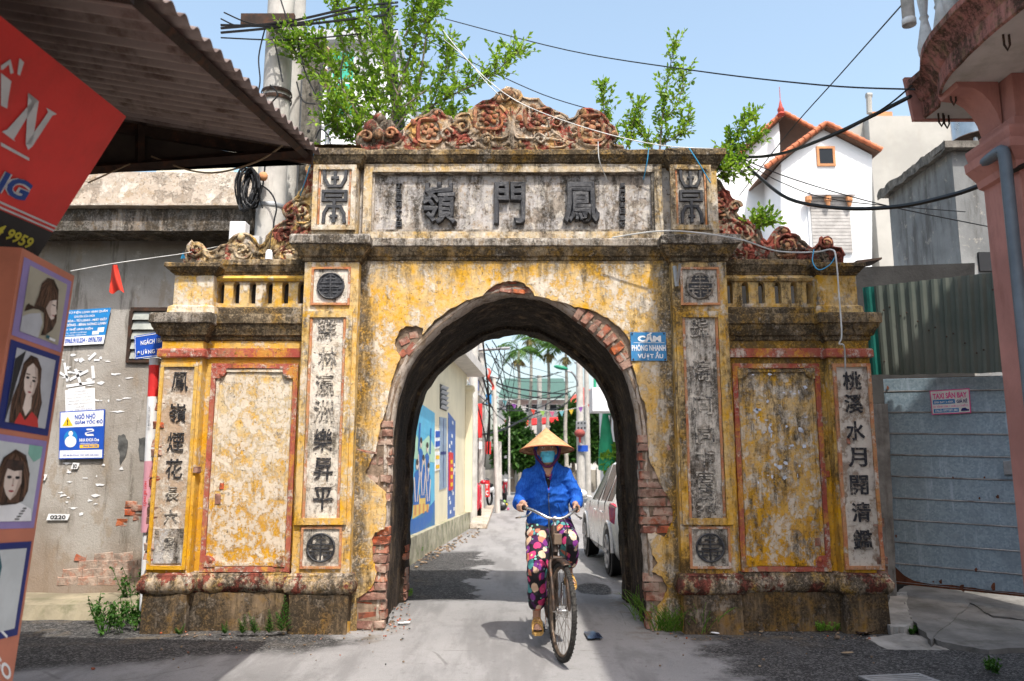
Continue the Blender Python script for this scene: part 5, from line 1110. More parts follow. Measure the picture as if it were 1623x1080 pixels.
MB().box(x_, x_ + .34, y0_, y1_, -.1, 3.35).rough(.004).build('column', M_pink, pk, bevel=.008)
zc_ = P(1560, 262, 4.5).z
MB().molding(x_, x_ + .34, y0_, y1_ + .001, [(.0, zc_ - .12), (.03, zc_ - .11), (.04, zc_ - .07), (.10, zc_ - .01), (.105, zc_ + .04), (.075, zc_ + .05), (.09, zc_ + .10), (.09, zc_ + .12)], 4).build('capital', M_pink, pk)
zb_ = 3.62
out_ = [G(x, y, zb_) for x, y in [(1466, 186), (1490, 168), (1494, 140), (1506, 118), (1530, 92), (1562, 62), (1600, 30), (1650, -8), (1740, -60)]]
pl = smoothline([(p.x, p.y) for p in out_[1:]], 5); pl = [Vector((out_[0].x, out_[0].y))] + pl
inner = [(p.x, p.y) for p in pl] + [(8, pl[-1].y), (8, out_[0].y + .02), (out_[0].x, out_[0].y + .02)]
tri = geometry.tessellate_polygon([[Vector((x, y, 0)) for x, y in inner]])
m = MB(); m.add([(x, y, zb_) for x, y in inner], [tuple(t) for t in tri]); m.add([(x, y, zb_ + .3) for x, y in inner], [tuple(t) for t in tri]); m.build('soffit', M_sof, pk)
def offs(d):
    r_ = []
    for i, p_ in enumerate(pl):
        t = (pl[min(i + 1, len(pl) - 1)] - pl[max(0, i - 1)]).normalized(); n_ = Vector((-t.y, t.x)); n_ = -n_ if n_.x > 0 else n_
        r_.append(p_ + n_ * d)
    return r_
prof = [(.0, zb_ - .01), (.012, zb_ + .0), (.012, zb_ + .10), (.03, zb_ + .12), (.045, zb_ + .16), (.085, zb_ + .20), (.10, zb_ + .21), (.10, zb_ + .25), (.05, zb_ + .29), (-.1, zb_ + .30)]
rows = [[(q.x, q.y, z) for q in offs(d)] for d, z in prof]; n_ = len(pl)
m = MB(); m.add([p_ for r_ in rows for p_ in r_], [(i * n_ + j, i * n_ + j + 1, (i + 1) * n_ + j + 1, (i + 1) * n_ + j) for i in range(len(rows) - 1) for j in range(n_ - 1)])
m.rough(.004, 9); m.build('balcony_edge', M_pinkd, pk, smooth=35)
MB().sheet((out_[0].x - .06, out_[0].y + .021, zb_ - .01), (8, out_[0].y + .021, zb_ - .01), (8, out_[0].y + .021, zb_ + .29), (out_[0].x - .10, out_[0].y + .021, zb_ + .29), (0, .03, 0)).build('balcony_end', M_pink, pk)
BP = [(.034, 0), (.034, .03), (.02, .05), (.05, .13), (.055, .19), (.035, .30), (.022, .37), (.03, .39), (.022, .41), (.032, .5), (.036, .56), (.036, .6)]
bal = None
acc = 0; of = offs(-.05)
sp_ = [Vector((out_[0].x + .03, out_[0].y - .04))]
for i in range(1, len(of)):
    acc += (of[i] - of[i - 1]).length
    if acc > .12: sp_.append(of[i]); acc = 0
for q in sp_[:22]:
    if bal is None:
        m = MB(); m.lathe(BP, (0, 0, 0), 12); o = m.build('baluster', M_balw, pk, smooth=40, world=False); bal = o
    else: o = bal.copy(); COL.objects.link(o)
    o.location = Vector((q.x, q.y, zb_ + .29)) - WL[pk]
m = MB(); q_ = offs(-.05); m.tube([(q_[0].x, q_[0].y, zb_ + .95)] + [(q.x, q.y, zb_ + .95) for q in q_], .07, 8); m.build('handrail', M_pinkd, pk, smooth=60)
br_ = [(x_ + .0, zc_ + .12), (x_ - .0, zc_ + .16)]
m = MB(); pts = [(0, zc_ + .12), (0, zb_), (-.48, zb_), (-.46, zb_ - .03)] + [(-.42 * (1 - math.sin(R(a_))) , zb_ - .03 - (zb_ - .03 - zc_ - .13) * (1 - math.cos(R(a_)))) for a_ in (15, 30, 45, 60, 75, 90)]
m.plate([(x, z) for x, z in pts], 0, .2, fn=lambda x, y, z: Vector((x_ + .06 + y, y1_ - .02 - x * -1 * -1, z)) if False else Vector((x_ + .05 + y, y1_ + .02 + (-x) * .9, z)))
m = MB(); pts = [(0, zc_ + .12), (0, zb_), (-.25, zb_), (-.235, zb_ - .03)] + [(-.20 * (1 - math.sin(R(a_))), zb_ - .03 - (zb_ - .03 - zc_ - .13) * (1 - math.cos(R(a_)))) for a_ in (15, 30, 45, 60, 75, 90)]
m.plate(pts, 0, .2, fn=lambda x, y, z: Vector((x_ + .02 + x, y0_ + .13 + y, z))); m.build('bracket', M_pink, pk, smooth=30)
MB().box(x_ + .03, 8, y0_ + .02, y1_ - .02, zc_ + .12, zb_ - .002).build('beam', M_pink, pk)
M_pipe = simple('grey_plastic_pipe', (.11, .135, .16), .45, var=.2, bump=.05)
e = [P(1553, 263, 4.55), P(1588, 238, 4.22)]
m = MB(); m.tube(smoothline([e[0], e[0].lerp(e[1], .5), e[0].lerp(e[1], .9), e[1] + Vector((.01, 0, -.03)), e[1] + Vector((.012, 0, -.3)), e[1] + Vector((.012, 0, -1.2)), e[1] + Vector((.012, 0, -3.2))], 3), .033, 10); m.tube([e[0], e[0].lerp(e[1], .15)], .04, 10); m.build('downpipe', M_pipe, pk, smooth=60)
for px, py in ((1506, 145), (1590, 55), (1487, 180), (1496, 183)):
    q = G(px, py, zb_); MB().tube([q + Vector((0, 0, .02)), q + Vector((0, 0, -.06)), q + Vector((.015, 0, -.09)), q + Vector((.03, 0, -.06)), q + Vector((.03, 0, .02))], .006, 5).build('hook', M_rust, pk)
q = P(1441, 38, 4.4); m = MB(); m.tube([q + Vector((0, 0, 1)), q], .036, 12, cap=False); m.tube([q + Vector((0, 0, .03)), q + Vector((0, 0, -.01))], .040, 12, cap=False); o = m.build('rain_pipe', M_balw, pk, smooth=60); md = o.modifiers.new('s', 'SOLIDIFY'); md.thickness = .004
# ------------------------------------------------------------------ houses beyond
M_lime = simple('white_limewash', (.74, .75, .76), .9, var=.05, scale=.4, bump=.05, dirt=.10, dirtcol=(.5, .5, .5), streak=True)
M_tile = simple('orange_clay_tile', (.50, .16, .075), .8, var=.3, scale=4, bump=.2, dirt=.3, dirtcol=(.25, .08, .04))
M_terra = simple('terracotta_trim', (.52, .24, .11), .8, var=.2)
M_wood = simple('weathered_shutter', (.42, .40, .38), .8, var=.25, scale=3, dirt=.5, dirtcol=(.25, .23, .21))
YF = 22.0
wh = thing('white_house', 'white house with two orange tiled gables and closed shutter behind the gate', 'house', (9, YF, 0))
def xz(L, Y): return [(P(x, y, Y).x, P(x, y, Y).z) for x, y in L]
MB().plate(xz([(1238, 500), (1382, 500), (1382, 246), (1305, 206), (1238, 258)], YF), YF, YF + 6).build('front_wall', M_lime, wh)
MB().plate(xz([(1100, 500), (1236, 500), (1236, 214), (1234, 194), (1160, 262), (1100, 262)], YF + 1.6) + [], YF + 1.6, YF + 7).build('rear_wall', M_lime, wh)
M_eave = simple('brown_eave_board', (.13, .07, .045), .8, var=.2)
def verge(a_, b_, Y, n_, ov=.22):
    A, B = P(*a_, Y), P(*b_, Y); d = (B - A) / n_
    m = MB(); up = Vector((-d.z, 0, d.x)).normalized(); up = up if up.z > 0 else -up
    m.sheet(A - up * .02, B - up * .02, B - up * .08, A - up * .08, (0, 2.2, 0)); m.xf(Matrix.Translation((0, -ov, 0))); rf = m.build('roof', M_eave, wh)
    me = None
    for i in range(n_):
        q = A + d * (i + .5) + Vector((0, -ov, 0))
        if me is None:
            m = MB(); m.lathe([(.06, -.5 * d.length * 1.12), (.085, .5 * d.length * 1.12)], (0, 0, 0), 8); t = m.build('tile', M_tile, rf, world=False, smooth=60); me = t.data
        else: t = bpy.data.objects.new('tile', me); COL.objects.link(t); t.parent = rf
        t.location = q - WL[wh] + up * .02; t.rotation_euler = (-d).to_track_quat('Z', 'Y').to_euler()
for a_, b_, n_ in (((1211, 270), (1305, 201), 11), ((1391, 243), (1305, 201), 9)): verge(a_, b_, YF, n_)
for a_, b_, n_ in (((1165, 252), (1238, 184), 9), ((1290, 212), (1238, 184), 6)): verge(a_, b_, YF + 1.6, n_)
q = P(1238, 184, YF + 1.1); m = MB(); m.lathe([(.10, 0), (.13, .05), (.08, .12), (.11, .2), (.06, .3), (.03, .45), (.012, .5), (.01, .95)], q, 10); m.build('finial', simple('red_finial', (.4, .05, .03), .6), wh, smooth=50)
def wrect(px0, py0, px1, py1, Y): a_, b_ = P(px0, py1, Y), P(px1, py0, Y); return a_.x, b_.x, a_.z, b_.z
x0, x1, z0, z1 = wrect(1295, 233, 1322, 264, YF); w_ = MB()
w_.box(x0, x0 + .07, YF - .05, YF + .02, z0, z1).box(x1 - .07, x1, YF - .05, YF + .02, z0, z1).box(x0 + .07, x1 - .07, YF - .05, YF + .02, z0, z0 + .07).box(x0 + .07, x1 - .07, YF - .05, YF + .02, z1 - .07, z1)
wn = w_.build('window', M_terra, wh); MB().box(x0 + .07, x1 - .07, YF - .03, YF - .01, z0 + .07, z1 - .07).build('pane', M_glassd, wn)
x0, x1, z0, z1 = wrect(1284, 316, 1345, 402, YF); wn = MB().box(x0, x1, YF - .06, YF, z0, z1).build('window', M_lime, wh)
for i in range(16): MB().box(x0 + .06, x1 - .02, YF - .09, YF - .065, z0 + (z1 - z0) * (i + .06) / 16, z0 + (z1 - z0) * (i + .94) / 16).build('slat', M_wood, wn)
x0, x1, z0, z1 = wrect(1279, 308, 1351, 314, YF); MB().box(x0, x1, YF - .3, YF, z0, z1).build('lintel', M_lime, wh)
for px in (1281, 1312, 1346): q = P(px, 316, YF - .2); MB().lathe([(.10, 0), (.10, .12), (.05, -.15)][::-1], q - Vector((0, 0, .05)), 8).build('corbel', M_terra, wh)
M_beige = simple('streaked_beige_render', (.40, .385, .35), .9, var=.16, scale=.6, bump=.1, dirt=.30, dirtcol=(.33, .30, .25), streak=True)
bb = thing('beige_building', 'plain beige block with flat roof and vent pipe behind the white house', 'building', (13, 27, 0))
bq = P(1376, 184, 26); MB().box(bq.x, bq.x + 14, 26, 36, -.1, bq.z).build('wall', M_beige, bb)
MB().plate(xz([(1340, 500), (1376, 500), (1376, 190), (1343, 208)], 26.4), 26.4, 34).build('side_wall', M_beige, bb)
MB().tube([P(1378, 180, 26.3), P(1377, 152, 26.3)], .10, 8).tube([P(1373, 152, 26.3), P(1381, 152, 26.3)], .11, 8).build('vent_pipe', M_beige, bb)
MB().box(bq.x + .3, bq.x + 1.0, 26.3, 27, bq.z, bq.z + .3).build('roof_box', M_terra, bb)
wb = thing('white_clad_building', 'white clad building with green glass windows behind the leafy tree', 'building', (-5, 20, 0))
a0 = P(498, 72, 20); a1 = P(585, 300, 20); MB().box(a0.x, a1.x + .6, 20, 26, -.1, a0.z).build('wall', M_lime, wb)
for i in range(10): MB().box(a0.x + .01, a1.x + .55, 19.96, 20, a0.z - .15 - i * .55, a0.z - .12 - i * .55).build('cladding_joint', M_pgrey, wb)
M_gg = NT('green_window_glass').out((.03, .36, .25), .25, spec=.5)
for y0, y1 in ((86, 128), (136, 160), (166, 184)): x0, x1, z0, z1 = wrect(528, y0, 562, y1, 20); wn = MB().box(x0 - .05, x1 + .05, 19.93, 20, z0 - .05, z1 + .05).build('window', M_lime, wb); MB().box(x0, x1, 19.9, 19.925, z0, z1).build('pane', M_gg, wn)
MB().box(a0.x - .1, a1.x + .7, 19.7, 26, a0.z, a0.z + .3).build('roof', M_pgrey, wb)
cbld = thing('cream_building', 'cream walled building behind the canopy of the grey house', 'building', (-8, 18, 0))
a0 = P(250, 240, 17); a1 = P(395, 300, 17); MB().box(a0.x, a1.x, 17, 22, -.1, a0.z).build('wall', simple('cream_render', (.66, .60, .48), .9, var=.08), cbld)
MB().box(a1.x - .35, a1.x + .002, 16.95, 17, a0.z - 2, a0.z - .1).build('pipe_panel', simple('light_blue_paint', (.28, .45, .55), .7), cbld)
# ================================================================== poles and what hangs on them
def pole(name, label, x, y, r0, r1, h, mat, n=18):
    t = thing(name, label, 'utility pole', (x, y, 0)); m = MB(); m.lathe([(r0, -.2), (r0 + (r1 - r0) * .5, h * .5), (r1, h)], (x, y, 0), n); m.build('shaft', mat, t, smooth=60); return t
q = P(427, 380, 7.95); pa = pole('utility_pole', 'thick round concrete utility pole with cable bracket and a coil behind the gate wing', q.x, 7.95, .163, .135, 7.6, M_conc)
q2 = P(457, 300, 8.7); pole('utility_pole', 'thinner round concrete pole standing close behind the thick one', q2.x, 8.7, .115, .10, 7.9, M_conc)
z_ = P(440, 38, 7.8).z; m = MB(); m.sheet((q.x - .34, 7.70, z_ - .06), (q.x + .22, 7.70, z_ - .06), (q.x + .22, 7.70, z_ + .06), (q.x - .34, 7.70, z_ + .06), (0, .05, 0)); m.build('bracket', M_rust, pa)
for py in (38, 160, 330, 150): z_ = P(440, py, 7.95).z; m = MB(); m.lathe([(.158, -.02), (.162, 0), (.158, .02)], (q.x, 7.95, z_), 18, cap=False); m.build('band', M_rust if py != 330 else M_steel, pa, smooth=60)
cl = P(395, 300, 7.68)
for i in range(16):
    rr = .13 + rnd.uniform(-.03, .03); e = rnd.uniform(-.05, .05); mb = MB()
    mb.tube([(cl.x + e + rr * .55 * math.cos(2 * math.pi * k / 20), cl.y + .05 * math.sin(k * .6 + i), cl.z + rr * 1.5 * math.sin(2 * math.pi * k / 20) + rnd.uniform(-.004, .004)) for k in range(20)], .009, 5, closed=True); mb.build('cable_loop', M_wire, pa)
for q_ in ([(397, 262), (400, 290), (418, 296), (432, 310), (438, 330), (434, 352), (432, 380), (430, 395)], [(420, 262), (417, 290), (412, 312), (416, 330)], [(412, 220), (400, 262), (392, 285)]):
    MB().tube(smoothline([P(x, y, 7.72) for x, y in q_], 4), .009, 5).build('dropped_cable', M_wire, pa)
q = P(417, 280, 7.72); MB().ell(q, (.05, .04, .05), 10).build('insulator', M_terra, pa, smooth=60)
mb_ = thing('meter_box', 'white electricity meter box strapped to the thick utility pole', 'meter box', P(376, 400, 7.55))
a0, a1 = P(363, 392, 7.55), P(391, 352, 7.55); MB().box(a0.x, a1.x, 7.52, 7.66, a0.z - .2, a1.z).build('case', simple('white_box_paint', (.66, .66, .66), .5, var=.1), mb_, bevel=.012)
MB().box(a0.x - .01, a1.x + .01, 8.585, 8.8, a1.z + .002, a1.z + .03).build('lid', M_pw, mb_); MB().box(a1.x + .003, a1.x + .13, 7.56, 7.66, a0.z - .2, a0.z + .12).build('side_box', M_balw, mb_)
sq = thing('square_pole', 'old square dark concrete pole with bolt holes beside the leafy tree', 'utility pole', (P(489, 300, 8.6).x, 8.6, 0))
q = P(489, 300, 8.6); zt = P(489, 68, 8.6).z; m = MB(); m.grid(lambda u, v: Vector((q.x - .095 + .19 * u, 8.5, -.1 + (zt + .1) * v)), 3, 60); m.box(q.x - .095, q.x + .095, 8.503, 8.69, -.1, zt); m.rough(.006, 9); m.build('shaft', M_concd, sq)
for py in (90, 118, 150, 180, 208, 240): o = MB().lathe([(.018, -.006), (.018, .002)], (q.x, 8.497, P(489, py, 8.5).z), 10, M=Matrix.Rotation(R(90), 3, 'X')); o.build('bolt_hole', M_pblk, sq)
lsp = thing('loudspeaker_mast', 'thin mast with two tan horn loudspeakers and a flood lamp behind the tree', 'loudspeaker', (P(525, 120, 10).x, 10, 0))
qx = P(522, 120, 10); MB().tube([(qx.x, 10, 0), (qx.x, 10, P(522, 80, 10).z)], .03, 8).build('mast', M_steel, lsp, smooth=60)
M_horn = simple('tan_horn', (.50, .36, .24), .6, var=.1)
for py in (92, 128):
    c_ = P(514, py, 9.8); d_ = Vector((-.5, -1, -.15)).normalized(); M_ = d_.to_track_quat('Z', 'Y').to_matrix()
    MB().lathe([(.03, -.25), (.06, -.12), (.10, -.03), (.15, .04), (.145, .05), (.09, -.02), (.03, -.08), (.02, -.02)], c_, 20, M=M_).build('horn', M_horn, lsp, smooth=50)
MB().tube([P(505, 130, 9.7), P(548, 92, 9.7)], .035, 4).build('lamp_arm', M_steel, lsp)
dp = thing('bundled_cable_mast', 'black mast wrapped in thick cables rising through the leafy tree', 'utility pole', (P(622, 200, 9.3).x, 9.3, 0))
for i in range(7):
    ph = i * .9; pts = [P(x + 7 * math.sin(ph + y * .02), y, 9.3 + .06 * math.cos(ph)) for x, y in ((608, -40), (612, 20), (616, 80), (626, 140), (634, 200), (640, 260))]
    MB().tube(smoothline([tuple(p) for p in pts], 3), .03 if i < 3 else .018, 6).build('cable', M_wire, dp, smooth=60)
# ------------------------------------------------------------------ wires in the air
def cable(label, pts, r, mat, name='overhead_cable', grp=None, n=6):
    m = MB(); m.tube(smoothline([tuple(P(x, y, Y)) for x, y, Y in pts], n), r, 5); o = m.build(name, mat, None, smooth=60); tag(o, label, 'cable', grp); return o
cable('thick black cable sagging from the gate top to the pink house past the shutter', [(1120, 240, 7.4), (1150, 245, 7.4), (1172, 252, 7.4), (1200, 278, 7.2), (1250, 315, 6.8), (1330, 330, 6.2), (1420, 328, 5.6), (1500, 312, 5.0), (1560, 292, 4.6), (1640, 255, 4.1)], .016, M_wire)
cable('thick black cable rising from the gate top to the balcony tip', [(1120, 238, 7.4), (1180, 249, 7.2), (1240, 243, 6.6), (1310, 218, 5.8), (1380, 185, 5.2), (1443, 153, 4.75)], .014, M_wire)
cable('thin black cable rising beside the thick one to the balcony tip', [(1180, 251, 7.2), (1250, 240, 6.5), (1330, 212, 5.7), (1400, 172, 5.0), (1446, 135, 4.75)], .006, M_wire)
cable('thin straight wire running across the sky from the tree to the balcony', [(705, 30, 9), (900, 80, 8), (1100, 112, 6.5), (1300, 135, 5.4), (1450, 142, 4.75)], .006, M_wire)
cable('thin wire climbing steeply past the white house to the rain pipe', [(1172, 310, 8.5), (1250, 210, 7), (1330, 120, 5.8), (1432, 5, 4.4)], .005, M_wire)
cable('thin wire descending across the white wall below the thick cable', [(1172, 250, 7.4), (1260, 285, 7.5), (1400, 325, 7.6), (1580, 362, 7.7)], .006, M_wire)
cable('second thin wire crossing the shutter of the white house', [(1172, 252, 7.4), (1240, 290, 7.5), (1330, 318, 7.6), (1530, 336, 7.7)], .005, M_wire)
cable('thin wire from the leafy tree running behind the crest', [(650, 50, 9), (740, 95, 9), (860, 150, 9), (960, 180, 9)], .006, M_wire)
cable('pale cord slung over the crest down to the cap of the far pilaster', [(690, 30, 8), (715, 65, 7.6), (760, 115, 7.3), (810, 155, 7.1), (870, 183, 7.05), (960, 212, 7.0), (1050, 231, 6.95), (1130, 236, 6.9)], .005, M_wirew)
cable('pale cord from the tree down to the crest top', [(700, 60, 7.8), (735, 90, 7.5), (770, 130, 7.2), (790, 150, 7.1)], .004, M_wirew)
cable('white cord slung along the wing ornament and hanging down the end pilaster', [(970, 377, 6.95), (1060, 366, 6.85), (1165, 378, 6.85), (1230, 398, 6.95), (1290, 400, 7.0), (1318, 396, 6.95), (1325, 410, 6.85), (1330, 470, 6.85), (1334, 530, 6.85), (1330, 545, 6.86), (1338, 550, 6.86), (1340, 590, 6.98)], .007, M_wirew)
cable('blue cord dangling on the seal panel beneath the cap', [(1092, 235, 6.9), (1105, 255, 6.88), (1120, 280, 6.95), (1126, 290, 6.97)], .006, M_wireb)
cable('blue cord dangling over the tablet near the phoenix character', [(1028, 234, 6.98), (1026, 255, 6.98), (1020, 285, 7.05)], .005, M_wireb)
cable('blue and white cord hanging below the crest over the tablet', [(948, 225, 6.98), (950, 255, 6.98), (962, 285, 7.1)], .005, M_wirew)
cable('blue cord tied from the awning tip to the side scroll', [(498, 240, 6.7), (488, 275, 6.85), (476, 310, 7.1)], .006, M_wireb)
cable('thin white line strung from the light box to the gate wing', [(112, 430, 5.5), (180, 418, 6.2), (250, 408, 6.8), (297, 401, 7.1), (360, 388, 8.5)], .004, M_wirew)
cable('looped blue cord knotted on the end scroll', [(1290, 396, 7.0), (1288, 415, 6.95), (1298, 428, 6.9), (1315, 420, 6.9), (1325, 405, 6.9)], .005, M_wireb)
for k, (x0, y0, x1, y1) in enumerate([(350, 45, 560, 12), (350, 52, 560, 18), (350, 40, 560, 30), (350, 60, 560, 55), (350, 30, 400, 40), (355, 20, 430, 40)]):
    cable(['thick black cable on the pole bracket, rising steepest towards the leafy tree', 'second thick black cable running just under the steepest one on the bracket', 'thick black cable lying flattest across the pole bracket', 'thin black cable sagging below the pole bracket towards the square pole', 'short thin cable end sticking out above the bracket towards the awning', 'short thin cable crossing the top of the thick pole above the bracket'][k], [(x0, y0, 7.65), ((x0 + x1) / 2, (y0 + y1) / 2 + 6, 7.65), (x1, y1, 7.75), (x1 + 70, y1 - 8, 8.4)], .014 if k < 3 else .008, M_wire, grp='cables on the pole bracket')
for k, (pts) in enumerate(([(445, 0), (455, 30), (470, 60), (482, 110), (500, 150)], [(420, 45), (410, 90), (412, 130), (405, 160)], [(430, 45), (440, 90), (448, 130)], [(500, 220), (508, 205), (520, 215), (524, 232)], [(545, 90), (540, 110), (543, 140)], [(470, 130), (480, 160), (500, 165)], [(428, 135), (440, 150), (430, 165), (438, 175)])):
    cable(['loose black wire arching from the pole top down into the leafy tree', 'loose black wire hanging beside the thick pole under the bracket', 'short loose wire hanging in front of the thick pole shaft', 'small loop of wire above the awning corner by the square pole', 'short wire hanging below the flood lamp arm', 'curled wire beside the upper part of the square pole', 'wavy wire hanging at the band of the thick pole'][k], [(x, y, 7.7) for x, y in pts], .008, M_wire, grp='loose wires near the poles')
rg = thing('red_rag', 'red rag hanging from the thin white line by the grey wall', 'rag', P(181, 419, 6.2))
m = MB(); m.grid(lambda u, v: P(176 + (4 + 8 * (1 - v)) * (u * 2 - 1) + 6 + 3 * (1 - v), 463 - 43 * v + 3 * math.sin(u * 7) * (1 - v), 6.2 + .03 * math.sin(u * 6 + v * 3)), 10, 10); m.build('cloth', simple('red_cloth', (.62, .045, .025), .8, var=.15), rg, smooth=180)
for px, py, Y, lab in ((290, 402, 7.05, 'small blue tag tied on the white line near the end scroll'),):
    m = MB(); m.grid(lambda u, v: P(px + (u - .5) * 8 * (1 - v), py + 8 - 12 * v, Y + .01 * math.sin(u * 5)), 3, 3); tag(m.build('blue_tag', M_wireb, None), lab, 'tag')
# blue warning plate on the arch
b, th = board_thing('warning_plate', 'blue metal warning plate screwed to the yellow plaster beside the arch', 'sign', [(999, 527), (1055, 527), (1057, 572), (1001, 572)], YW - .012, .004, None)
M_plate = simple('worn_blue_plate', (.035, .20, .42), .5, var=.2, scale=8, bump=.1, dirt=.45, dirtcol=(.16, .22, .28))
th.children[0].data.materials[0] = M_plate
m = MB(); b.txt(m, 'CẤM', .20, .66, .86, .99, 0, .06); b.rect(m, .08, .625, .95, .640, 0); b.txt(m, 'PHÓNG NHANH', .02, .34, .98, .60, 0, .03); b.txt(m, 'VƯỢT ẨU', .18, .04, .90, .32, 0, .03); m.build('lettering', [M_pw], th)
for u, v in ((.05, .95), (.95, .95), (.05, .05), (.95, .05)): m = MB(); m.ell(b.map(u, v, .003), .008, 8); m.build('screw', M_rust, th)
cbr = thing('lamp_bracket', 'small steel bracket fixed to the pilaster beside the upper roundel', 'bracket', P(1073, 455, YP)); MB().tube([P(1078, 418, 6.9), P(1073, 452, 6.97)], .014, 5).tube([P(1069, 422, 6.97), P(1073, 454, 6.97)], .018, 4).build('arm', M_steel, cbr)
hb = thing('hanging_bulb', 'small white bulb holder hanging over the side scroll', 'lamp', P(426, 414, 6.95)); MB().tube([P(430, 365, 7.0), P(427, 398, 6.96)], .004, 5).build('cord', M_wire, hb); MB().lathe([(.018, .09), (.03, .07), (.034, 0)], P(426, 412, 6.95), 12).build('holder', M_pw, hb, smooth=50)
# ================================================================== vegetation helpers
def leafmat(name, c1, c2, c3, sc=3.0):
    a = NT(name); n1 = a.noise(sc, 4, .6); n2 = a.noise(sc * 9, 3, .6)
    c = a.mix(a.ss(n1, .35, .65), c1, c2); c = a.mix(a.math('MULTIPLY', a.ss(n2, .52, .66), .8), c, c3)
    b = a.b; a.put(b.inputs['Base Color'], c); b.inputs['Roughness'].default_value = .5; b.inputs['Specular IOR Level'].default_value = .35
    t = a.n('BsdfTranslucent'); a.put(t.inputs['Color'], c); m = a.n('MixShader'); m.inputs[0].default_value = .42
    o = [n for n in a.t.nodes if n.type == 'OUTPUT_MATERIAL'][0]
    a.t.links.new(b.outputs[0], m.inputs[1]); a.t.links.new(t.outputs[0], m.inputs[2]); a.t.links.new(m.outputs[0], o.inputs[0])
    return a.mat
M_leaf = leafmat('ficus_leaf', (.10, .235, .015), (.26, .43, .03), (.44, .52, .07), 5)
M_leafd = leafmat('dark_tree_leaf', (.025, .075, .014), (.05, .13, .02), (.10, .19, .03), .8)
M_leafl = leafmat('pale_green_leaf', (.14, .30, .03), (.22, .40, .05), (.30, .46, .08), 2)
M_palm = leafmat('areca_frond', (.04, .12, .02), (.08, .18, .025), (.20, .24, .05), 2)
M_weed = leafmat('weed_leaf', (.03, .10, .015), (.06, .16, .02), (.11, .22, .03), 5)
M_grassm = leafmat('grass_blade', (.07, .17, .015), (.13, .26, .025), (.30, .33, .08), 6)
M_bark = simple('grey_brown_bark', (.19, .155, .12), .9, var=.4, scale=20, bump=.5)
M_palmt = simple('pale_palm_trunk', (.36, .33, .28), .9, var=.35, scale=6, bump=.4, dirt=.5, dirtcol=(.14, .12, .10))
def leaf(m, p, d, up, L, W, mi=0):
    d = d.normalized(); s = d.cross(up); s = s.normalized() if s.length > 1e-4 else d.orthogonal().normalized(); n = s.cross(d)
    a, b, c = p + d * L * .35 + n * L * .06, p + d * L * .7 + n * L * .05, p + d * L
    m.add([p, a + s * W, b + s * W * .75, c, b - s * W * .75, a - s * W, a - n * W * .3, b - n * W * .3], [(0, 1, 6), (1, 2, 7, 6), (2, 3, 7), (0, 6, 5), (6, 7, 4, 5), (7, 3, 4)], mi)
def rdir(r=rnd): 
    while 1:
        v = Vector((r.uniform(-1, 1), r.uniform(-1, 1), r.uniform(-1, 1)))
        if .05 < v.length < 1: return v.normalized()
def woody(name, label, cat, stems, twig, tn, LL, W, lm=None, loc=None, group=None, dens=9, upb=.5, bare=.25, dep=.45, wr=.005):
    """stems: lists of (px, py, Y, radius); twigs with alternating leaves grow along them"""
    t = thing(name, label, cat, loc, group=group); wm, lv = MB(), MB()
    for st in stems:
        pts = smoothline([P(x, y, Y) for x, y, Y, r in st], 6); rr = [st[0][3] + (st[-1][3] - st[0][3]) * i / (len(pts) - 1) for i in range(len(pts))]
        wm.tube(pts, rr, 6)
        for i in range(int(len(pts) * bare), len(pts)):
            for _ in range(tn if i < len(pts) - 1 else tn + 2):
                d = (rdir() + Vector((0, 0, upb)) + (pts[min(i + 1, len(pts) - 1)] - pts[i - 1]).normalized() * .5); d.y *= dep / .45; d.normalize()
                L = twig * rnd.uniform(.4, 1.2); q = pts[i] + Vector((0, 0, rnd.uniform(-.02, .02))); n = max(3, int(L * dens / .1)); tw = [q]
                for k in range(n):
                    dd = (d + rdir() * .25 + Vector((0, 0, .1))).normalized(); q = q + dd * L / n; tw.append(q)
                    ld = (dd * .6 + rdir() * .9).normalized(); leaf(lv, q, ld, (Vector((0, 0, 1)) + rdir() * .8), LL * rnd.uniform(.45, 1.35), W * rnd.uniform(.6, 1.25))
                leaf(lv, q, d, Vector((0, 0, 1)) + rdir() * .5, LL, W); wm.tube(tw, wr * .6, 3)
    wm.build('trunk', M_bark, t, smooth=60); lv.build('crown', lm or M_leaf, t); return t
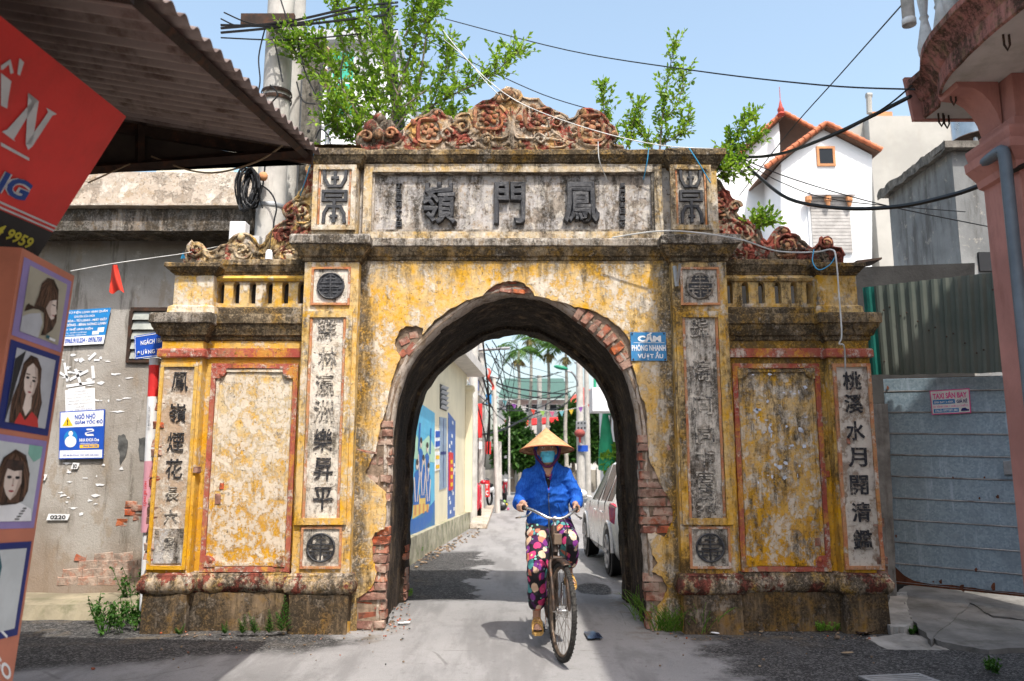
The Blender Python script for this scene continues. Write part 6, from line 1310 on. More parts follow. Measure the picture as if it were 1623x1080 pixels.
# ------------------------------------------------------------------ trees rooted in the masonry
YT = 7.9
woody('leafy_tree', 'bright green leafy young tree growing out of the gate top beside the lotus bud', 'tree',
      [[(600, 240, YT, .022), (598, 180, YT, .018), (585, 110, YT, .012), (560, 40, YT, .006)], [(612, 240, YT, .02), (625, 170, YT + .1, .016), (650, 90, YT + .2, .012), (690, 0, YT + .2, .008), (700, -40, YT + .2, .005)], [(605, 235, YT, .016), (560, 170, YT - .1, .012), (520, 100, YT - .1, .007), (500, 70, YT - .2, .004)],
       [(615, 220, YT, .014), (660, 150, YT + .1, .012), (675, 60, YT, .008), (690, 10, YT, .005)], [(630, 215, YT, .014), (690, 165, YT, .010), (740, 140, YT, .008), (790, 110, YT, .005), (818, 82, YT, .003)], [(598, 190, YT, .012), (545, 150, YT, .008), (480, 95, YT - .1, .005), (462, 70, YT - .2, .003)],
       [(605, 230, YT + .2, .012), (615, 120, YT + .3, .01), (610, 40, YT + .3, .007), (600, -30, YT + .3, .005)], [(600, 180, YT, .01), (570, 130, YT + .2, .007), (540, 60, YT + .2, .005), (535, 10, YT + .2, .003)], [(640, 170, YT, .01), (700, 120, YT, .007), (712, 80, YT, .004)], [(596, 240, YT, .01), (580, 225, YT, .008), (540, 215, YT, .005), (520, 190, YT, .003)],
       [(630, 150, YT - .1, .01), (600, 80, YT - .15, .007), (570, 0, YT - .1, .004)], [(660, 190, YT, .009), (690, 200, YT, .006), (715, 185, YT, .003)], [(580, 240, YT - .1, .01), (565, 200, YT - .2, .007), (530, 160, YT - .2, .004)], [(640, 60, YT, .009), (660, 20, YT, .006), (672, -30, YT, .004)]],
      .25, 4, .064, .017, loc=(P(605, 240, YT).x, YT, 4.2), dens=5.2, bare=.16)
for lab, st in (('slender shrub with upright shoots sprouting behind the crest end', [[(985, 245, 7.7, .010), (970, 215, 7.7, .008), (958, 180, 7.7, .005), (955, 142, 7.7, .003)], [(990, 245, 7.7, .008), (1000, 210, 7.7, .006), (1008, 170, 7.7, .003)]]),
                ('tall narrow leafy shoot standing behind the tablet wall near the seal panel', [[(1045, 245, 7.8, .012), (1050, 190, 7.8, .009), (1058, 130, 7.8, .006), (1068, 75, 7.8, .003)], [(1048, 200, 7.8, .006), (1075, 160, 7.8, .004), (1085, 120, 7.8, .003)], [(1040, 245, 7.75, .007), (1018, 215, 7.75, .005), (1005, 200, 7.75, .003)], [(1047, 230, 7.8, .006), (1075, 215, 7.8, .004), (1090, 195, 7.8, .003)]]),
                ('leafy shrub drooping beside the cap of the upper block, before the white house', [[(1135, 262, 7.5, .010), (1155, 240, 7.4, .007), (1175, 210, 7.3, .005), (1192, 188, 7.3, .003)], [(1140, 255, 7.4, .007), (1160, 262, 7.3, .005), (1175, 270, 7.2, .003)], [(1150, 245, 7.4, .006), (1180, 232, 7.3, .004), (1200, 222, 7.3, .003)], [(1135, 258, 7.3, .006), (1140, 268, 7.2, .004), (1146, 280, 7.2, .003)]]),
                ('tiny sprig growing on the dark side scroll', [[(1185, 366, 7.3, .006), (1200, 360, 7.25, .004), (1220, 352, 7.25, .003)], [(1195, 362, 7.3, .004), (1205, 352, 7.3, .002)]])):
    woody('shrub', lab, 'shrub', st, .15, 3, .056, .015, loc=P(*st[0][0][:3]), group='shrubs rooted in the gate top', dens=6.0, bare=.15)
# ================================================================== what the arch frames: the lane beyond
def wx(Y): return -1.53 + .0645 * (Y - 12.4)
ml = thing('mural_house', 'cream walled house with a painted mural, louvre and flat eave along the lane', 'house', (wx(14), 14, 0))
M_cream = simple('cream_wall_paint', (.66, .59, .42), .9, var=.08, scale=1.5, bump=.08, dirt=.22, dirtcol=(.42, .36, .25), streak=True)
wb_ = Board((wx(9.3), 9.3, 3.7), (wx(19.2), 19.2, 3.7), (wx(19.2), 19.2, -.1), (wx(9.3), 9.3, -.1))
m = MB(); m.sheet(*wb_.c, (-3, 0, 0)); m.build('wall', M_cream, ml)
m = MB(); m.sheet((wx(9.2) - 3, 9.2, 3.62), (wx(9.2) + .36, 9.2, 3.62), (wx(19.2) + .44, 19.6, 3.62), (wx(19.2) - 3, 19.6, 3.62), (0, 0, .20)); m.build('eave_slab', simple('pale_eave_concrete', (.52, .49, .45), .9, var=.15), ml)
m = MB(); m.sheet((wx(9.3) + .002, 9.3, -.1), (wx(9.3) + .10, 9.3, -.1), (wx(19.3) + .10, 19.3, -.1), (wx(19.3) + .002, 19.3, -.1), (0, 0, .48)); m.rough(.012, 4); m.build('wall_base', simple('mossy_wall_base', (.36, .33, .24), .95, var=.4, scale=4, bump=.4, dirt=.8, dirtcol=(.10, .13, .03)), ml)
MB().box(wx(19) - .0, wx(19) + .16, 18.9, 19.3, .38, 3.3).build('pilaster', M_cream, ml); MB().molding(wx(19), wx(19) + .16, 18.9, 19.3, [(.0, 3.18), (.05, 3.24), (.05, 3.3), (0, 3.34)], 3).build('pilaster_cap', M_cream, ml)
wb2 = Board(*[p + wb_.N * .012 for p in wb_.c])
def decal(q, name, mats, par, body=0, th=.012):
    b = wb2.sub(q); m = MB(); b.slab(m, th); o = m.build(name, mats[body], par); return b, o
Mm = [flat('mural_sky', (.10, .42, .62)), flat('mural_blue', (.015, .12, .40)), M_hair_p, M_skin_p, flat('mural_yellow', (.72, .50, .12)), M_pw, flat('mural_sea', (.03, .15, .34)), flat('mural_orange', (.62, .26, .08)), flat('mural_mint', (.40, .62, .45))]
b, o = decal([(655, 632), (689, 655), (689, 853), (648, 874)], 'mural_panel', Mm, ml)
m = MB(); b.rect(m, 0, .8, 1, 1, 0, .002); b.poly(m, [(0, .80), (.35, .72), (.7, .80), (1, .72), (1, .6), (0, .6)], 8, .002)
b.poly(m, [(0, .02), (1, .02), (1, .30), (.5, .22), (0, .18)], 6, .003); b.poly(m, [(.02, .2), (.5, .19), (.98, .30), (.85, .15), (.3, .08), (.02, .12)], 1, .004); b.poly(m, [(.08, .20), (.72, .24), (.74, .34), (.42, .37), (.1, .32)], 4, .005)
for u in (.14, .3, .46, .62): b.rect(m, u, .22, u + .07, .29, 7, .006)
for cu, h in ((.20, .56), (.45, .60), (.68, .55), (.34, .72), (.62, .70)):
    b.poly(m, [(cu - .11, h - .27), (cu + .11, h - .27), (cu + .09, h - .06), (cu + .03, h - .04), (cu - .03, h - .04), (cu - .09, h - .06)], 1, .006 + .001 * cu); b.ell(m, cu, h, .045, .032, 3, .009); b.ell(m, cu, h + .02, .05, .022, 2, .010)
    b.poly(m, [(cu - .12, h - .09), (cu - .05, h - .25), (cu - .02, h - .25), (cu - .08, h - .08)], 3, .008); b.poly(m, [(cu + .12, h - .09), (cu + .05, h - .25), (cu + .02, h - .25), (cu + .08, h - .08)], 3, .008)
for cu in (.22, .72): b.poly(m, [(cu, .66), (cu + .06, .66), (cu + .10, .86), (cu + .04, .86)], 1, .007)
m.build('mural_painting', Mm, o)
b, o = decal([(698, 609), (708, 613), (708, 652), (698, 648)], 'louvre_vent', [M_pblk], ml)
for i in range(5): m = MB(); m.sheet(b.map(0, .04 + i * .2, .0), b.map(1, .04 + i * .2, 0), b.map(1, .16 + i * .2, .04), b.map(0, .16 + i * .2, .04), b.N * .01); m.build('slat', M_pgrey, o)
b, o = decal([(697, 661), (708, 663), (708, 773), (697, 777)], 'shutter', [simple('blue_grey_shutter', (.24, .31, .40), .6)], ml); m = MB(); b.rect(m, .47, .02, .53, .98, 0, .004); b.rect(m, .1, .48, .9, .52, 0, .004); m.build('shutter_joint', M_pnavy, o)
b, o = decal([(711, 654), (722, 668), (721, 838), (710, 850)], 'blue_notice_board', [flat('notice_blue', (.06, .13, .36))], ml)
m = MB()
for _ in range(26): u, v = rnd.random() * .8, rnd.random() * .94; b.rect(m, u, v, u + .18, v + .03, 0, .004)
m.build('pasted_papers', [M_pw], o)
b, o = decal([(711, 717), (717, 718), (717, 776), (711, 778)], 'red_banner', [M_pred], ml, th=-.02); m = MB(); [b.rect(m, .2, .1 + .2 * i, .8, .2 + .2 * i, 0, .026) for i in range(4)]; m.build('banner_print', [M_pyel], o)
b, o = decal([(690, 682), (697, 682), (697, 710), (690, 712)], 'blue_white_notice', [M_pw], ml); m = MB(); b.rect(m, 0, .1, 1, .4, 0, .003); b.rect(m, 0, .6, 1, .95, 0, .003); m.build('notice_print', [M_pblue], o)
b, o = decal([(690, 716), (697, 716), (697, 745), (690, 747)], 'yellow_notice', [M_pw], ml); m = MB(); b.rect(m, .1, .1, .9, .3, 0, .003); b.rect(m, .1, .6, .9, .8, 0, .003); m.build('notice_print', [M_pyel], o)
# houses on the left beyond the mural house
def block(name, label, x0, x1, y0, y1, h, mat, wins=(), roof=None, cat='house'):
    t = thing(name, label, cat, ((x0 + x1) / 2, y0, 0)); MB().box(x0, x1, y0, y1, -.1, h).build('wall', mat, t)
    for (a0, a1, z0, z1, side) in wins:
        if side == 'x': w_ = MB().box(x1 - .02, x1 + .03, a0, a1, z0, z1).build('window', M_pw, t); MB().box(x1 + .031, x1 + .04, a0 + .08, a1 - .08, z0 + .08, z1 - .08).build('pane', M_glassd, w_)
        else: w_ = MB().box(a0, a1, y0 - .03, y0 + .02, z0, z1).build('window', M_pw, t); MB().box(a0 + .08, a1 - .08, y0 - .04, y0 - .031, z0 + .08, z1 - .08).build('pane', M_glassd, w_)
    if roof: roof(t)
    return t
M_h1 = simple('off_white_render', (.58, .56, .52), .9, var=.15, scale=.8, dirt=.3, dirtcol=(.35, .32, .28), streak=True); M_h2 = simple('pale_ochre_render', (.55, .45, .30), .9, var=.15, scale=.8, dirt=.3)
sh_ = block('lane_house', 'white lane house with a red and yellow shop board beyond the mural house', -6, -1.95, 23.5, 28, 5.2, M_h1, [(24, 25.2, .3, 2.2, 'x'), (25.8, 27.2, .3, 2.2, 'x'), (24.2, 25.2, 3.4, 4.5, 'x'), (26, 27.2, 3.4, 4.5, 'x')])
b = Board(P(738, 640, 23.3), P(764, 640, 23.3), P(764, 694, 23.3), P(738, 694, 23.3)); m = MB(); b.slab(m, .2); o = m.build('shop_board', M_pred, sh_); m = MB(); b.rect(m, .0, .42, .75, .72, 0, .01); b.txt(m, 'SỬA XE', .05, .47, .72, .66, 1, .03, .02); m.build('board_print', [M_pyel, M_pred], o)
block('lane_house', 'narrow ochre lane house behind the leaning poles', -6, -1.75, 28.2, 33, 7.2, M_h2, [(28.6, 29.6, .3, 2.2, 'x'), (30.5, 32, 3.6, 4.8, 'x'), (28.8, 30, 3.6, 4.8, 'x')])
block('lane_house', 'tall grey white lane house with stacked windows at the lane bend', -6.5, -1.6, 33.3, 40, 6.4, M_h1, [(34, 35.5, .3, 2.2, 'x'), (36.5, 38.5, .3, 2.2, 'x'), (34, 35.5, 3.6, 4.8, 'x'), (36.5, 38.5, 3.6, 4.8, 'x')])
# clutter on the lane houses
for px0, py0, px1, py1, Y, nm, mt in ((744, 600, 758, 618, 23.2, 'awning_box', M_pblue), (752, 700, 764, 712, 24.0, 'signboard', M_pw), (757, 620, 768, 636, 27.9, 'signboard', M_pyel), (762, 650, 772, 662, 28.0, 'air_conditioner', M_pw), (764, 672, 774, 684, 28.0, 'air_conditioner', M_balw), (768, 700, 778, 720, 32.8, 'signboard', M_pred), (770, 625, 779, 640, 33.0, 'signboard', M_pcyan)):
    a0, a1 = P(px0, py1, Y), P(px1, py0, Y); MB().box(a0.x, a1.x, Y, Y + .35, a0.z, a1.z).build(nm, mt, sh_)
# far end of the lane
M_groof = simple('green_sheet_roof', (.065, .125, .10), .6, .1, var=.15); M_rroof = simple('red_tile_roof', (.42, .06, .04), .7, var=.2)
def groof(t):
    MB().sheet(P(790, 632, 57), P(905, 632, 57), P(893, 603, 62), P(800, 603, 62), (0, 0, .15)).build('roof', M_groof, t)
gb = block('green_roofed_house', 'pale house with green sheet roof and red awning beyond the trees', P(790, 700, 58).x, P(905, 700, 58).x, 58, 66, P(800, 634, 58).z, M_h1, [(P(x, 650, 58).x, P(x + 22, 650, 58).x, P(800, 655, 58).z, P(800, 640, 58).z, 'y') for x in (800, 832, 862)], groof)
b = Board(P(800, 666, 57), P(905, 660, 57), P(905, 668, 56), P(800, 676, 56)); m = MB(); b.slab(m, .1); m.build('awning', M_pred, gb)
def rroof(t):
    a0, a1 = P(888, 645, 62), P(968, 645, 62); ap = P(928, 612, 66); m = MB(); m.add([a0, a1, Vector((a1.x, 70, a1.z)), Vector((a0.x, 70, a0.z)), ap, ap + Vector((0, 2, 0))], [(0, 1, 4), (1, 2, 5, 4), (2, 3, 5), (3, 0, 4, 5)]); m.build('roof', M_rroof, t)
block('red_roofed_house', 'house with hipped red roof behind the lamp pole', P(892, 700, 62).x, P(965, 700, 62).x, 62.2, 70, P(900, 645, 62).z, M_h1, [(P(x, 650, 62).x, P(x + 14, 650, 62).x, P(800, 672, 62).z, P(800, 655, 62).z, 'y') for x in (900, 925)], rroof)
wl = thing('lane_wall', 'low mossy concrete boundary wall at the bend of the lane', 'wall', (2, 51, 0)); a0, a1 = P(768, 745, 51), P(1000, 742, 51)
MB().box(a0.x - 3, a1.x + 4, 51, 51.3, -.1, a0.z).build('wall', simple('dingy_wall_concrete', (.36, .33, .28), .95, var=.3, scale=.8, dirt=.5, dirtcol=(.17, .16, .11), streak=True), wl)
for x in (800, 850, 905, 952): q = P(x, 745, 50.9); MB().box(q.x - .25, q.x + .25, 50.85, 51.35, -.1, q.z + .15).build('pier', M_h1, wl)
def farwood(name, label, cs, n, L, mat, trunk, group=None):
    """a broad tree: clumps of leaf faces through several lobes"""
    t = thing(name, label, 'tree', trunk[0], group=group); m = MB(); r = random.Random(len(label))
    for c, rr in cs:
        for _ in range(n):
            d = rdir(r) * rr[0] * (r.random() ** .35); q = Vector(c) + Vector((d.x, d.y, d.z * rr[1] / rr[0])); 
            if noise.noise(q * 1.1) < -.22: continue
            leaf(m, q, (rdir(r) + Vector((0, 0, -.2))), Vector((0, 0, 1)) + rdir(r) * .7, L * r.uniform(.6, 1.3), L * .26)
    m.build('crown', mat, t); w = MB(); w.tube(trunk, [.16, .10, .05][:len(trunk)] if len(trunk) == 3 else .12, 7); w.build('trunk', M_bark, t, smooth=60); return t
def lobes(L, Y, k): return [(P(x, y, Y + dy), (rx * Y / F, ry * Y / F)) for x, y, rx, ry, dy in L]
g_ = 'trees at the end of the lane'
farwood('broad_tree', 'dark green bushy tree with reddish flecks left of the cyclist hat', lobes([(805, 690, 22, 26, 0), (822, 720, 24, 24, 0), (800, 725, 18, 22, 1), (838, 735, 18, 18, 0), (815, 665, 16, 14, 0)], 45, 1), 1500, .42, M_leafd, [P(812, 780, 45), P(812, 735, 45), P(815, 690, 45)], g_)
farwood('broad_tree', 'dark green tree behind the lamp pole and lantern', lobes([(890, 690, 20, 22, 0), (905, 660, 20, 22, 1), (925, 690, 24, 26, 1), (950, 665, 22, 26, 0), (905, 715, 22, 18, 0), (945, 710, 20, 22, 0)], 48, 1), 1300, .42, M_leafd, [P(910, 775, 48), P(908, 720, 48), P(915, 670, 48)], g_)
farwood('broad_tree', 'mid green hedge like tree filling the gap before the pale house', lobes([(850, 715, 24, 20, 0), (870, 735, 20, 16, 0), (832, 700, 14, 18, 1), (880, 715, 16, 16, 1)], 49, 1), 900, .42, M_leafd, [P(855, 775, 49), P(855, 740, 49), P(852, 715, 49)], g_)
farwood('small_tree', 'small light green tree between the lamp pole and the white car', lobes([(960, 722, 16, 8, 0), (978, 712, 12, 10, 0), (968, 738, 16, 8, 0), (985, 730, 12, 12, 0)], 30, 1), 420, .24, M_leafl, [P(980, 775, 30), P(978, 745, 30), P(975, 725, 30)], g_)
frond_me = {}
def frond(L, seed):
    r = random.Random(seed); m = MB(); pts = [Vector((L * t * (1 - .18 * t), 0, L * (.55 * t - .85 * t * t))) for t in [i / 12 for i in range(13)]]
    m.tube(pts, [.03 * (1 - .8 * i / 12) for i in range(13)], 4)
    for i in range(2, 13):
        for s in (-1, 1):
            for k in (0, .5):
                p = pts[i].lerp(pts[max(0, i - 1)], k); d = Vector((.55, s * (1.0), -.55 + r.uniform(-.15, .15))); leaf(m, p, d, Vector((0, 0, 1)), L * .34 * math.sin(math.pi * min(1, .15 + i / 14)), .035 * L * .5)
    return m
def palm(label, px, pyb, pyt, Y, L, n=9):
    b_, t_ = P(px, pyb, Y), P(px, pyt, Y); b_.z = 0
    t = thing('areca_palm', label, 'palm tree', b_, group='areca palms above the roofs')
    m = MB(); k = 24; m.tube([b_.lerp(t_, i / k) + Vector((.04 * math.sin(i * .4), 0, 0)) for i in range(k + 1)], [(.13 - .05 * i / k) * (1 + .05 * (i % 2)) for i in range(k + 1)], 8); m.tube([t_, t_ + Vector((0, 0, .9))], [.10, .05], 8); m.build('trunk', M_palmt, t, smooth=60)
    for i in range(n):
        s = i % 3
        if (L, s) not in frond_me:
            o = frond(L, s).build('frond', M_palm, t, world=False); frond_me[(L, s)] = o.data
        else: o = bpy.data.objects.new('frond', frond_me[(L, s)]); COL.objects.link(o); o.parent = t
        o.location = t_ + Vector((0, 0, .8)) - b_; o.rotation_euler = (0, rnd.uniform(-.5, .35), i * 2.4 + rnd.uniform(-.2, .2))
    m = MB(); [leaf(m, t_ + Vector((rnd.uniform(-.2, .2), rnd.uniform(-.2, .2), .3)), Vector((rnd.uniform(-1, 1), rnd.uniform(-1, 1), -.9)), Vector((0, 0, 1)), .7, .06) for _ in range(26)]; m.build('fruit_stalks', simple('dry_stalk', (.30, .24, .10), .9) if 'dry_stalk' not in bpy.data.materials else bpy.data.materials['dry_stalk'], t)
    return t
palm('areca palm with a wide crown seen left of the tallest palm', 822, 780, 577, 47, 2.0); palm('tallest areca palm, its crown cut by the arch crown', 841, 780, 545, 50, 2.0); palm('areca palm with drooping fronds before the lamp arm', 869, 780, 568, 47, 2.2); palm('areca palm with the fullest crown close to the lamp pole', 897, 780, 574, 46, 2.3, 11); palm('areca palm half hidden behind the lamp pole', 918, 780, 548, 52, 1.8)
# lamp pole with box, lantern and plate
lp = thing('lamp_pole', 'grey concrete lamp pole with green lamp head, meter box and red lantern', 'street lamp', (P(921, 770, 40).x, 40, 0)); lx = P(921, 770, 40).x
MB().lathe([(.22, -.1), (.15, 9)], (lx, 40, 0), 12).build('shaft', M_conc, lp, smooth=60); MB().lathe([(.16, -.1), (.11, 9)], (P(931, 700, 41).x, 41, 0), 10).build('second_shaft', M_conc, lp, smooth=60)
MB().tube(smoothline([P(919, 650, 39.9), P(917, 612, 39.9), P(908, 592, 39.8), P(897, 588, 39.7)], 5), .06, 6).build('arm', M_steel, lp, smooth=60)
q = P(889, 583, 39.6); MB().ell(q, (.38, .16, .11), 12, M=Matrix.Rotation(R(12), 3, 'Y')).build('lamp_head', simple('green_lamp_paint', (.02, .22, .12), .4), lp, smooth=60)
a0, a1 = P(913, 685, 39.7), P(929, 668, 39.7); bx = MB().box(a0.x, a1.x, 39.5, 39.8, a0.z, a1.z).build('meter_box', M_steel, lp); [MB().box(a0.x + .06 + i * .16, a0.x + .14 + i * .16, 39.48, 39.5, a1.z - .14 - j * .24, a1.z - .06 - j * .24).build('gauge', M_pblk, bx) for i in range(3) for j in range(2)]
a0, a1 = P(916, 716, 39.7), P(932, 706, 39.7); MB().box(a0.x, a1.x, 39.7, 39.75, a0.z, a1.z).build('name_plate', M_pblue, lp)
MB().tube([P(910, 575, 40), P(942, 580, 40)], .05, 5).build('cross_arm', M_steel, lp)
ln = thing('red_lantern', 'round faded red paper lantern hanging on the lamp pole', 'lantern', P(919, 688, 39.3)); MB().ell(P(919, 687, 39.3), (.27, .27, .21), 14).build('shade', simple('faded_lantern_red', (.26, .06, .05), .7, var=.15), ln, smooth=60); MB().lathe([(.04, -.45), (.05, -.2), (.10, -.2), (.10, -.16)][::1], P(919, 687, 39.3), 8).build('tassel', M_pred, ln)
# poles and tangled lines on the left of the lane
def lpole(label, px, pyt, pyb, Y, r, px2=None):
    b_ = P(px, pyb, Y); b_.z = -.05; t_ = P(px2 or px, pyt, Y); t = thing('lane_pole', label, 'utility pole', b_, group='poles along the lane'); MB().tube([b_, t_], [r, r * .75], 10).build('shaft', M_conc, t, smooth=60); return t
lpole('tapered concrete lane pole nearest the mural house', 748, 540, 800, 22, .15, 752); lpole('leaning brown lane pole beside the trash bag', 789, 600, 806, 26, .09, 783); lpole('dark lane pole crowded with wires under the arch top', 763, 530, 800, 27, .14); lpole('squat pale pole sleeve standing by the motorbikes', 791, 700, 790, 29, .12); lpole('slim lane pole in front of the green roof', 855, 595, 775, 50, .20)
lpole('slim steel pole before the dark tree', 807, 660, 775, 44, .07)
cx_ = thing('cable_crossarm', 'steel cross arm with insulators on the wire crowded lane pole', 'bracket', P(763, 560, 26.8)); MB().tube([P(745, 556, 26.8), P(808, 552, 26.8)], .05, 4).tube([P(752, 590, 26.8), P(790, 600, 26.8)], .04, 4).tube([P(752, 620, 26.8), P(776, 640, 26.8)], .04, 4).build('arm', M_steel, cx_)
G_ = 'tangled cables over the lane'
for k, (pts, r) in enumerate([([(755, 560, 22), (770, 592, 28), (800, 612, 34), (860, 622, 38), (900, 625, 40)], .035), ([(755, 570, 22), (775, 600, 28), (810, 622, 34), (870, 632, 38), (905, 620, 40)], .028), ([(760, 690, 26), (800, 680, 30), (850, 655, 36), (890, 645, 39), (912, 622, 40)], .038), ([(765, 640, 26), (800, 650, 30), (850, 648, 35), (900, 622, 40)], .025),
                             ([(770, 545, 26), (800, 590, 27), (840, 600, 34), (890, 590, 40)], .02), ([(780, 540, 26), (815, 585, 30), (860, 598, 38), (885, 590, 40)], .02), ([(790, 548, 26), (800, 600, 27), (808, 650, 28), (800, 690, 28)], .015), ([(775, 552, 26), (790, 590, 26), (800, 640, 27), (776, 660, 26)], .015), ([(800, 555, 26), (795, 590, 26), (780, 620, 26), (765, 640, 26)], .015),
                             ([(785, 560, 26), (790, 600, 26), (770, 640, 26), (790, 680, 26)], .012), ([(770, 600, 26), (790, 640, 27), (830, 648, 30), (860, 640, 34)], .012), ([(806, 560, 26), (815, 600, 28), (805, 640, 28), (780, 650, 26)], .012), ([(756, 640, 22), (770, 700, 24), (768, 740, 26)], .02), ([(752, 650, 22), (758, 700, 23), (756, 760, 24)], .015), ([(770, 560, 25), (800, 575, 28), (850, 585, 34), (900, 600, 40)], .012), ([(770, 575, 25), (800, 600, 28), (850, 606, 34), (910, 606, 40)], .012), ([(765, 600, 25), (800, 628, 30), (840, 632, 36), (915, 612, 40)], .02), ([(780, 550, 25), (790, 575, 26), (797, 610, 26), (812, 630, 28)], .01), ([(757, 600, 23), (790, 660, 27), (830, 668, 33), (900, 640, 40)], .014), ([(820, 545, 25), (812, 580, 26), (803, 620, 27), (790, 655, 27)], .01), ([(795, 548, 24), (780, 585, 24), (772, 625, 25), (788, 660, 26)], .012), ([(740, 560, 20), (760, 585, 24), (775, 640, 26), (772, 700, 27)], .03), ([(765, 540, 24), (772, 600, 25), (776, 660, 26), (774, 720, 27)], .03)]):
    cable('black cable in the tangle strung over the lane beyond the arch', pts, r, M_wire, grp=G_)
# bunting
Mf = [flat('bunting_pink', (.50, .12, .22)), flat('bunting_aqua', (.16, .40, .44)), flat('bunting_violet', (.26, .09, .36)), flat('bunting_white', (.6, .6, .58)), flat('bunting_lime', (.26, .45, .10)), flat('bunting_yellow', (.62, .44, .05)), flat('bunting_red', (.55, .06, .04))]
bt = thing('bunting', 'string of small coloured pennants across the lane', 'bunting', P(860, 650, 33)); m = MB()
bl_ = [(x, 631 + 24 * math.sin(math.pi * (x - 785) / 180) - 0, 33) for x in range(785, 960, 15)]; m.tube(smoothline([P(x, y - 3, Y) for x, y, Y in bl_], 3), .01, 4); m.build('string', M_wirew, bt)
for i, (x, y, Y) in enumerate(bl_):
    m = MB(); q = P(x, y, Y); m.add([q + Vector((-.11, 0, .07)), q + Vector((.11, 0, .07)), q + Vector((.02, .03, -.16))], [(0, 1, 2)]); m.build('pennant', Mf[[0, 1, 2, 3, 6, 4, 0, 1, 5, 2, 6, 3][i % 12]], bt)
fl = thing('red_streamer', 'orange red streamer hanging from the wires near the lane poles', 'streamer', P(774, 600, 25)); m = MB(); m.grid(lambda u, v: P(771 + 4 * u + 8 * (1 - v) + 2 * math.sin(v * 9), 618 - 34 * v, 25 + .1 * math.sin(v * 7 + u)), 3, 14); m.build('cloth', Mf[6], fl, smooth=180)
# white box building with green rail and green tarpaulin
q0, q1 = P(936, 655, 29), P(1010, 618, 29)
wbx = block('white_balcony_house', 'white house with overhanging balcony and green railing past the lamp pole', P(984, 700, 29).x, q1.x + 2, 29.5, 36, q1.z + 1.0, M_lime); MB().box(q0.x, q1.x + 2, 28.2, 29.5, q0.z + .02, q1.z).build('balcony', M_lime, wbx)
for i in range(3): MB().tube([P(943, 600 - i * 10, 28.3), P(1000, 600 - i * 10, 28.3)], .04, 5).build('rail', simple('green_rail_paint', (.02, .35, .18), .4) if i == 0 else bpy.data.materials['green_rail_paint'], wbx)
for x in (943, 955, 967): MB().tube([P(x, 570, 28.3), P(x, 620, 28.3)], .05, 5).build('post', bpy.data.materials['green_rail_paint'], wbx)
tp = thing('green_tarpaulin', 'green folded tarpaulin parasol standing by the lane', 'parasol', (P(960, 780, 30).x, 30, 0)); M_tarp = simple('green_tarp', (.02, .26, .13), .6, var=.2, scale=2)
m = MB(); m.lathe([(.34, P(960, 745, 30).z), (.30, P(960, 715, 30).z), (.18, P(964, 680, 30).z), (.10, P(968, 655, 30).z)], (P(962, 745, 30).x, 30, 0), 9); m.rough(.05, 2); m.build('canopy', M_tarp, tp, smooth=40)
m = MB(); q = P(970, 648, 30); m.box(q.x - .25, q.x + .3, 29.8, 30.2, q.z - .25, q.z + .25); m.rough(.08, 3); m.build('top_fold', M_tarp, tp); MB().tube([(P(962, 745, 30).x, 30, 0), P(968, 655, 30)], .04, 6).build('pole', M_steel, tp)
# ------------------------------------------------------------------ cars
def wheelset(t, x, y, r, side, w_=.2):
    M_ = Matrix.Rotation(R(90), 3, 'Y'); m = MB(); m.lathe([(r * .68, -w_ / 2), (r * .95, -w_ / 2), (r, -w_ * .3), (r, w_ * .3), (r * .95, w_ / 2), (r * .68, w_ / 2)], (x, y, r), 24, M=M_, cap=False); wh_ = m.build('wheel', M_tyre, t, world=False, smooth=40)
    m = MB(); m.lathe([(r * .69, -.02), (r * .69, .02)], (x + side * w_ * .32, y, r), 24, M=M_); m.build('brake_disc', M_pblk, wh_, world=False)
    m = MB(); xx = x + side * w_ * .46
    for i in range(7):
        a_ = 2 * math.pi * i / 7; c_, s_ = math.cos(a_), math.sin(a_)
        m.sheet((xx, y + r * .1 * c_ - r * .06 * s_, r + r * .1 * s_ + r * .06 * c_), (xx, y + r * .1 * c_ + r * .06 * s_, r + r * .1 * s_ - r * .06 * c_), (xx, y + r * .66 * c_ + r * .10 * s_, r + r * .66 * s_ - r * .10 * c_), (xx, y + r * .66 * c_ - r * .10 * s_, r + r * .66 * s_ + r * .10 * c_), (side * .015, 0, 0))
    m.tube([(xx, y + r * .68 * math.cos(2 * math.pi * i / 24), r + r * .68 * math.sin(2 * math.pi * i / 24)) for i in range(24)], .018, 6, closed=True); m.lathe([(r * .14, -.02), (r * .14, .02)], (xx, y, r), 12, M=M_)
    m.build('rim', M_rim, wh_, world=False, smooth=40)
M_tyre = simple('car_tyre_rubber', (.018, .018, .019), .8, var=.3, bump=.1); M_rim = simple('dark_alloy', (.30, .30, .31), .35, .7, var=.1, bump=0); M_tail = NT('tail_lamp_red').out((.45, .012, .015), .15, spec=.6)
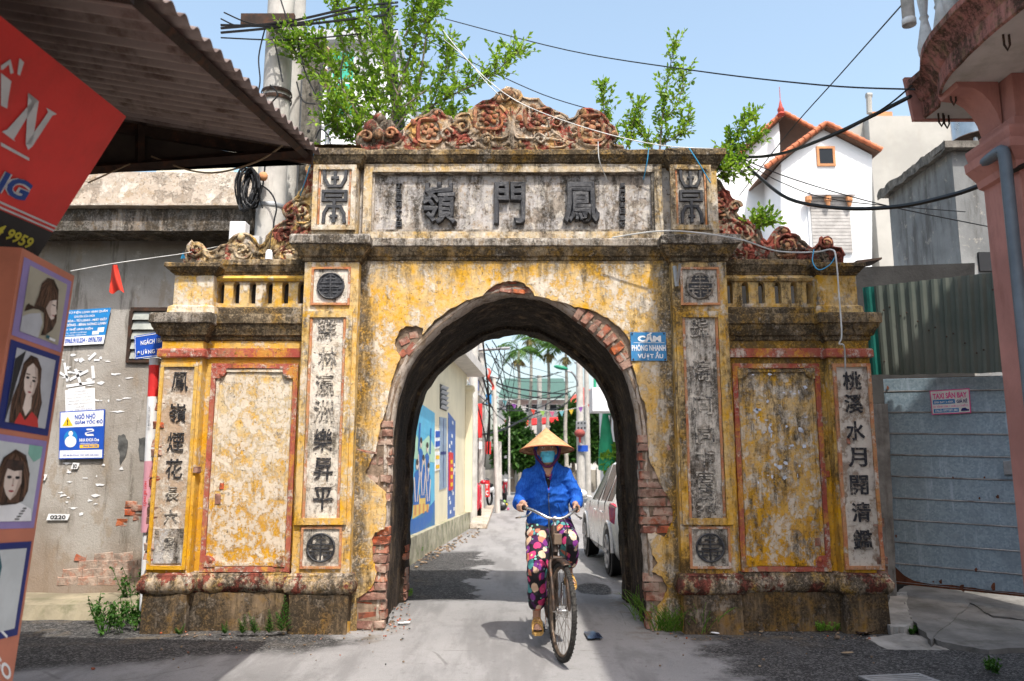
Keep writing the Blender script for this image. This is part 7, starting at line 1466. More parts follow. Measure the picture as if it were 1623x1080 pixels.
def car(name, label, loc, rz, paint, group=None):
    t = thing(name, label, 'car', loc, (0, 0, rz), group)
    # stations along the length (rear to front): y, bottom, sill half width, belt height, roof height, roof half width
    S = [(-.66, .45, .70, .86, .90, .60), (-.64, .30, .77, .90, .98, .62), (-.56, .24, .81, .93, 1.10, .58), (-.36, .22, .83, .94, 1.30, .56), (-.10, .22, .84, .94, 1.42, .57), (.30, .20, .85, .93, 1.48, .58), (.36, .20, .85, .93, 1.485, .58), (.95, .20, .85, .91, 1.50, .58), (1.03, .20, .85, .91, 1.50, .58), (1.60, .20, .85, .90, 1.44, .57), (1.90, .20, .85, .90, 1.30, .57), (2.30, .22, .84, .90, 1.00, .62), (2.42, .22, .84, .89, .97, .66), (2.80, .22, .82, .86, .92, .66), (3.10, .24, .77, .78, .84, .60), (3.22, .34, .70, .68, .72, .52)]
    rows = []
    for y, zb_, w_, zbt, zr, wr in S:
        pr = [(0, zb_), (w_ * .9, zb_), (w_ * .985, zb_ + .10), (w_, (zb_ + zbt) / 2 + .03), (w_ * .975, zbt - .05), (w_ * .94, zbt), (wr + (w_ * .94 - wr) * .12, zr - .07), (wr * .9, zr - .015), (wr * .5, zr + .008), (0, zr + .012)]
        rows.append([(-x, y, z) for x, z in pr[::-1]][:-1] + [(x, y, z) for x, z in pr])
    nn = len(rows[0]); m = MB(); vs = [p for r_ in rows for p in r_]; fs, mi = [], []
    m.v = [Vector(p) for p in vs]
    gl = {3: 1, 4: 1, 5: 0, 6: 1, 7: 0, 8: 1, 9: 1, 10: 0}
    for i in range(len(S) - 1):
        for j in range(nn - 1):
            m.f.append((i * nn + j, i * nn + j + 1, (i + 1) * nn + j + 1, (i + 1) * nn + j))
            side_ = j in (3, 13); fb = 4 <= j <= 13
            m.m.append(1 if (side_ and gl.get(i, 0) and i in (4, 6, 8, 9)) or (j in (2, 3, 13, 14) and False) else (1 if (j in (0, 1, 2, 15, 16, 17) and False) else 0))
    m.f.append(tuple(range(nn))); m.m.append(0); m.f.append(tuple((len(S) - 1) * nn + j for j in range(nn))); m.m.append(0)
    m.build('body', [paint, M_glassd], t, world=False, smooth=32)
    def side_y(s, y, z):
        for i in range(len(S) - 1):
            if S[i][0] <= y <= S[i + 1][0]:
                f = (y - S[i][0]) / (S[i + 1][0] - S[i][0]); g = [S[i][k] + (S[i + 1][k] - S[i][k]) * f for k in range(6)]
                if z <= g[3]: return s * (g[2] * (.985 if z < g[1] + .12 else 1.0) + .004 - (.03 * g[2] * max(0, (z - (g[1] + g[3]) / 2) / (g[3] - (g[1] + g[3]) / 2)) if z > (g[1] + g[3]) / 2 else 0))
                return s * (g[2] * .94 + (g[5] - g[2] * .94) * (z - g[3]) / (g[4] - .07 - g[3]) + .006)
        return s * .85
    for s in (-1, 1):
        for seam in ([(.33, .3), (.33, .9), (.36, 1.38)], [(.99, .25), (.99, .9), (.99, 1.40)], [(1.95, .3), (1.95, .88)], [(.33, .3), (1.95, .3)]):
            mm = MB(); mm.tube([(side_y(s, y, z), y, z) for y, z in seam], .006, 4); mm.build('door_gap', M_pblk, t, world=False)
        for hy in (.48, 1.13): mm = MB(); mm.tube([(side_y(s, hy, .78) + s * .012, hy, .78), (side_y(s, hy + .16, .78) + s * .012, hy + .16, .78)], .013, 5); mm.build('door_handle', paint, t, world=False)
        for wy in (0, 2.45):
            mm = MB(); mm.lathe([(.355, -.01), (.355, .012)], (s * .835, wy, .31), 24, M=Matrix.Rotation(R(90), 3, 'Y')); mm.build('wheel_well', M_pblk, t, world=False); wheelset(t, s * .76, wy, .30, s)
            mm = MB(); mm.tube([(s * .845, wy + .37 * math.cos(R(a_)), .31 + .37 * math.sin(R(a_))) for a_ in range(0, 181, 12)], .022, 6); mm.build('arch_lip', paint, t, world=False, smooth=60)
        mm = MB(); mm.plate([(-.62, .62), (-.30, .70), (-.22, .88), (-.34, .93), (-.60, .86)], .0, .05, fn=lambda x, y, z: Vector((s * (.86 - y - (.10 if x < -.5 else 0)), x, z))); mm.build('tail_light', M_tail, t, world=False)
        mm = MB(); mm.ell((s * .98, 1.82, .98), (.10, .055, .07), 10); mm.tube([(s * .82, 1.84, .93), (s * .95, 1.83, .96)], .02, 5); mm.build('mirror', paint, t, world=False, smooth=60)
        mm = MB(); mm.plate([(2.85, .62), (3.12, .62), (3.05, .76), (2.85, .80)], 0, .05, fn=lambda x, y, z: Vector((s * (.815 - y - (x - 2.85) * .12), x, z))); mm.build('headlight', M_pw, t, world=False)
    mm = MB(); mm.box(-.76, .76, -.70, -.60, .30, .55); mm.build('bumper', paint, t, world=False, bevel=.03)
    mm = MB(); mm.quad((-.50, -.46, 1.18), (.50, -.46, 1.18), (.52, -.20, 1.37), (-.52, -.20, 1.37)); mm.xf(Matrix.Translation((0, -.02, .012))); mm.build('rear_window', M_glassd, t, world=False)
    mm = MB(); mm.box(-.26, .26, -.715, -.70, .62, .74); mm.build('number_plate', M_pw, t, world=False)
    return t
M_wpaint = simple('white_car_paint', (.70, .70, .69), .25, var=.04, bump=0, spec=.6, dirt=.1, dirtcol=(.45, .43, .40)); M_rpaint = simple('red_car_paint', (.42, .008, .025), .25, var=.06, bump=0, spec=.6)
car('parked_car', 'white hatchback parked beyond the arch, its rear cut by the brick jamb', (2.10, 10.75, 0), R(1.5), M_wpaint)
car('parked_car', 'red car nosing out past the end of the mural house', (-1.72, 22.6, 0), R(4), M_rpaint)
car('parked_car', 'dark grey car parked in front of the red one', (-1.85, 29.0, 0), R(3), simple('dark_car_paint', (.03, .03, .035), .3, bump=0, spec=.6))
stk = MB(); stk.box(1.18, 1.21, 11.85, 12.05, 1.05, 1.25)
# motorbikes
def scooter(label, loc, rz, col):
    t = thing('motorbike', label, 'motorbike', loc, (0, 0, rz), 'motorbikes by the lane')
    for y in (0, 1.22): m = MB(); m.tube([(0, y + .25 * math.cos(2 * math.pi * i / 18), .29 + .25 * math.sin(2 * math.pi * i / 18)) for i in range(18)], .045, 6, closed=True); m.build('wheel', M_tyre, t, world=False, smooth=60)
    m = MB(); m.cap((0, -.15, .62), (0, .55, .55), .13, .12).cap((0, .5, .42), (0, .95, .40), .10, .09).cap((0, 1.0, .45), (0, 1.1, .85), .09, .10); m.build('body', col, t, world=False, smooth=60)
    m = MB(); m.cap((0, -.12, .75), (0, .5, .74), .10, .09); m.build('seat', M_tyre, t, world=False, smooth=60); m = MB(); m.tube([(-.34, .98, 1.0), (0, 1.08, .98), (.34, .98, 1.0)], .018, 6).tube([(0, 1.22, .29), (0, 1.08, .98)], .03, 6); m.build('handlebar', M_steel, t, world=False)
    m = MB(); m.ell((0, 1.16, .88), (.09, .06, .08), 10); m.build('headlight', M_pw, t, world=False); m = MB(); m.box(-.12, .12, -.33, -.31, .45, .6); m.build('number_plate', M_pw, t, world=False)
scooter('white motorbike parked beside the leaning lane pole', (P(776, 790, 31).x, 31, 0), R(160), M_wpaint); scooter('dark motorbike parked furthest down the lane', (P(798, 785, 37).x, 37, 0), R(185), M_rpaint)
cs = thing('barber_sign', 'red box sign with white lettering on the kerb by the motorbikes', 'sign', (P(767, 790, 27.5).x, 27.5, 0)); b = Board(P(759, 762, 27.5), P(776, 762, 27.5), P(776, 788, 27.5), P(759, 788, 27.5)); m = MB(); b.slab(m, .25); m.build('case', M_pred, cs); m = MB(); b.txt(m, 'CẮT', .12, .52, .88, .92, 0, .04, .01); b.txt(m, 'TÓC', .12, .1, .88, .46, 0, .04, .01); m.build('lettering', [M_pw], cs)
tb = thing('rubbish_bag', 'black rubbish bag with coloured litter by the lane kerb', 'bag', G(795, 809)); q = G(795, 809); m = MB(); m.ell(q + Vector((0, 0, .16)), (.22, .18, .18), 14).ell(q + Vector((-.08, 0, .28)), (.10, .09, .12), 10); m.rough(.05, 5, .02, 15); m.build('sack', simple('black_plastic', (.015, .015, .016), .3, var=.2, bump=.3, spec=.5), tb, smooth=60)
for dx, dz, mi in ((.1, .3, 4), (-.15, .3, 0), (.16, .2, 5), (.22, .05, 0)): m = MB(); m.ell(q + Vector((dx, -.12, dz)), (.05, .03, .05), 6); m.rough(.02, 8); m.build('litter', [Mf[0], Mf[1], Mf[2], Mf[3], Mf[4], Mf[5]][mi], tb)
kb = MB(); kb.sheet(G(758, 808), G(783, 805), G(772, 838), G(745, 838), (0, 0, .10)); kind(kb.build('kerb_slab', M_par, None), 'structure')
# ================================================================== bicycle (local frame: x forward, y the rider's own left, z up)
BL = (.335, 7.0, 0.0); BR_ = (R(2.5), 0, R(-88.5))
bk = thing('bicycle', 'old rusty upright bicycle with swept chrome handlebar ridden towards the camera', 'bicycle', BL, BR_)
M_frame = simple('worn_brown_frame_paint', (.055, .040, .032), .5, .4, var=.5, scale=14, bump=.2, dirt=.6, dirtcol=(.16, .075, .035), objspace=True)
M_chrome = simple('dull_chrome', (.55, .54, .52), .25, .9, var=.2, scale=20, bump=.05, dirt=.35, dirtcol=(.25, .14, .08), objspace=True)
M_bt = simple('bicycle_tyre', (.030, .028, .026), .85, var=.4, scale=20, bump=.3, dirt=.5, dirtcol=(.12, .11, .095), objspace=True)
M_rimr = simple('rusty_rim', (.20, .15, .11), .5, .7, var=.4, scale=20, dirt=.6, dirtcol=(.12, .06, .03), objspace=True)
M_blkp = simple('black_grip_rubber', (.02, .02, .02), .7, bump=.1, objspace=True)
RW = .345
def bwheel(cx, M=None):
    m = MB(); 
    for i in range(1): m.tube([(cx + (RW - .019) * math.cos(2 * math.pi * i / 64), 0, RW + (RW - .019) * math.sin(2 * math.pi * i / 64)) for i in range(64)], .019, 8, closed=True)
    k = 0
    for i in range(110):                                            # tread blocks
        a_ = 2 * math.pi * i / 110
        for s in (-1, 0, 1):
            c_ = Vector((cx + (RW - .002) * math.cos(a_), s * .0105 + (.003 if i % 2 else -.003), RW + (RW - .002) * math.sin(a_))); t_ = Vector((-math.sin(a_), 0, math.cos(a_))) * .006; n_ = Vector((math.cos(a_), 0, math.sin(a_)))
            c_ -= n_ * (.0035 * abs(s)); w_ = Vector((0, .004, 0)); m.add([c_ - t_ - w_, c_ + t_ - w_, c_ + t_ + w_, c_ - t_ + w_, c_ - t_ * .8 - w_ + n_ * .004, c_ + t_ * .8 - w_ + n_ * .004, c_ + t_ * .8 + w_ + n_ * .004, c_ - t_ * .8 + w_ + n_ * .004], [(4, 5, 6, 7), (0, 1, 5, 4), (1, 2, 6, 5), (2, 3, 7, 6), (3, 0, 4, 7)])
    if M: m.xf(M)
    o = m.build('wheel', M_bt, bk, world=False, smooth=30)
    m = MB(); m.tube([(cx + (RW - .042) * math.cos(2 * math.pi * i / 48), 0, RW + (RW - .042) * math.sin(2 * math.pi * i / 48)) for i in range(48)], .013, 6, closed=True)
    if M: m.xf(M)
    m.build('rim', M_rimr, o, world=False, smooth=60)
    m = MB(); m.lathe([(.018, -.045), (.034, -.04), (.034, -.034), (.017, -.03), (.017, .03), (.034, .034), (.034, .04), (.018, .045)], (cx, 0, RW), 12, M=Matrix.Rotation(R(90), 3, 'X')); m.tube([(cx, -.065, RW), (cx, .065, RW)], .007, 6)
    if M: m.xf(M)
    m.build('hub', M_chrome, o, world=False, smooth=50)
    m = MB()
    for i in range(36):
        a_ = 2 * math.pi * i / 36; s = 1 if i % 2 else -1; b_ = a_ + (1.25 if (i // 2) % 2 else -1.25)
        m.tube([(cx + .032 * math.cos(b_), s * .037, RW + .032 * math.sin(b_)), (cx + (RW - .045) * math.cos(a_), 0, RW + (RW - .045) * math.sin(a_))], .0014, 3, cap=False)
    if M: m.xf(M)
    kind(m.build('spokes', M_rimr, o, world=False), 'stuff'); return o
def mudguard(cx, a0, a1, nm, M=None, w_=.034):
    m = MB(); k = 22; rr = RW + .022; vs = []
    for i in range(k + 1):
        a_ = R(a0 + (a1 - a0) * i / k)
        for j in range(5): b_ = (j - 2) / 2; r_ = rr - .014 * b_ * b_; vs.append((cx + r_ * math.cos(a_), w_ * b_, RW + r_ * math.sin(a_)))
    m.add(vs, [(i * 5 + j, i * 5 + j + 1, (i + 1) * 5 + j + 1, (i + 1) * 5 + j) for i in range(k) for j in range(4)])
    if M: m.xf(M)
    o = m.build(nm, M_frame, bk, world=False, smooth=60); md = o.modifiers.new('s', 'SOLIDIFY'); md.thickness = .002
bwheel(0); mudguard(0, 20, 200, 'mudguard')
FX = 1.03
ax = Vector((-.36, 0, .93)).normalized(); pv = Vector((.97, 0, RW)); STEER = R(11)
MS = Matrix.Translation(pv) @ Matrix.Rotation(STEER, 4, ax) @ Matrix.Translation(-pv)
bwheel(FX, MS); mudguard(FX, 68, 150, 'mudguard', MS)
ht, hb_ = Vector((.815, 0, .90)), Vector((.865, 0, .74)); bb = Vector((.45, 0, .29)); st_ = Vector((.25, 0, .80))
m = MB(); m.tube([ht + Vector((-.01, 0, .03)), hb_], .024, 10).tube(smoothline([hb_ + Vector((0, 0, .03)), Vector((.72, 0, .53)), Vector((.60, 0, .36)), bb], 4), .020, 10).tube(smoothline([ht - Vector((0, 0, .04)), Vector((.66, 0, .62)), Vector((.52, 0, .46)), Vector((.40, 0, .45))], 4), .016, 10).tube([bb, st_], .018, 10).tube([bb + Vector((0, 0, -.02)), bb + Vector((0, 0, .03))], .035, 10)
for s in (-1, 1): m.tube([bb + Vector((0, s * .03, 0)), Vector((0, s * .06, RW))], .010, 6).tube([st_ + Vector((-.0, s * .02, -.10)), Vector((0, s * .06, RW))], .009, 6)
m.build('frame', M_frame, bk, world=False, smooth=60)
m = MB()
for s in (-1, 1): m.tube(smoothline([hb_ + Vector((.01, s * .02, -.03)), hb_ + Vector((.02, s * .055, -.07)), Vector((.95, s * .058, .56)), Vector((1.0, s * .058, .44)), Vector((FX, s * .058, RW))], 3), [.014] * 12 + [.009], 8)
m.tube([hb_ + Vector((.01, -.05, -.04)), hb_ + Vector((.01, .05, -.04))], .018, 8); m.xf(MS); m.build('fork', M_frame, bk, world=False, smooth=60)
m = MB(); m.tube([hb_, ht, Vector((.79, 0, .975))], .014, 8).tube([Vector((.79, 0, .975)), Vector((.81, 0, .985))], .02, 8); m.xf(MS); m.build('stem', M_chrome, bk, world=False, smooth=60)
m = MB(); bp = [(.57, -.220, 1.05), (.64, -.213, 1.055), (.72, -.18, 1.05), (.79, -.12, 1.02), (.82, -.06, .99), (.82, 0, .985), (.82, .06, .99), (.79, .12, 1.02), (.72, .18, 1.05), (.64, .213, 1.055), (.57, .220, 1.05)]
m.tube(smoothline(bp, 4), .0125, 8); m.xf(MS); m.build('handlebar', M_chrome, bk, world=False, smooth=60)
for s in (-1, 1):
    m = MB(); m.tube([(.555, s * .220, 1.05), (.68, s * .203, 1.053)], .017, 10); m.xf(MS); m.build('grip', M_blkp, bk, world=False, smooth=60)
    m = MB(); m.tube(smoothline([(.74, s * .17, 1.03), (.74, s * .20, 1.0), (.68, s * .245, .985), (.60, s * .26, .975)], 3), .007, 5); m.xf(MS); m.build('brake_lever', M_chrome, bk, world=False, smooth=60)
m = MB(); m.tube(smoothline([(.80, .05, 1.0), (.93, .06, .93), (.95, .05, .80), (.93, .05, .66)], 4), .005, 5).tube(smoothline([(.80, -.05, 1.0), (.90, -.07, .90), (.92, -.05, .78), (.86, -.03, .66)], 4), .005, 5); m.xf(MS); m.build('brake_cable', M_blkp, bk, world=False)
m = MB(); m.box(.865, .905, -.03, .03, .80, .88); m.xf(MS); m.build('lock_box', simple('brown_lock_box', (.14, .10, .07), .6), bk, world=False, bevel=.006)
m = MB(); m.ell((.19, 0, .835), (.13, .085, .035), 14).ell((.30, 0, .84), (.09, .035, .025), 10); m.build('saddle', M_blkp, bk, world=False, smooth=60); m = MB(); m.tube([st_, (.24, 0, .82)], .013, 8); m.build('seat_post', M_chrome, bk, world=False)
m = MB(); m.lathe([(.09, -.003), (.095, 0), (.09, .003)], (.45, -.05, .29), 28, M=Matrix.Rotation(R(90), 3, 'X')); m.build('chainring', M_rimr, bk, world=False)
m = MB(); m.tube([(-.02, -.055, .40), (.2, -.06, .395), (.45, -.06, .40), (.54, -.06, .34), (.54, -.06, .26), (.45, -.06, .19), (.2, -.06, .27), (-.02, -.055, .29)], .012, 5, closed=True); m.build('chain_guard', M_frame, bk, world=False, smooth=60)
for s, dx, dz in ((-1, .045, -.165), (1, -.045, .165)):
    m = MB(); m.tube([(.45, s * .06, .29), (.45 + dx, s * .075, .29 + dz)], .011, 6); cr_ = m.build('crank', M_chrome, bk, world=False, smooth=60)
    m = MB(); m.box(.45 + dx - .045, .45 + dx + .045, s * .13 - .045, s * .13 + .045, .29 + dz - .012, .29 + dz + .012).tube([(.45 + dx, s * .07, .29 + dz), (.45 + dx, s * .17, .29 + dz)], .006, 5); m.build('pedal', M_blkp, cr_, world=False)
m = MB(); [m.tube([(-.32, y, .73), (.12, y, .74)], .007, 5) for y in (-.06, 0, .06)]; [m.tube([(-.25, s * .06, .73), (0, s * .07, RW)], .007, 5) for s in (-1, 1)]; m.build('rear_rack', M_frame, bk, world=False)

# ================================================================== the cyclist
wm_ = thing('person', 'cyclist in conical straw hat, blue face mask, blue hooded jacket and floral trousers', 'person', BL, BR_)
M_skin = simple('sun_tanned_skin', (.42, .24, .165), .55, var=.15, scale=20, bump=.15, bscale=90, objspace=True)
a = NT('blue_marl_jacket'); v_ = a.obj(); n1 = a.noise(60, 4, .8, a.sc(v_, (1.6, 1.6, .5))); n2 = a.noise(3, 4, .6, v_)
M_jack = a.out(a.mix(a.ss(n1, .35, .65), a.mix(n2, (.006, .055, .32), (.008, .070, .38)), (.02, .13, .52)), .75, 0, a.noise(90, 3, .7, v_), .15, .004, .2)
a = NT('floral_trouser_cloth'); v_ = a.obj()
cw = a.sc(v_, (1, 1, .85)); d_ = a.n('TexVoronoi'); a.put(d_.inputs['Vector'], cw); d_.inputs['Scale'].default_value = 14; dist, colr = d_.outputs['Distance'], d_.outputs['Color']
ry = a.xyz(colr, 0); pet = a.noise(22, 3, .5, v_)
c = a.mix(a.ss(a.noise(11, 3, .5, v_), .53, .57), (.012, .010, .014), (.05, .010, .06))
flw = a.ramp(ry, [(0, (.48, .04, .14)), (.2, (.58, .40, .28)), (.38, (.07, .26, .26)), (.52, (.62, .48, .36)), (.66, (.50, .16, .10)), (.80, (.17, .03, .19)), (1, (.60, .26, .28))], 'CONSTANT')
m1 = a.ss(a.math('ADD', dist, a.math('MULTIPLY', pet, .5)), .78, .70)
c = a.mix(m1, c, flw); ctr = a.ss(dist, .16, .12); c = a.mix(ctr, c, (.70, .50, .20))
d2 = a.n('TexVoronoi'); a.put(d2.inputs['Vector'], a.sc(v_, (1, 1, 1), (3, 3, 3))); d2.inputs['Scale'].default_value = 30
lf = a.math('MULTIPLY', a.ss(d2.outputs['Distance'], .36, .30), a.ss(a.xyz(d2.outputs['Color'], 1), .62, .64)); c = a.mix(a.math('MULTIPLY', lf, a.math('SUBTRACT', 1, m1)), c, (.16, .38, .30))
M_flor = a.out(c, .8, 0, a.noise(40, 3), .1)
a = NT('straw_hat_weave'); v_ = a.obj(); 
M_hat = a.out(a.mix(a.ss(a.noise(30, 5, .6, a.sc(v_, (1, 1, 3))), .3, .7), (.42, .225, .10), (.57, .34, .175)), .7, 0, a.noise(70, 3), .2)
M_maskb = simple('mask_sky_blue', (.12, .52, .68), .8, var=.1, scale=30, bump=.1, objspace=True); M_maskw = simple('mask_white', (.72, .75, .78), .8, bump=0, objspace=True)
HC = Vector((.50, 0, 1.50))
# body: one continuous surface
m = MB(); m.ell(HC + Vector((0, 0, .015)), (.088, .073, .105), 20).ell(HC + Vector((.03, 0, -.055)), (.06, .055, .055), 16).cap(HC + Vector((-.02, 0, -.06)), (.42, 0, 1.36), .050, .058)
m.ell(HC + Vector((.088, 0, -.012)), (.018, .014, .022), 10)
for s in (-1, 1): m.ell(HC + Vector((.0, s * .073, 0)), (.02, .012, .03), 10)
m.cap((.39, -.10, 1.30), (.39, .10, 1.30), .050, .050).cap((.38, 0, 1.28), (.34, 0, 1.10), .075, .085).cap((.34, 0, 1.1), (.23, 0, .92), .085, .095)
GR = {}
for s in (-1, 1):
    g = (MS @ Vector((.615, s * .213, 1.052))); g2 = (MS @ Vector((.68, s * .203, 1.053))); g0 = (MS @ Vector((.555, s * .220, 1.05))); GR[s] = (g0, g, g2)
HIP = {-1: (.26, -.09, .90), 1: (.26, .09, .90)}; KN = {-1: (.57, -.125, .60), 1: (.63, .125, .80)}; AN = {-1: (.405, -.14, .22), 1: (.39, .135, .55)}
FT = {-1: [(.39, -.14, .175), (.47, -.142, .155), (.545, -.145, .150)], 1: [(.37, .135, .50), (.44, .135, .482), (.515, .137, .475)]}
EL = {-1: (.40, -.240, 1.09), 1: (.38, .235, 1.08)}; SHL = {-1: (.385, -.145, 1.305), 1: (.385, .145, 1.305)}
for s in (-1, 1):
    m.cap(HIP[s], KN[s], .075, .052).cap(KN[s], AN[s], .050, .032); f = FT[s]
    m.cap(AN[s], f[0], .032, .034).cap(f[0], f[1], .034, .030).cap(f[1], f[2], .030, .026)
    for k in range(5): m.cap((f[2][0] + .01, f[2][1] + s * (k - 2) * .013, f[2][2] - .004), (f[2][0] + .038 - abs(k - 1 if s > 0 else k - 1) * .004, f[2][1] + s * (k - 2) * .014, f[2][2] - .010), .008, .007, 8)
    g0, g, g2 = GR[s]; el = Vector(EL[s]); wr_ = g.lerp(el, .17) + Vector((0, 0, .028))
    m.cap(SHL[s], el, .045, .038).cap(el, wr_, .036, .024)
    ad = (g2 - g0).normalized(); up_ = Vector((0, 0, 1)); fw_ = (g - wr_); fw_ = (fw_ - ad * fw_.dot(ad)).normalized()
    pc = g + up_ * .026 - fw_ * .012
    m.cap(wr_, pc, .024, .026); m.cap(pc - ad * .028, pc + ad * .028, .021, .020)
    outd = ad.cross(up_).normalized() * (-s); 
    for k in range(4):                                              # fingers curled over the grip
        b_ = g + ad * (-.034 + .0225 * k); sl = [1.0, 1.08, 1.05, .9][k if True else 3 - k]
        q = [b_ + up_ * .030 + outd * .0, b_ + up_ * .020 + outd * .030 * sl, b_ - up_ * .012 + outd * .030 * sl, b_ - up_ * .026 + outd * .008]
        for i in range(3): m.cap(q[i], q[i + 1], .0098 - .001 * i, .0092 - .001 * i, 8)
    q = [pc + ad * .03, g + ad * .052 + up_ * .012 - outd * .018, g + ad * .062 - up_ * .014 - outd * .010]
    for i in range(2): m.cap(q[i], q[i + 1], .0115 - .001 * i, .0105 - .001 * i, 8)
body = remesh(m, 'body', M_skin, wm_, .0055, 3, world=False)
# jacket with hood
m = MB(); m.ell((.37, 0, 1.20), (.120, .150, .17), 18); m.cap((.385, -.10, 1.30), (.385, .10, 1.30), .084, .084)
for s in (-1, 1):
    m.cap((.36, s * .060, 1.15), (.275, s * .070, .96), .112, .112).cap((.30, s * .070, .98), (.27, s * .078, .90), .112, .110)
    el = Vector(EL[s]); g = GR[s][1]; wr_ = g.lerp(el, .17) + Vector((0, 0, .028)); sh = Vector(SHL[s])
    m.cap(sh, sh.lerp(el, .5) + Vector((-.01, s * .012, 0)), .068, .060).cap(sh.lerp(el, .5) + Vector((-.01, s * .012, 0)), el, .060, .054).cap(el, el.lerp(wr_, .5), .054, .049).cap(el.lerp(wr_, .5), el.lerp(wr_, .92), .052, .041)
m.ell(HC + Vector((-.055, 0, .0)), (.088, .102, .128), 18).cap((.43, 0, 1.35), HC + Vector((-.05, 0, -.06)), .100, .09)
m.ell((.41, 0, 1.36), (.10, .13, .06), 16)
def folds(p):
    a1 = noise.noise(Vector((p.x * 7, p.y * 7 + p.z * 5, p.z * 13))); a2 = noise.noise(Vector((p.x * 22 + p.z * 14, p.y * 20, p.z * 30 + 4)))
    rdg = 1 - abs(noise.noise(Vector((p.x * 9 + 3, p.y * 9 - p.z * 6, p.z * 15))))
    return .007 * a1 + .0028 * a2 + .009 * (rdg ** 4) - .004
jack = remesh(m, 'jacket', M_jack, wm_, .0085, 4, world=False, disp=folds)
from mathutils.bvhtree import BVHTree
def bvh(o): me = o.data; return BVHTree.FromPolygons([v.co.copy() for v in me.vertices], [tuple(p.vertices) for p in me.polygons])
BJ = bvh(jack)
def drape(y, z, lift=.005, B=None):
    h = (B or BJ).ray_cast(Vector((2, y, z)), Vector((-1, 0, 0)))
    return (h[0] + Vector((lift, 0, 0))) if h[0] else Vector((.45, y, z))
def patch(name, fn, mat, nu=8, nv=10, par=None, lift=.005, B=None, thick=.002):
    m = MB(); m.grid(lambda u, v: drape(*fn(u, v), lift, B), nu, nv); o = m.build(name, mat, par or wm_, world=False, smooth=180)
    md = o.modifiers.new('s', 'SOLIDIFY'); md.thickness = thick; return o
patch('neck_skin', lambda u, v: ((u - .5) * 2 * (.012 + .040 * v), 1.30 + .105 * v), M_skin, lift=.006)
patch('blouse', lambda u, v: ((u - .5) * 2 * (.004 + .030 * v), 1.17 + .15 * v), M_flor, lift=.008)
for s in (-1, 1):
    m = MB(); m.tube([drape(s * (.006 + .036 * t), 1.17 + .16 * t, .006) for t in [i / 14 for i in range(15)]] + [drape(s * .055, 1.37, .006), drape(s * .066, 1.41, .006)], .011, 6); m.build('collar_edge', M_jack, jack, world=False, smooth=60)
    m = MB(); m.tube([drape(s * (.07 + .04 * t), 1.08 - .10 * t, .003) for t in [i / 8 for i in range(9)]], .004, 5); m.build('pocket_seam', M_jack, jack, world=False)
m = MB(); m.tube([drape(.004 * math.sin(t * 6), .90 + .27 * t, .003) for t in [i / 24 for i in range(25)]], .0045, 5); m.build('zipper', simple('zip_teeth', (.16, .20, .30), .4, .4), jack, world=False)
m = MB(); hem = []
for i in range(40):
    a_ = 2 * math.pi * i / 40; hem.append((.28 + .145 * math.cos(a_), .205 * math.sin(a_), .845 + .012 * math.sin(3 * a_) - .02 * math.cos(a_)))
# trousers
m = MB(); m.ell((.22, 0, .90), (.135, .160, .12), 16)
for s in (-1, 1):
    k = Vector(KN[s]); an = Vector(AN[s]); hem_ = k.lerp(an, .70 if s < 0 else .62)
    m.cap(HIP[s], k, .108, .085).cap(k, hem_, .082, .076)
def tf(p): return .006 * noise.noise(Vector((p.x * 10, p.y * 10, p.z * 12))) + .007 * (1 - abs(noise.noise(Vector((p.x * 8, p.y * 12, p.z * 14 + 5))))) ** 3 - .003
trs = remesh(m, 'trousers', M_flor, wm_, .0085, 4, world=False, disp=tf)
# mask, eyes
BB = bvh(body)
mk = lambda u, v: ((u - .5) * 2 * (.050 + .016 * math.sin(math.pi * v)), HC.z - .090 + .092 * v)
o = patch('face_mask', mk, M_maskb, 14, 10, lift=.011, B=BB)
for zz in (.001, .030, .058): m = MB(); m.tube([drape((i / 10 - .5) * .11, HC.z - .090 + zz * 1.55, .0135, BB) for i in range(11)], .0022, 5); m.build('mask_pleat', M_maskw if zz > .05 else M_maskb, o, world=False)
for s in (-1, 1):
    q = drape(s * .032, HC.z + .030, .0015, BB); m = MB(); m.ell(q, (.004, .014, .006), 10); e_ = m.build('eye', M_pw, wm_, world=False, smooth=60); m = MB(); m.ell(q + Vector((.002, 0, 0)), (.003, .006, .0055), 8); m.build('iris', M_pblk, e_, world=False)
    m = MB(); m.tube([drape(s * (.018 + .03 * t), HC.z + .048 + .006 * math.sin(math.pi * t), .002, BB) for t in (0, .25, .5, .75, 1)], .0035, 5); m.build('eyebrow', M_hair_p, wm_, world=False)
m = MB(); m.ell(HC + Vector((-.01, 0, .05)), (.087, .079, .085), 16); m.build('hair', M_hair_p, wm_, world=False, smooth=60)
m = MB(); [m.tube(smoothline([HC + Vector((.03, s * .105, .02)), HC + Vector((.035, s * .085, -.05)), HC + Vector((.05, s * .03, -.115)), HC + Vector((.055, 0, -.122))], 4), .010, 6) for s in (-1, 1)]; m.build('hat_strap', simple('purple_strap_cloth', (.10, .015, .07), .8), wm_, world=False, smooth=60)
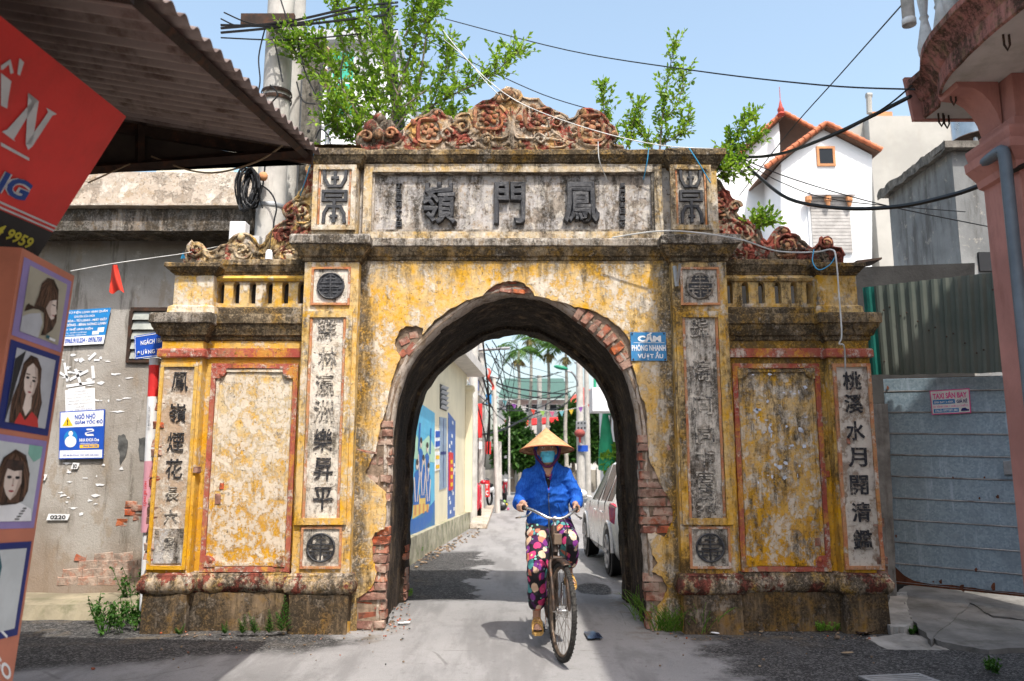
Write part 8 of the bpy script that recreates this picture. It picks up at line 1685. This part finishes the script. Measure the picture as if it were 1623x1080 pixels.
# conical hat
hz = 1.508; MH = Matrix.Translation(Vector((.485, 0, hz))) @ Matrix.Rotation(R(-9), 4, 'Y') @ Matrix.Rotation(R(-1.5), 4, 'X')
prof = []
for i in range(22):
    t = i / 21; r = .220 * (1 - t); z = .185 * (t ** 1.06)
    prof.append((max(r, .003), z)); 
    if i < 21: prof.append((r - .008, z + .010 * 1.0))
m = MB(); m.lathe([(r_, z) for r_, z in prof], (0, 0, 0), 48, cap=False); m.xf(MH); ht_ = m.build('conical_hat', M_hat, wm_, world=False, smooth=25); md = ht_.modifiers.new('s', 'SOLIDIFY'); md.thickness = .003; md.offset = -1
m = MB(); m.tube([(.218 * math.cos(2 * math.pi * i / 48), .218 * math.sin(2 * math.pi * i / 48), 0) for i in range(48)], .005, 6, closed=True); m.xf(MH); m.build('rim', simple('red_brown_rim', (.32, .10, .05), .7), ht_, world=False, smooth=60)
m = MB(); [m.tube([(.185 * f_ * math.cos(2 * math.pi * i / 36), .185 * f_ * math.sin(2 * math.pi * i / 36), .195 * (1 - f_ * .88) - .012) for i in range(36)], .0035, 4, closed=True) for f_ in (1, .85, .7, .55)]; m.xf(MH); kind(m.build('rings', M_hat, ht_, world=False), 'stuff')
# sandals
M_sand = simple('tan_sandal', (.50, .30, .09), .6, var=.15, objspace=True)
for s in (-1, 1):
    f = FT[s]; b0, b1 = Vector(f[0]), Vector(f[2]); dr = (b1 - b0).normalized(); sd_ = Vector((0, 1, 0))
    ps = [b0 - dr * .055 + Vector((0, 0, -.030)), b0 + Vector((0, 0, -.034)), b0.lerp(b1, .5) + Vector((0, 0, -.034)), b1 + Vector((0, 0, -.030)), b1 + dr * .055 + Vector((0, 0, -.026))]
    wd_ = [.022, .034, .038, .045, .026]; m = MB()
    vs = [p + sd_ * w_ * k for p, w_ in zip(ps, wd_) for k in (-1, 1)]; n_ = len(vs); vs += [v - Vector((0, 0, .018)) for v in vs]
    m.add(vs, [(i * 2, i * 2 + 1, i * 2 + 3, i * 2 + 2) for i in range(4)] + [(n_ + i * 2, n_ + i * 2 + 1, n_ + i * 2 + 3, n_ + i * 2 + 2) for i in range(4)] + [(i * 2, i * 2 + 2, n_ + i * 2 + 2, n_ + i * 2) for i in range(4)] + [(i * 2 + 1, i * 2 + 3, n_ + i * 2 + 3, n_ + i * 2 + 1) for i in range(4)] + [(0, 1, n_ + 1, n_), (8, 9, n_ + 9, n_ + 8)])
    so_ = m.build('sandal', M_sand, wm_, world=False)
    for t in (.95, .6, .25): c_ = b0.lerp(b1, t); m = MB(); m.tube([c_ + sd_ * (.040 * math.cos(R(a_))) + Vector((0, 0, -.028 + .062 * math.sin(R(a_)))) + dr * (.018 * math.sin(R(a_ * 2)) * (1 if t > .5 else 0)) for a_ in range(0, 181, 20)], .0065, 5, flat=None); m.build('strap', M_sand, so_, world=False, smooth=60)
# ================================================================== weeds, grass and litter
def weeds(name, label, cat, pts, n, h, L, mat, kd=None):
    """low leafy plants: short stems with leaves"""
    t = thing(name, label, cat, G(*pts[0]) if True else None); lv, st = MB(), MB()
    for _ in range(n):
        a_, b_ = rnd.choice(pts), rnd.choice(pts); q = G(*a_).lerp(G(*b_), rnd.random()); q.z = 0; hh = h * rnd.uniform(.4, 1.1); d = (Vector((rnd.uniform(-.6, .6), rnd.uniform(-.6, .3), 1))).normalized()
        tip = q + d * hh; st.tube([q, q.lerp(tip, .5) + rdir() * .01, tip], .003, 3)
        for k in range(max(5, int(hh / .022))): leaf(lv, q.lerp(tip, rnd.uniform(.15, 1)), rdir() + Vector((0, -.2, .25)), Vector((0, 0, 1)) + rdir() * .5, L * rnd.uniform(.6, 1.2), L * .27)
    st.build('stems', mat, t); lv.build('leaves', mat, t); return t
weeds('weed_bush', 'bushy green weed growing against the foot of the wing beside the wrapped pipe', 'plant', [(150, 985), (160, 1008), (215, 1000), (218, 985), (190, 990)], 85, .24, .040, M_weed)
weeds('weed_clump', 'small green weed at the foot of the grey wall', 'plant', [(150, 945), (175, 940), (165, 948)], 24, .20, .04, M_weed)
weeds('weed_clump', 'tall weed rising beside the wrapped pipe above the bushy one', 'plant', [(205, 965), (216, 962)], 20, .42, .04, M_weed)
def fern(label, px, py, h):
    t = thing('feathery_weed', label, 'plant', G(px, py), group='feathery weeds along the plinth'); m = MB(); b_ = G(px, py); b_.z = 0; b_.y = min(b_.y, 6.9)
    for j in range(3):
        tip = b_ + Vector((rnd.uniform(-.05, .05), rnd.uniform(-.08, 0), h * (1 - .2 * j)))
        for k in range(34): q = b_.lerp(tip, .1 + .9 * k / 34); a_ = k * 2.4; leaf(m, q, Vector((math.cos(a_), math.sin(a_), .5)), Vector((0, 0, 1)), h * .30 * (1.05 - k / 36), .006)
    m.build('leaves', M_weed, t); return t
fern('tallest feathery weed in the corner between wing plinth and pilaster plinth', 449, 1006, .33); fern('second feathery weed left of the tallest one', 427, 1008, .22); fern('shorter feathery weed in front of the wing plinth', 405, 1008, .20); fern('low feathery weed near the middle of the wing plinth', 385, 1008, .18); fern('smallest feathery weed by the outer plinth', 358, 1006, .12); fern('low feathery weed just beside the bushy one', 285, 1008, .10)
def grass(name, label, pts, n, h, spread=.05):
    m = MB()
    for _ in range(n):
        a_, b_ = rnd.choice(pts), rnd.choice(pts); q = G(*a_).lerp(G(*b_), rnd.random()) + Vector((rnd.gauss(0, spread), rnd.gauss(0, spread * .6), 0)); q.z = 0
        L = h * rnd.uniform(.4, 1.15); d = Vector((rnd.uniform(-.7, .7), rnd.uniform(-.7, .4), 1)).normalized(); s = d.cross(Vector((rnd.uniform(-1, 1), 1, 0))).normalized() * .0035
        p1 = q + d * L * .5; p2 = q + d * L * .85 + Vector((d.x, d.y, -.1)) * L * .25; p3 = q + d * L + Vector((d.x, d.y, -.5)) * L * .4
        m.add([q - s, q + s, p1 + s, p1 - s, p2 + s * .6, p2 - s * .6, p3], [(0, 1, 2, 3), (3, 2, 4, 5), (5, 4, 6)])
    o = m.build(name, M_grassm, None); tag(o, label, 'grass'); return o
grass('grass_tuft', 'long bladed grass tuft at the foot of the brick jamb', [(1030, 985), (1050, 1000), (1075, 1000), (1020, 975)], 260, .30)
grass('grass_tuft', 'few long grass blades before the stained pilaster plinth', [(1105, 1000), (1112, 1003)], 40, .30)
kind(weeds('ground_cover', 'bright green creeping plants along the stained wing plinth', 'plant', [(1250, 990), (1320, 985), (1350, 998), (1300, 1000), (1270, 985)], 330, .075, .022, M_leafl), 'thing')
weeds('weed_clump', 'weed with broad leaves before the stained plinth corner', 'plant', [(1222, 985), (1235, 992)], 14, .14, .04, M_weed)
grass('grass_tuft', 'thin grass at the outer end of the stained plinth', [(1330, 975), (1345, 970)], 60, .22)
weeds('weed_clump', 'low weeds creeping in the cracked yard', 'plant', [(1432, 1003), (1455, 1000), (1445, 1006)], 60, .05, .025, M_weed)
weeds('weed_clump', 'weeds growing beside the mud bank at the picture corner', 'plant', [(1565, 1060), (1580, 1068)], 30, .09, .03, M_weed)
weeds('weed_clump', 'moss green weeds at the foot of the mural house wall', 'plant', [(655, 880), (668, 876), (662, 884)], 50, .20, .035, M_leafl)
weeds('weed_clump', 'tiny weeds at the foot of the dark rear jamb', 'plant', [(652, 944), (645, 946)], 16, .08, .03, M_leafl)
pk_ = thing('plastic_packet', 'crushed dark blue plastic packet lying on the street', 'packet', G(940, 1010)); c4 = [G(925, 1003), G(950, 1006), G(956, 1014), G(932, 1015)]
m = MB(); m.grid(lambda u, v: (c4[3].lerp(c4[2], u)).lerp(c4[0].lerp(c4[1], u), v) + Vector((0, 0, .012 + .030 * math.sin(math.pi * u) * math.sin(math.pi * v) + .006 * noise.noise(Vector((u * 6, v * 6, 0))))), 10, 8); m.build('wrapper', simple('blue_black_plastic', (.02, .03, .06), .3, spec=.6, bump=.1), pk_, smooth=60)
def litter(name, label, cat, px, py, sx, sy, h, mat):
    q = G(px, py); m = MB(); m.ell(q + Vector((0, 0, h * .5)), (sx, sy, h * .6), 8); m.rough(min(sx, h) * .6, 14); tag(m.build(name, mat, None, smooth=60), label, cat)
litter('paper_scrap', 'crumpled white paper on the street just inside the arch', 'paper', 640, 989, .06, .03, .02, M_pw)
litter('stone', 'pale stone at the foot of the stained plinth', 'stone', 1123, 998, .03, .03, .045, M_balw); litter('brick_lump', 'round red brick lump beside the pale stone', 'brick', 1118, 1000, .035, .03, .05, M_brick)
litter('paper_scrap', 'small white paper scrap beside the brick lump', 'paper', 1133, 1005, .04, .02, .015, M_pw); litter('dry_leaf', 'dry tan leaf on the dark asphalt above the drain', 'leaf', 1344, 1036, .05, .02, .012, M_cord); litter('brick_chip', 'brown brick chip on the pale street near the light box', 'brick', 148, 1062, .018, .012, .015, M_brick)
litter('leaf_litter', 'fallen tan leaf by the stained plinth', 'leaf', 1206, 1002, .02, .015, .012, M_cord); litter('plastic_scrap', 'grey plastic scrap among the creeping plants', 'plastic', 1322, 996, .03, .015, .015, M_pgrey); litter('cup', 'crushed white cup on the broken slab by the post', 'cup', 1425, 970, .03, .02, .03, M_pw)
m = MB()                                                            # rubble and crumbs along the foot of the gate
for _ in range(230):
    s = rnd.choice((-1, 1)); px = rnd.choice([rnd.uniform(230, 640), rnd.uniform(1020, 1390)]); py = rnd.uniform(995, 1015) if rnd.random() < .75 else rnd.uniform(1010, 1060)
    q = G(px, py); r_ = rnd.uniform(.003, .011) * (2 if rnd.random() < .06 else 1); b_ = len(m.v)
    m.ell(q + Vector((0, 0, r_ * .4)), (r_ * rnd.uniform(.7, 1.4), r_ * rnd.uniform(.7, 1.3), r_ * .8), 5, rnd.choice((0, 0, 0, 0, 1, 3, 2)))
for _ in range(160):
    px = rnd.uniform(655, 760); py = 890 - (px - 655) * .52 + rnd.uniform(-2, 14); q = G(px, py); r_ = rnd.uniform(.008, .035); m.ell(q + Vector((0, 0, r_ * .3)), (r_, r_ * .8, r_ * .5), 5, rnd.choice((0, 0, 2, 3, 0)))
for _ in range(120):
    px = rnd.uniform(595, 650); py = rnd.uniform(950, 1000); q = G(px, py); r_ = rnd.uniform(.004, .014); m.ell(q + Vector((0, 0, r_ * .4)), (r_, r_, r_ * .7), 5, rnd.choice((0, 1, 2)))
kind(m.build('rubble', [M_mortar, M_brick, M_smud, M_cord], None), 'stuff')
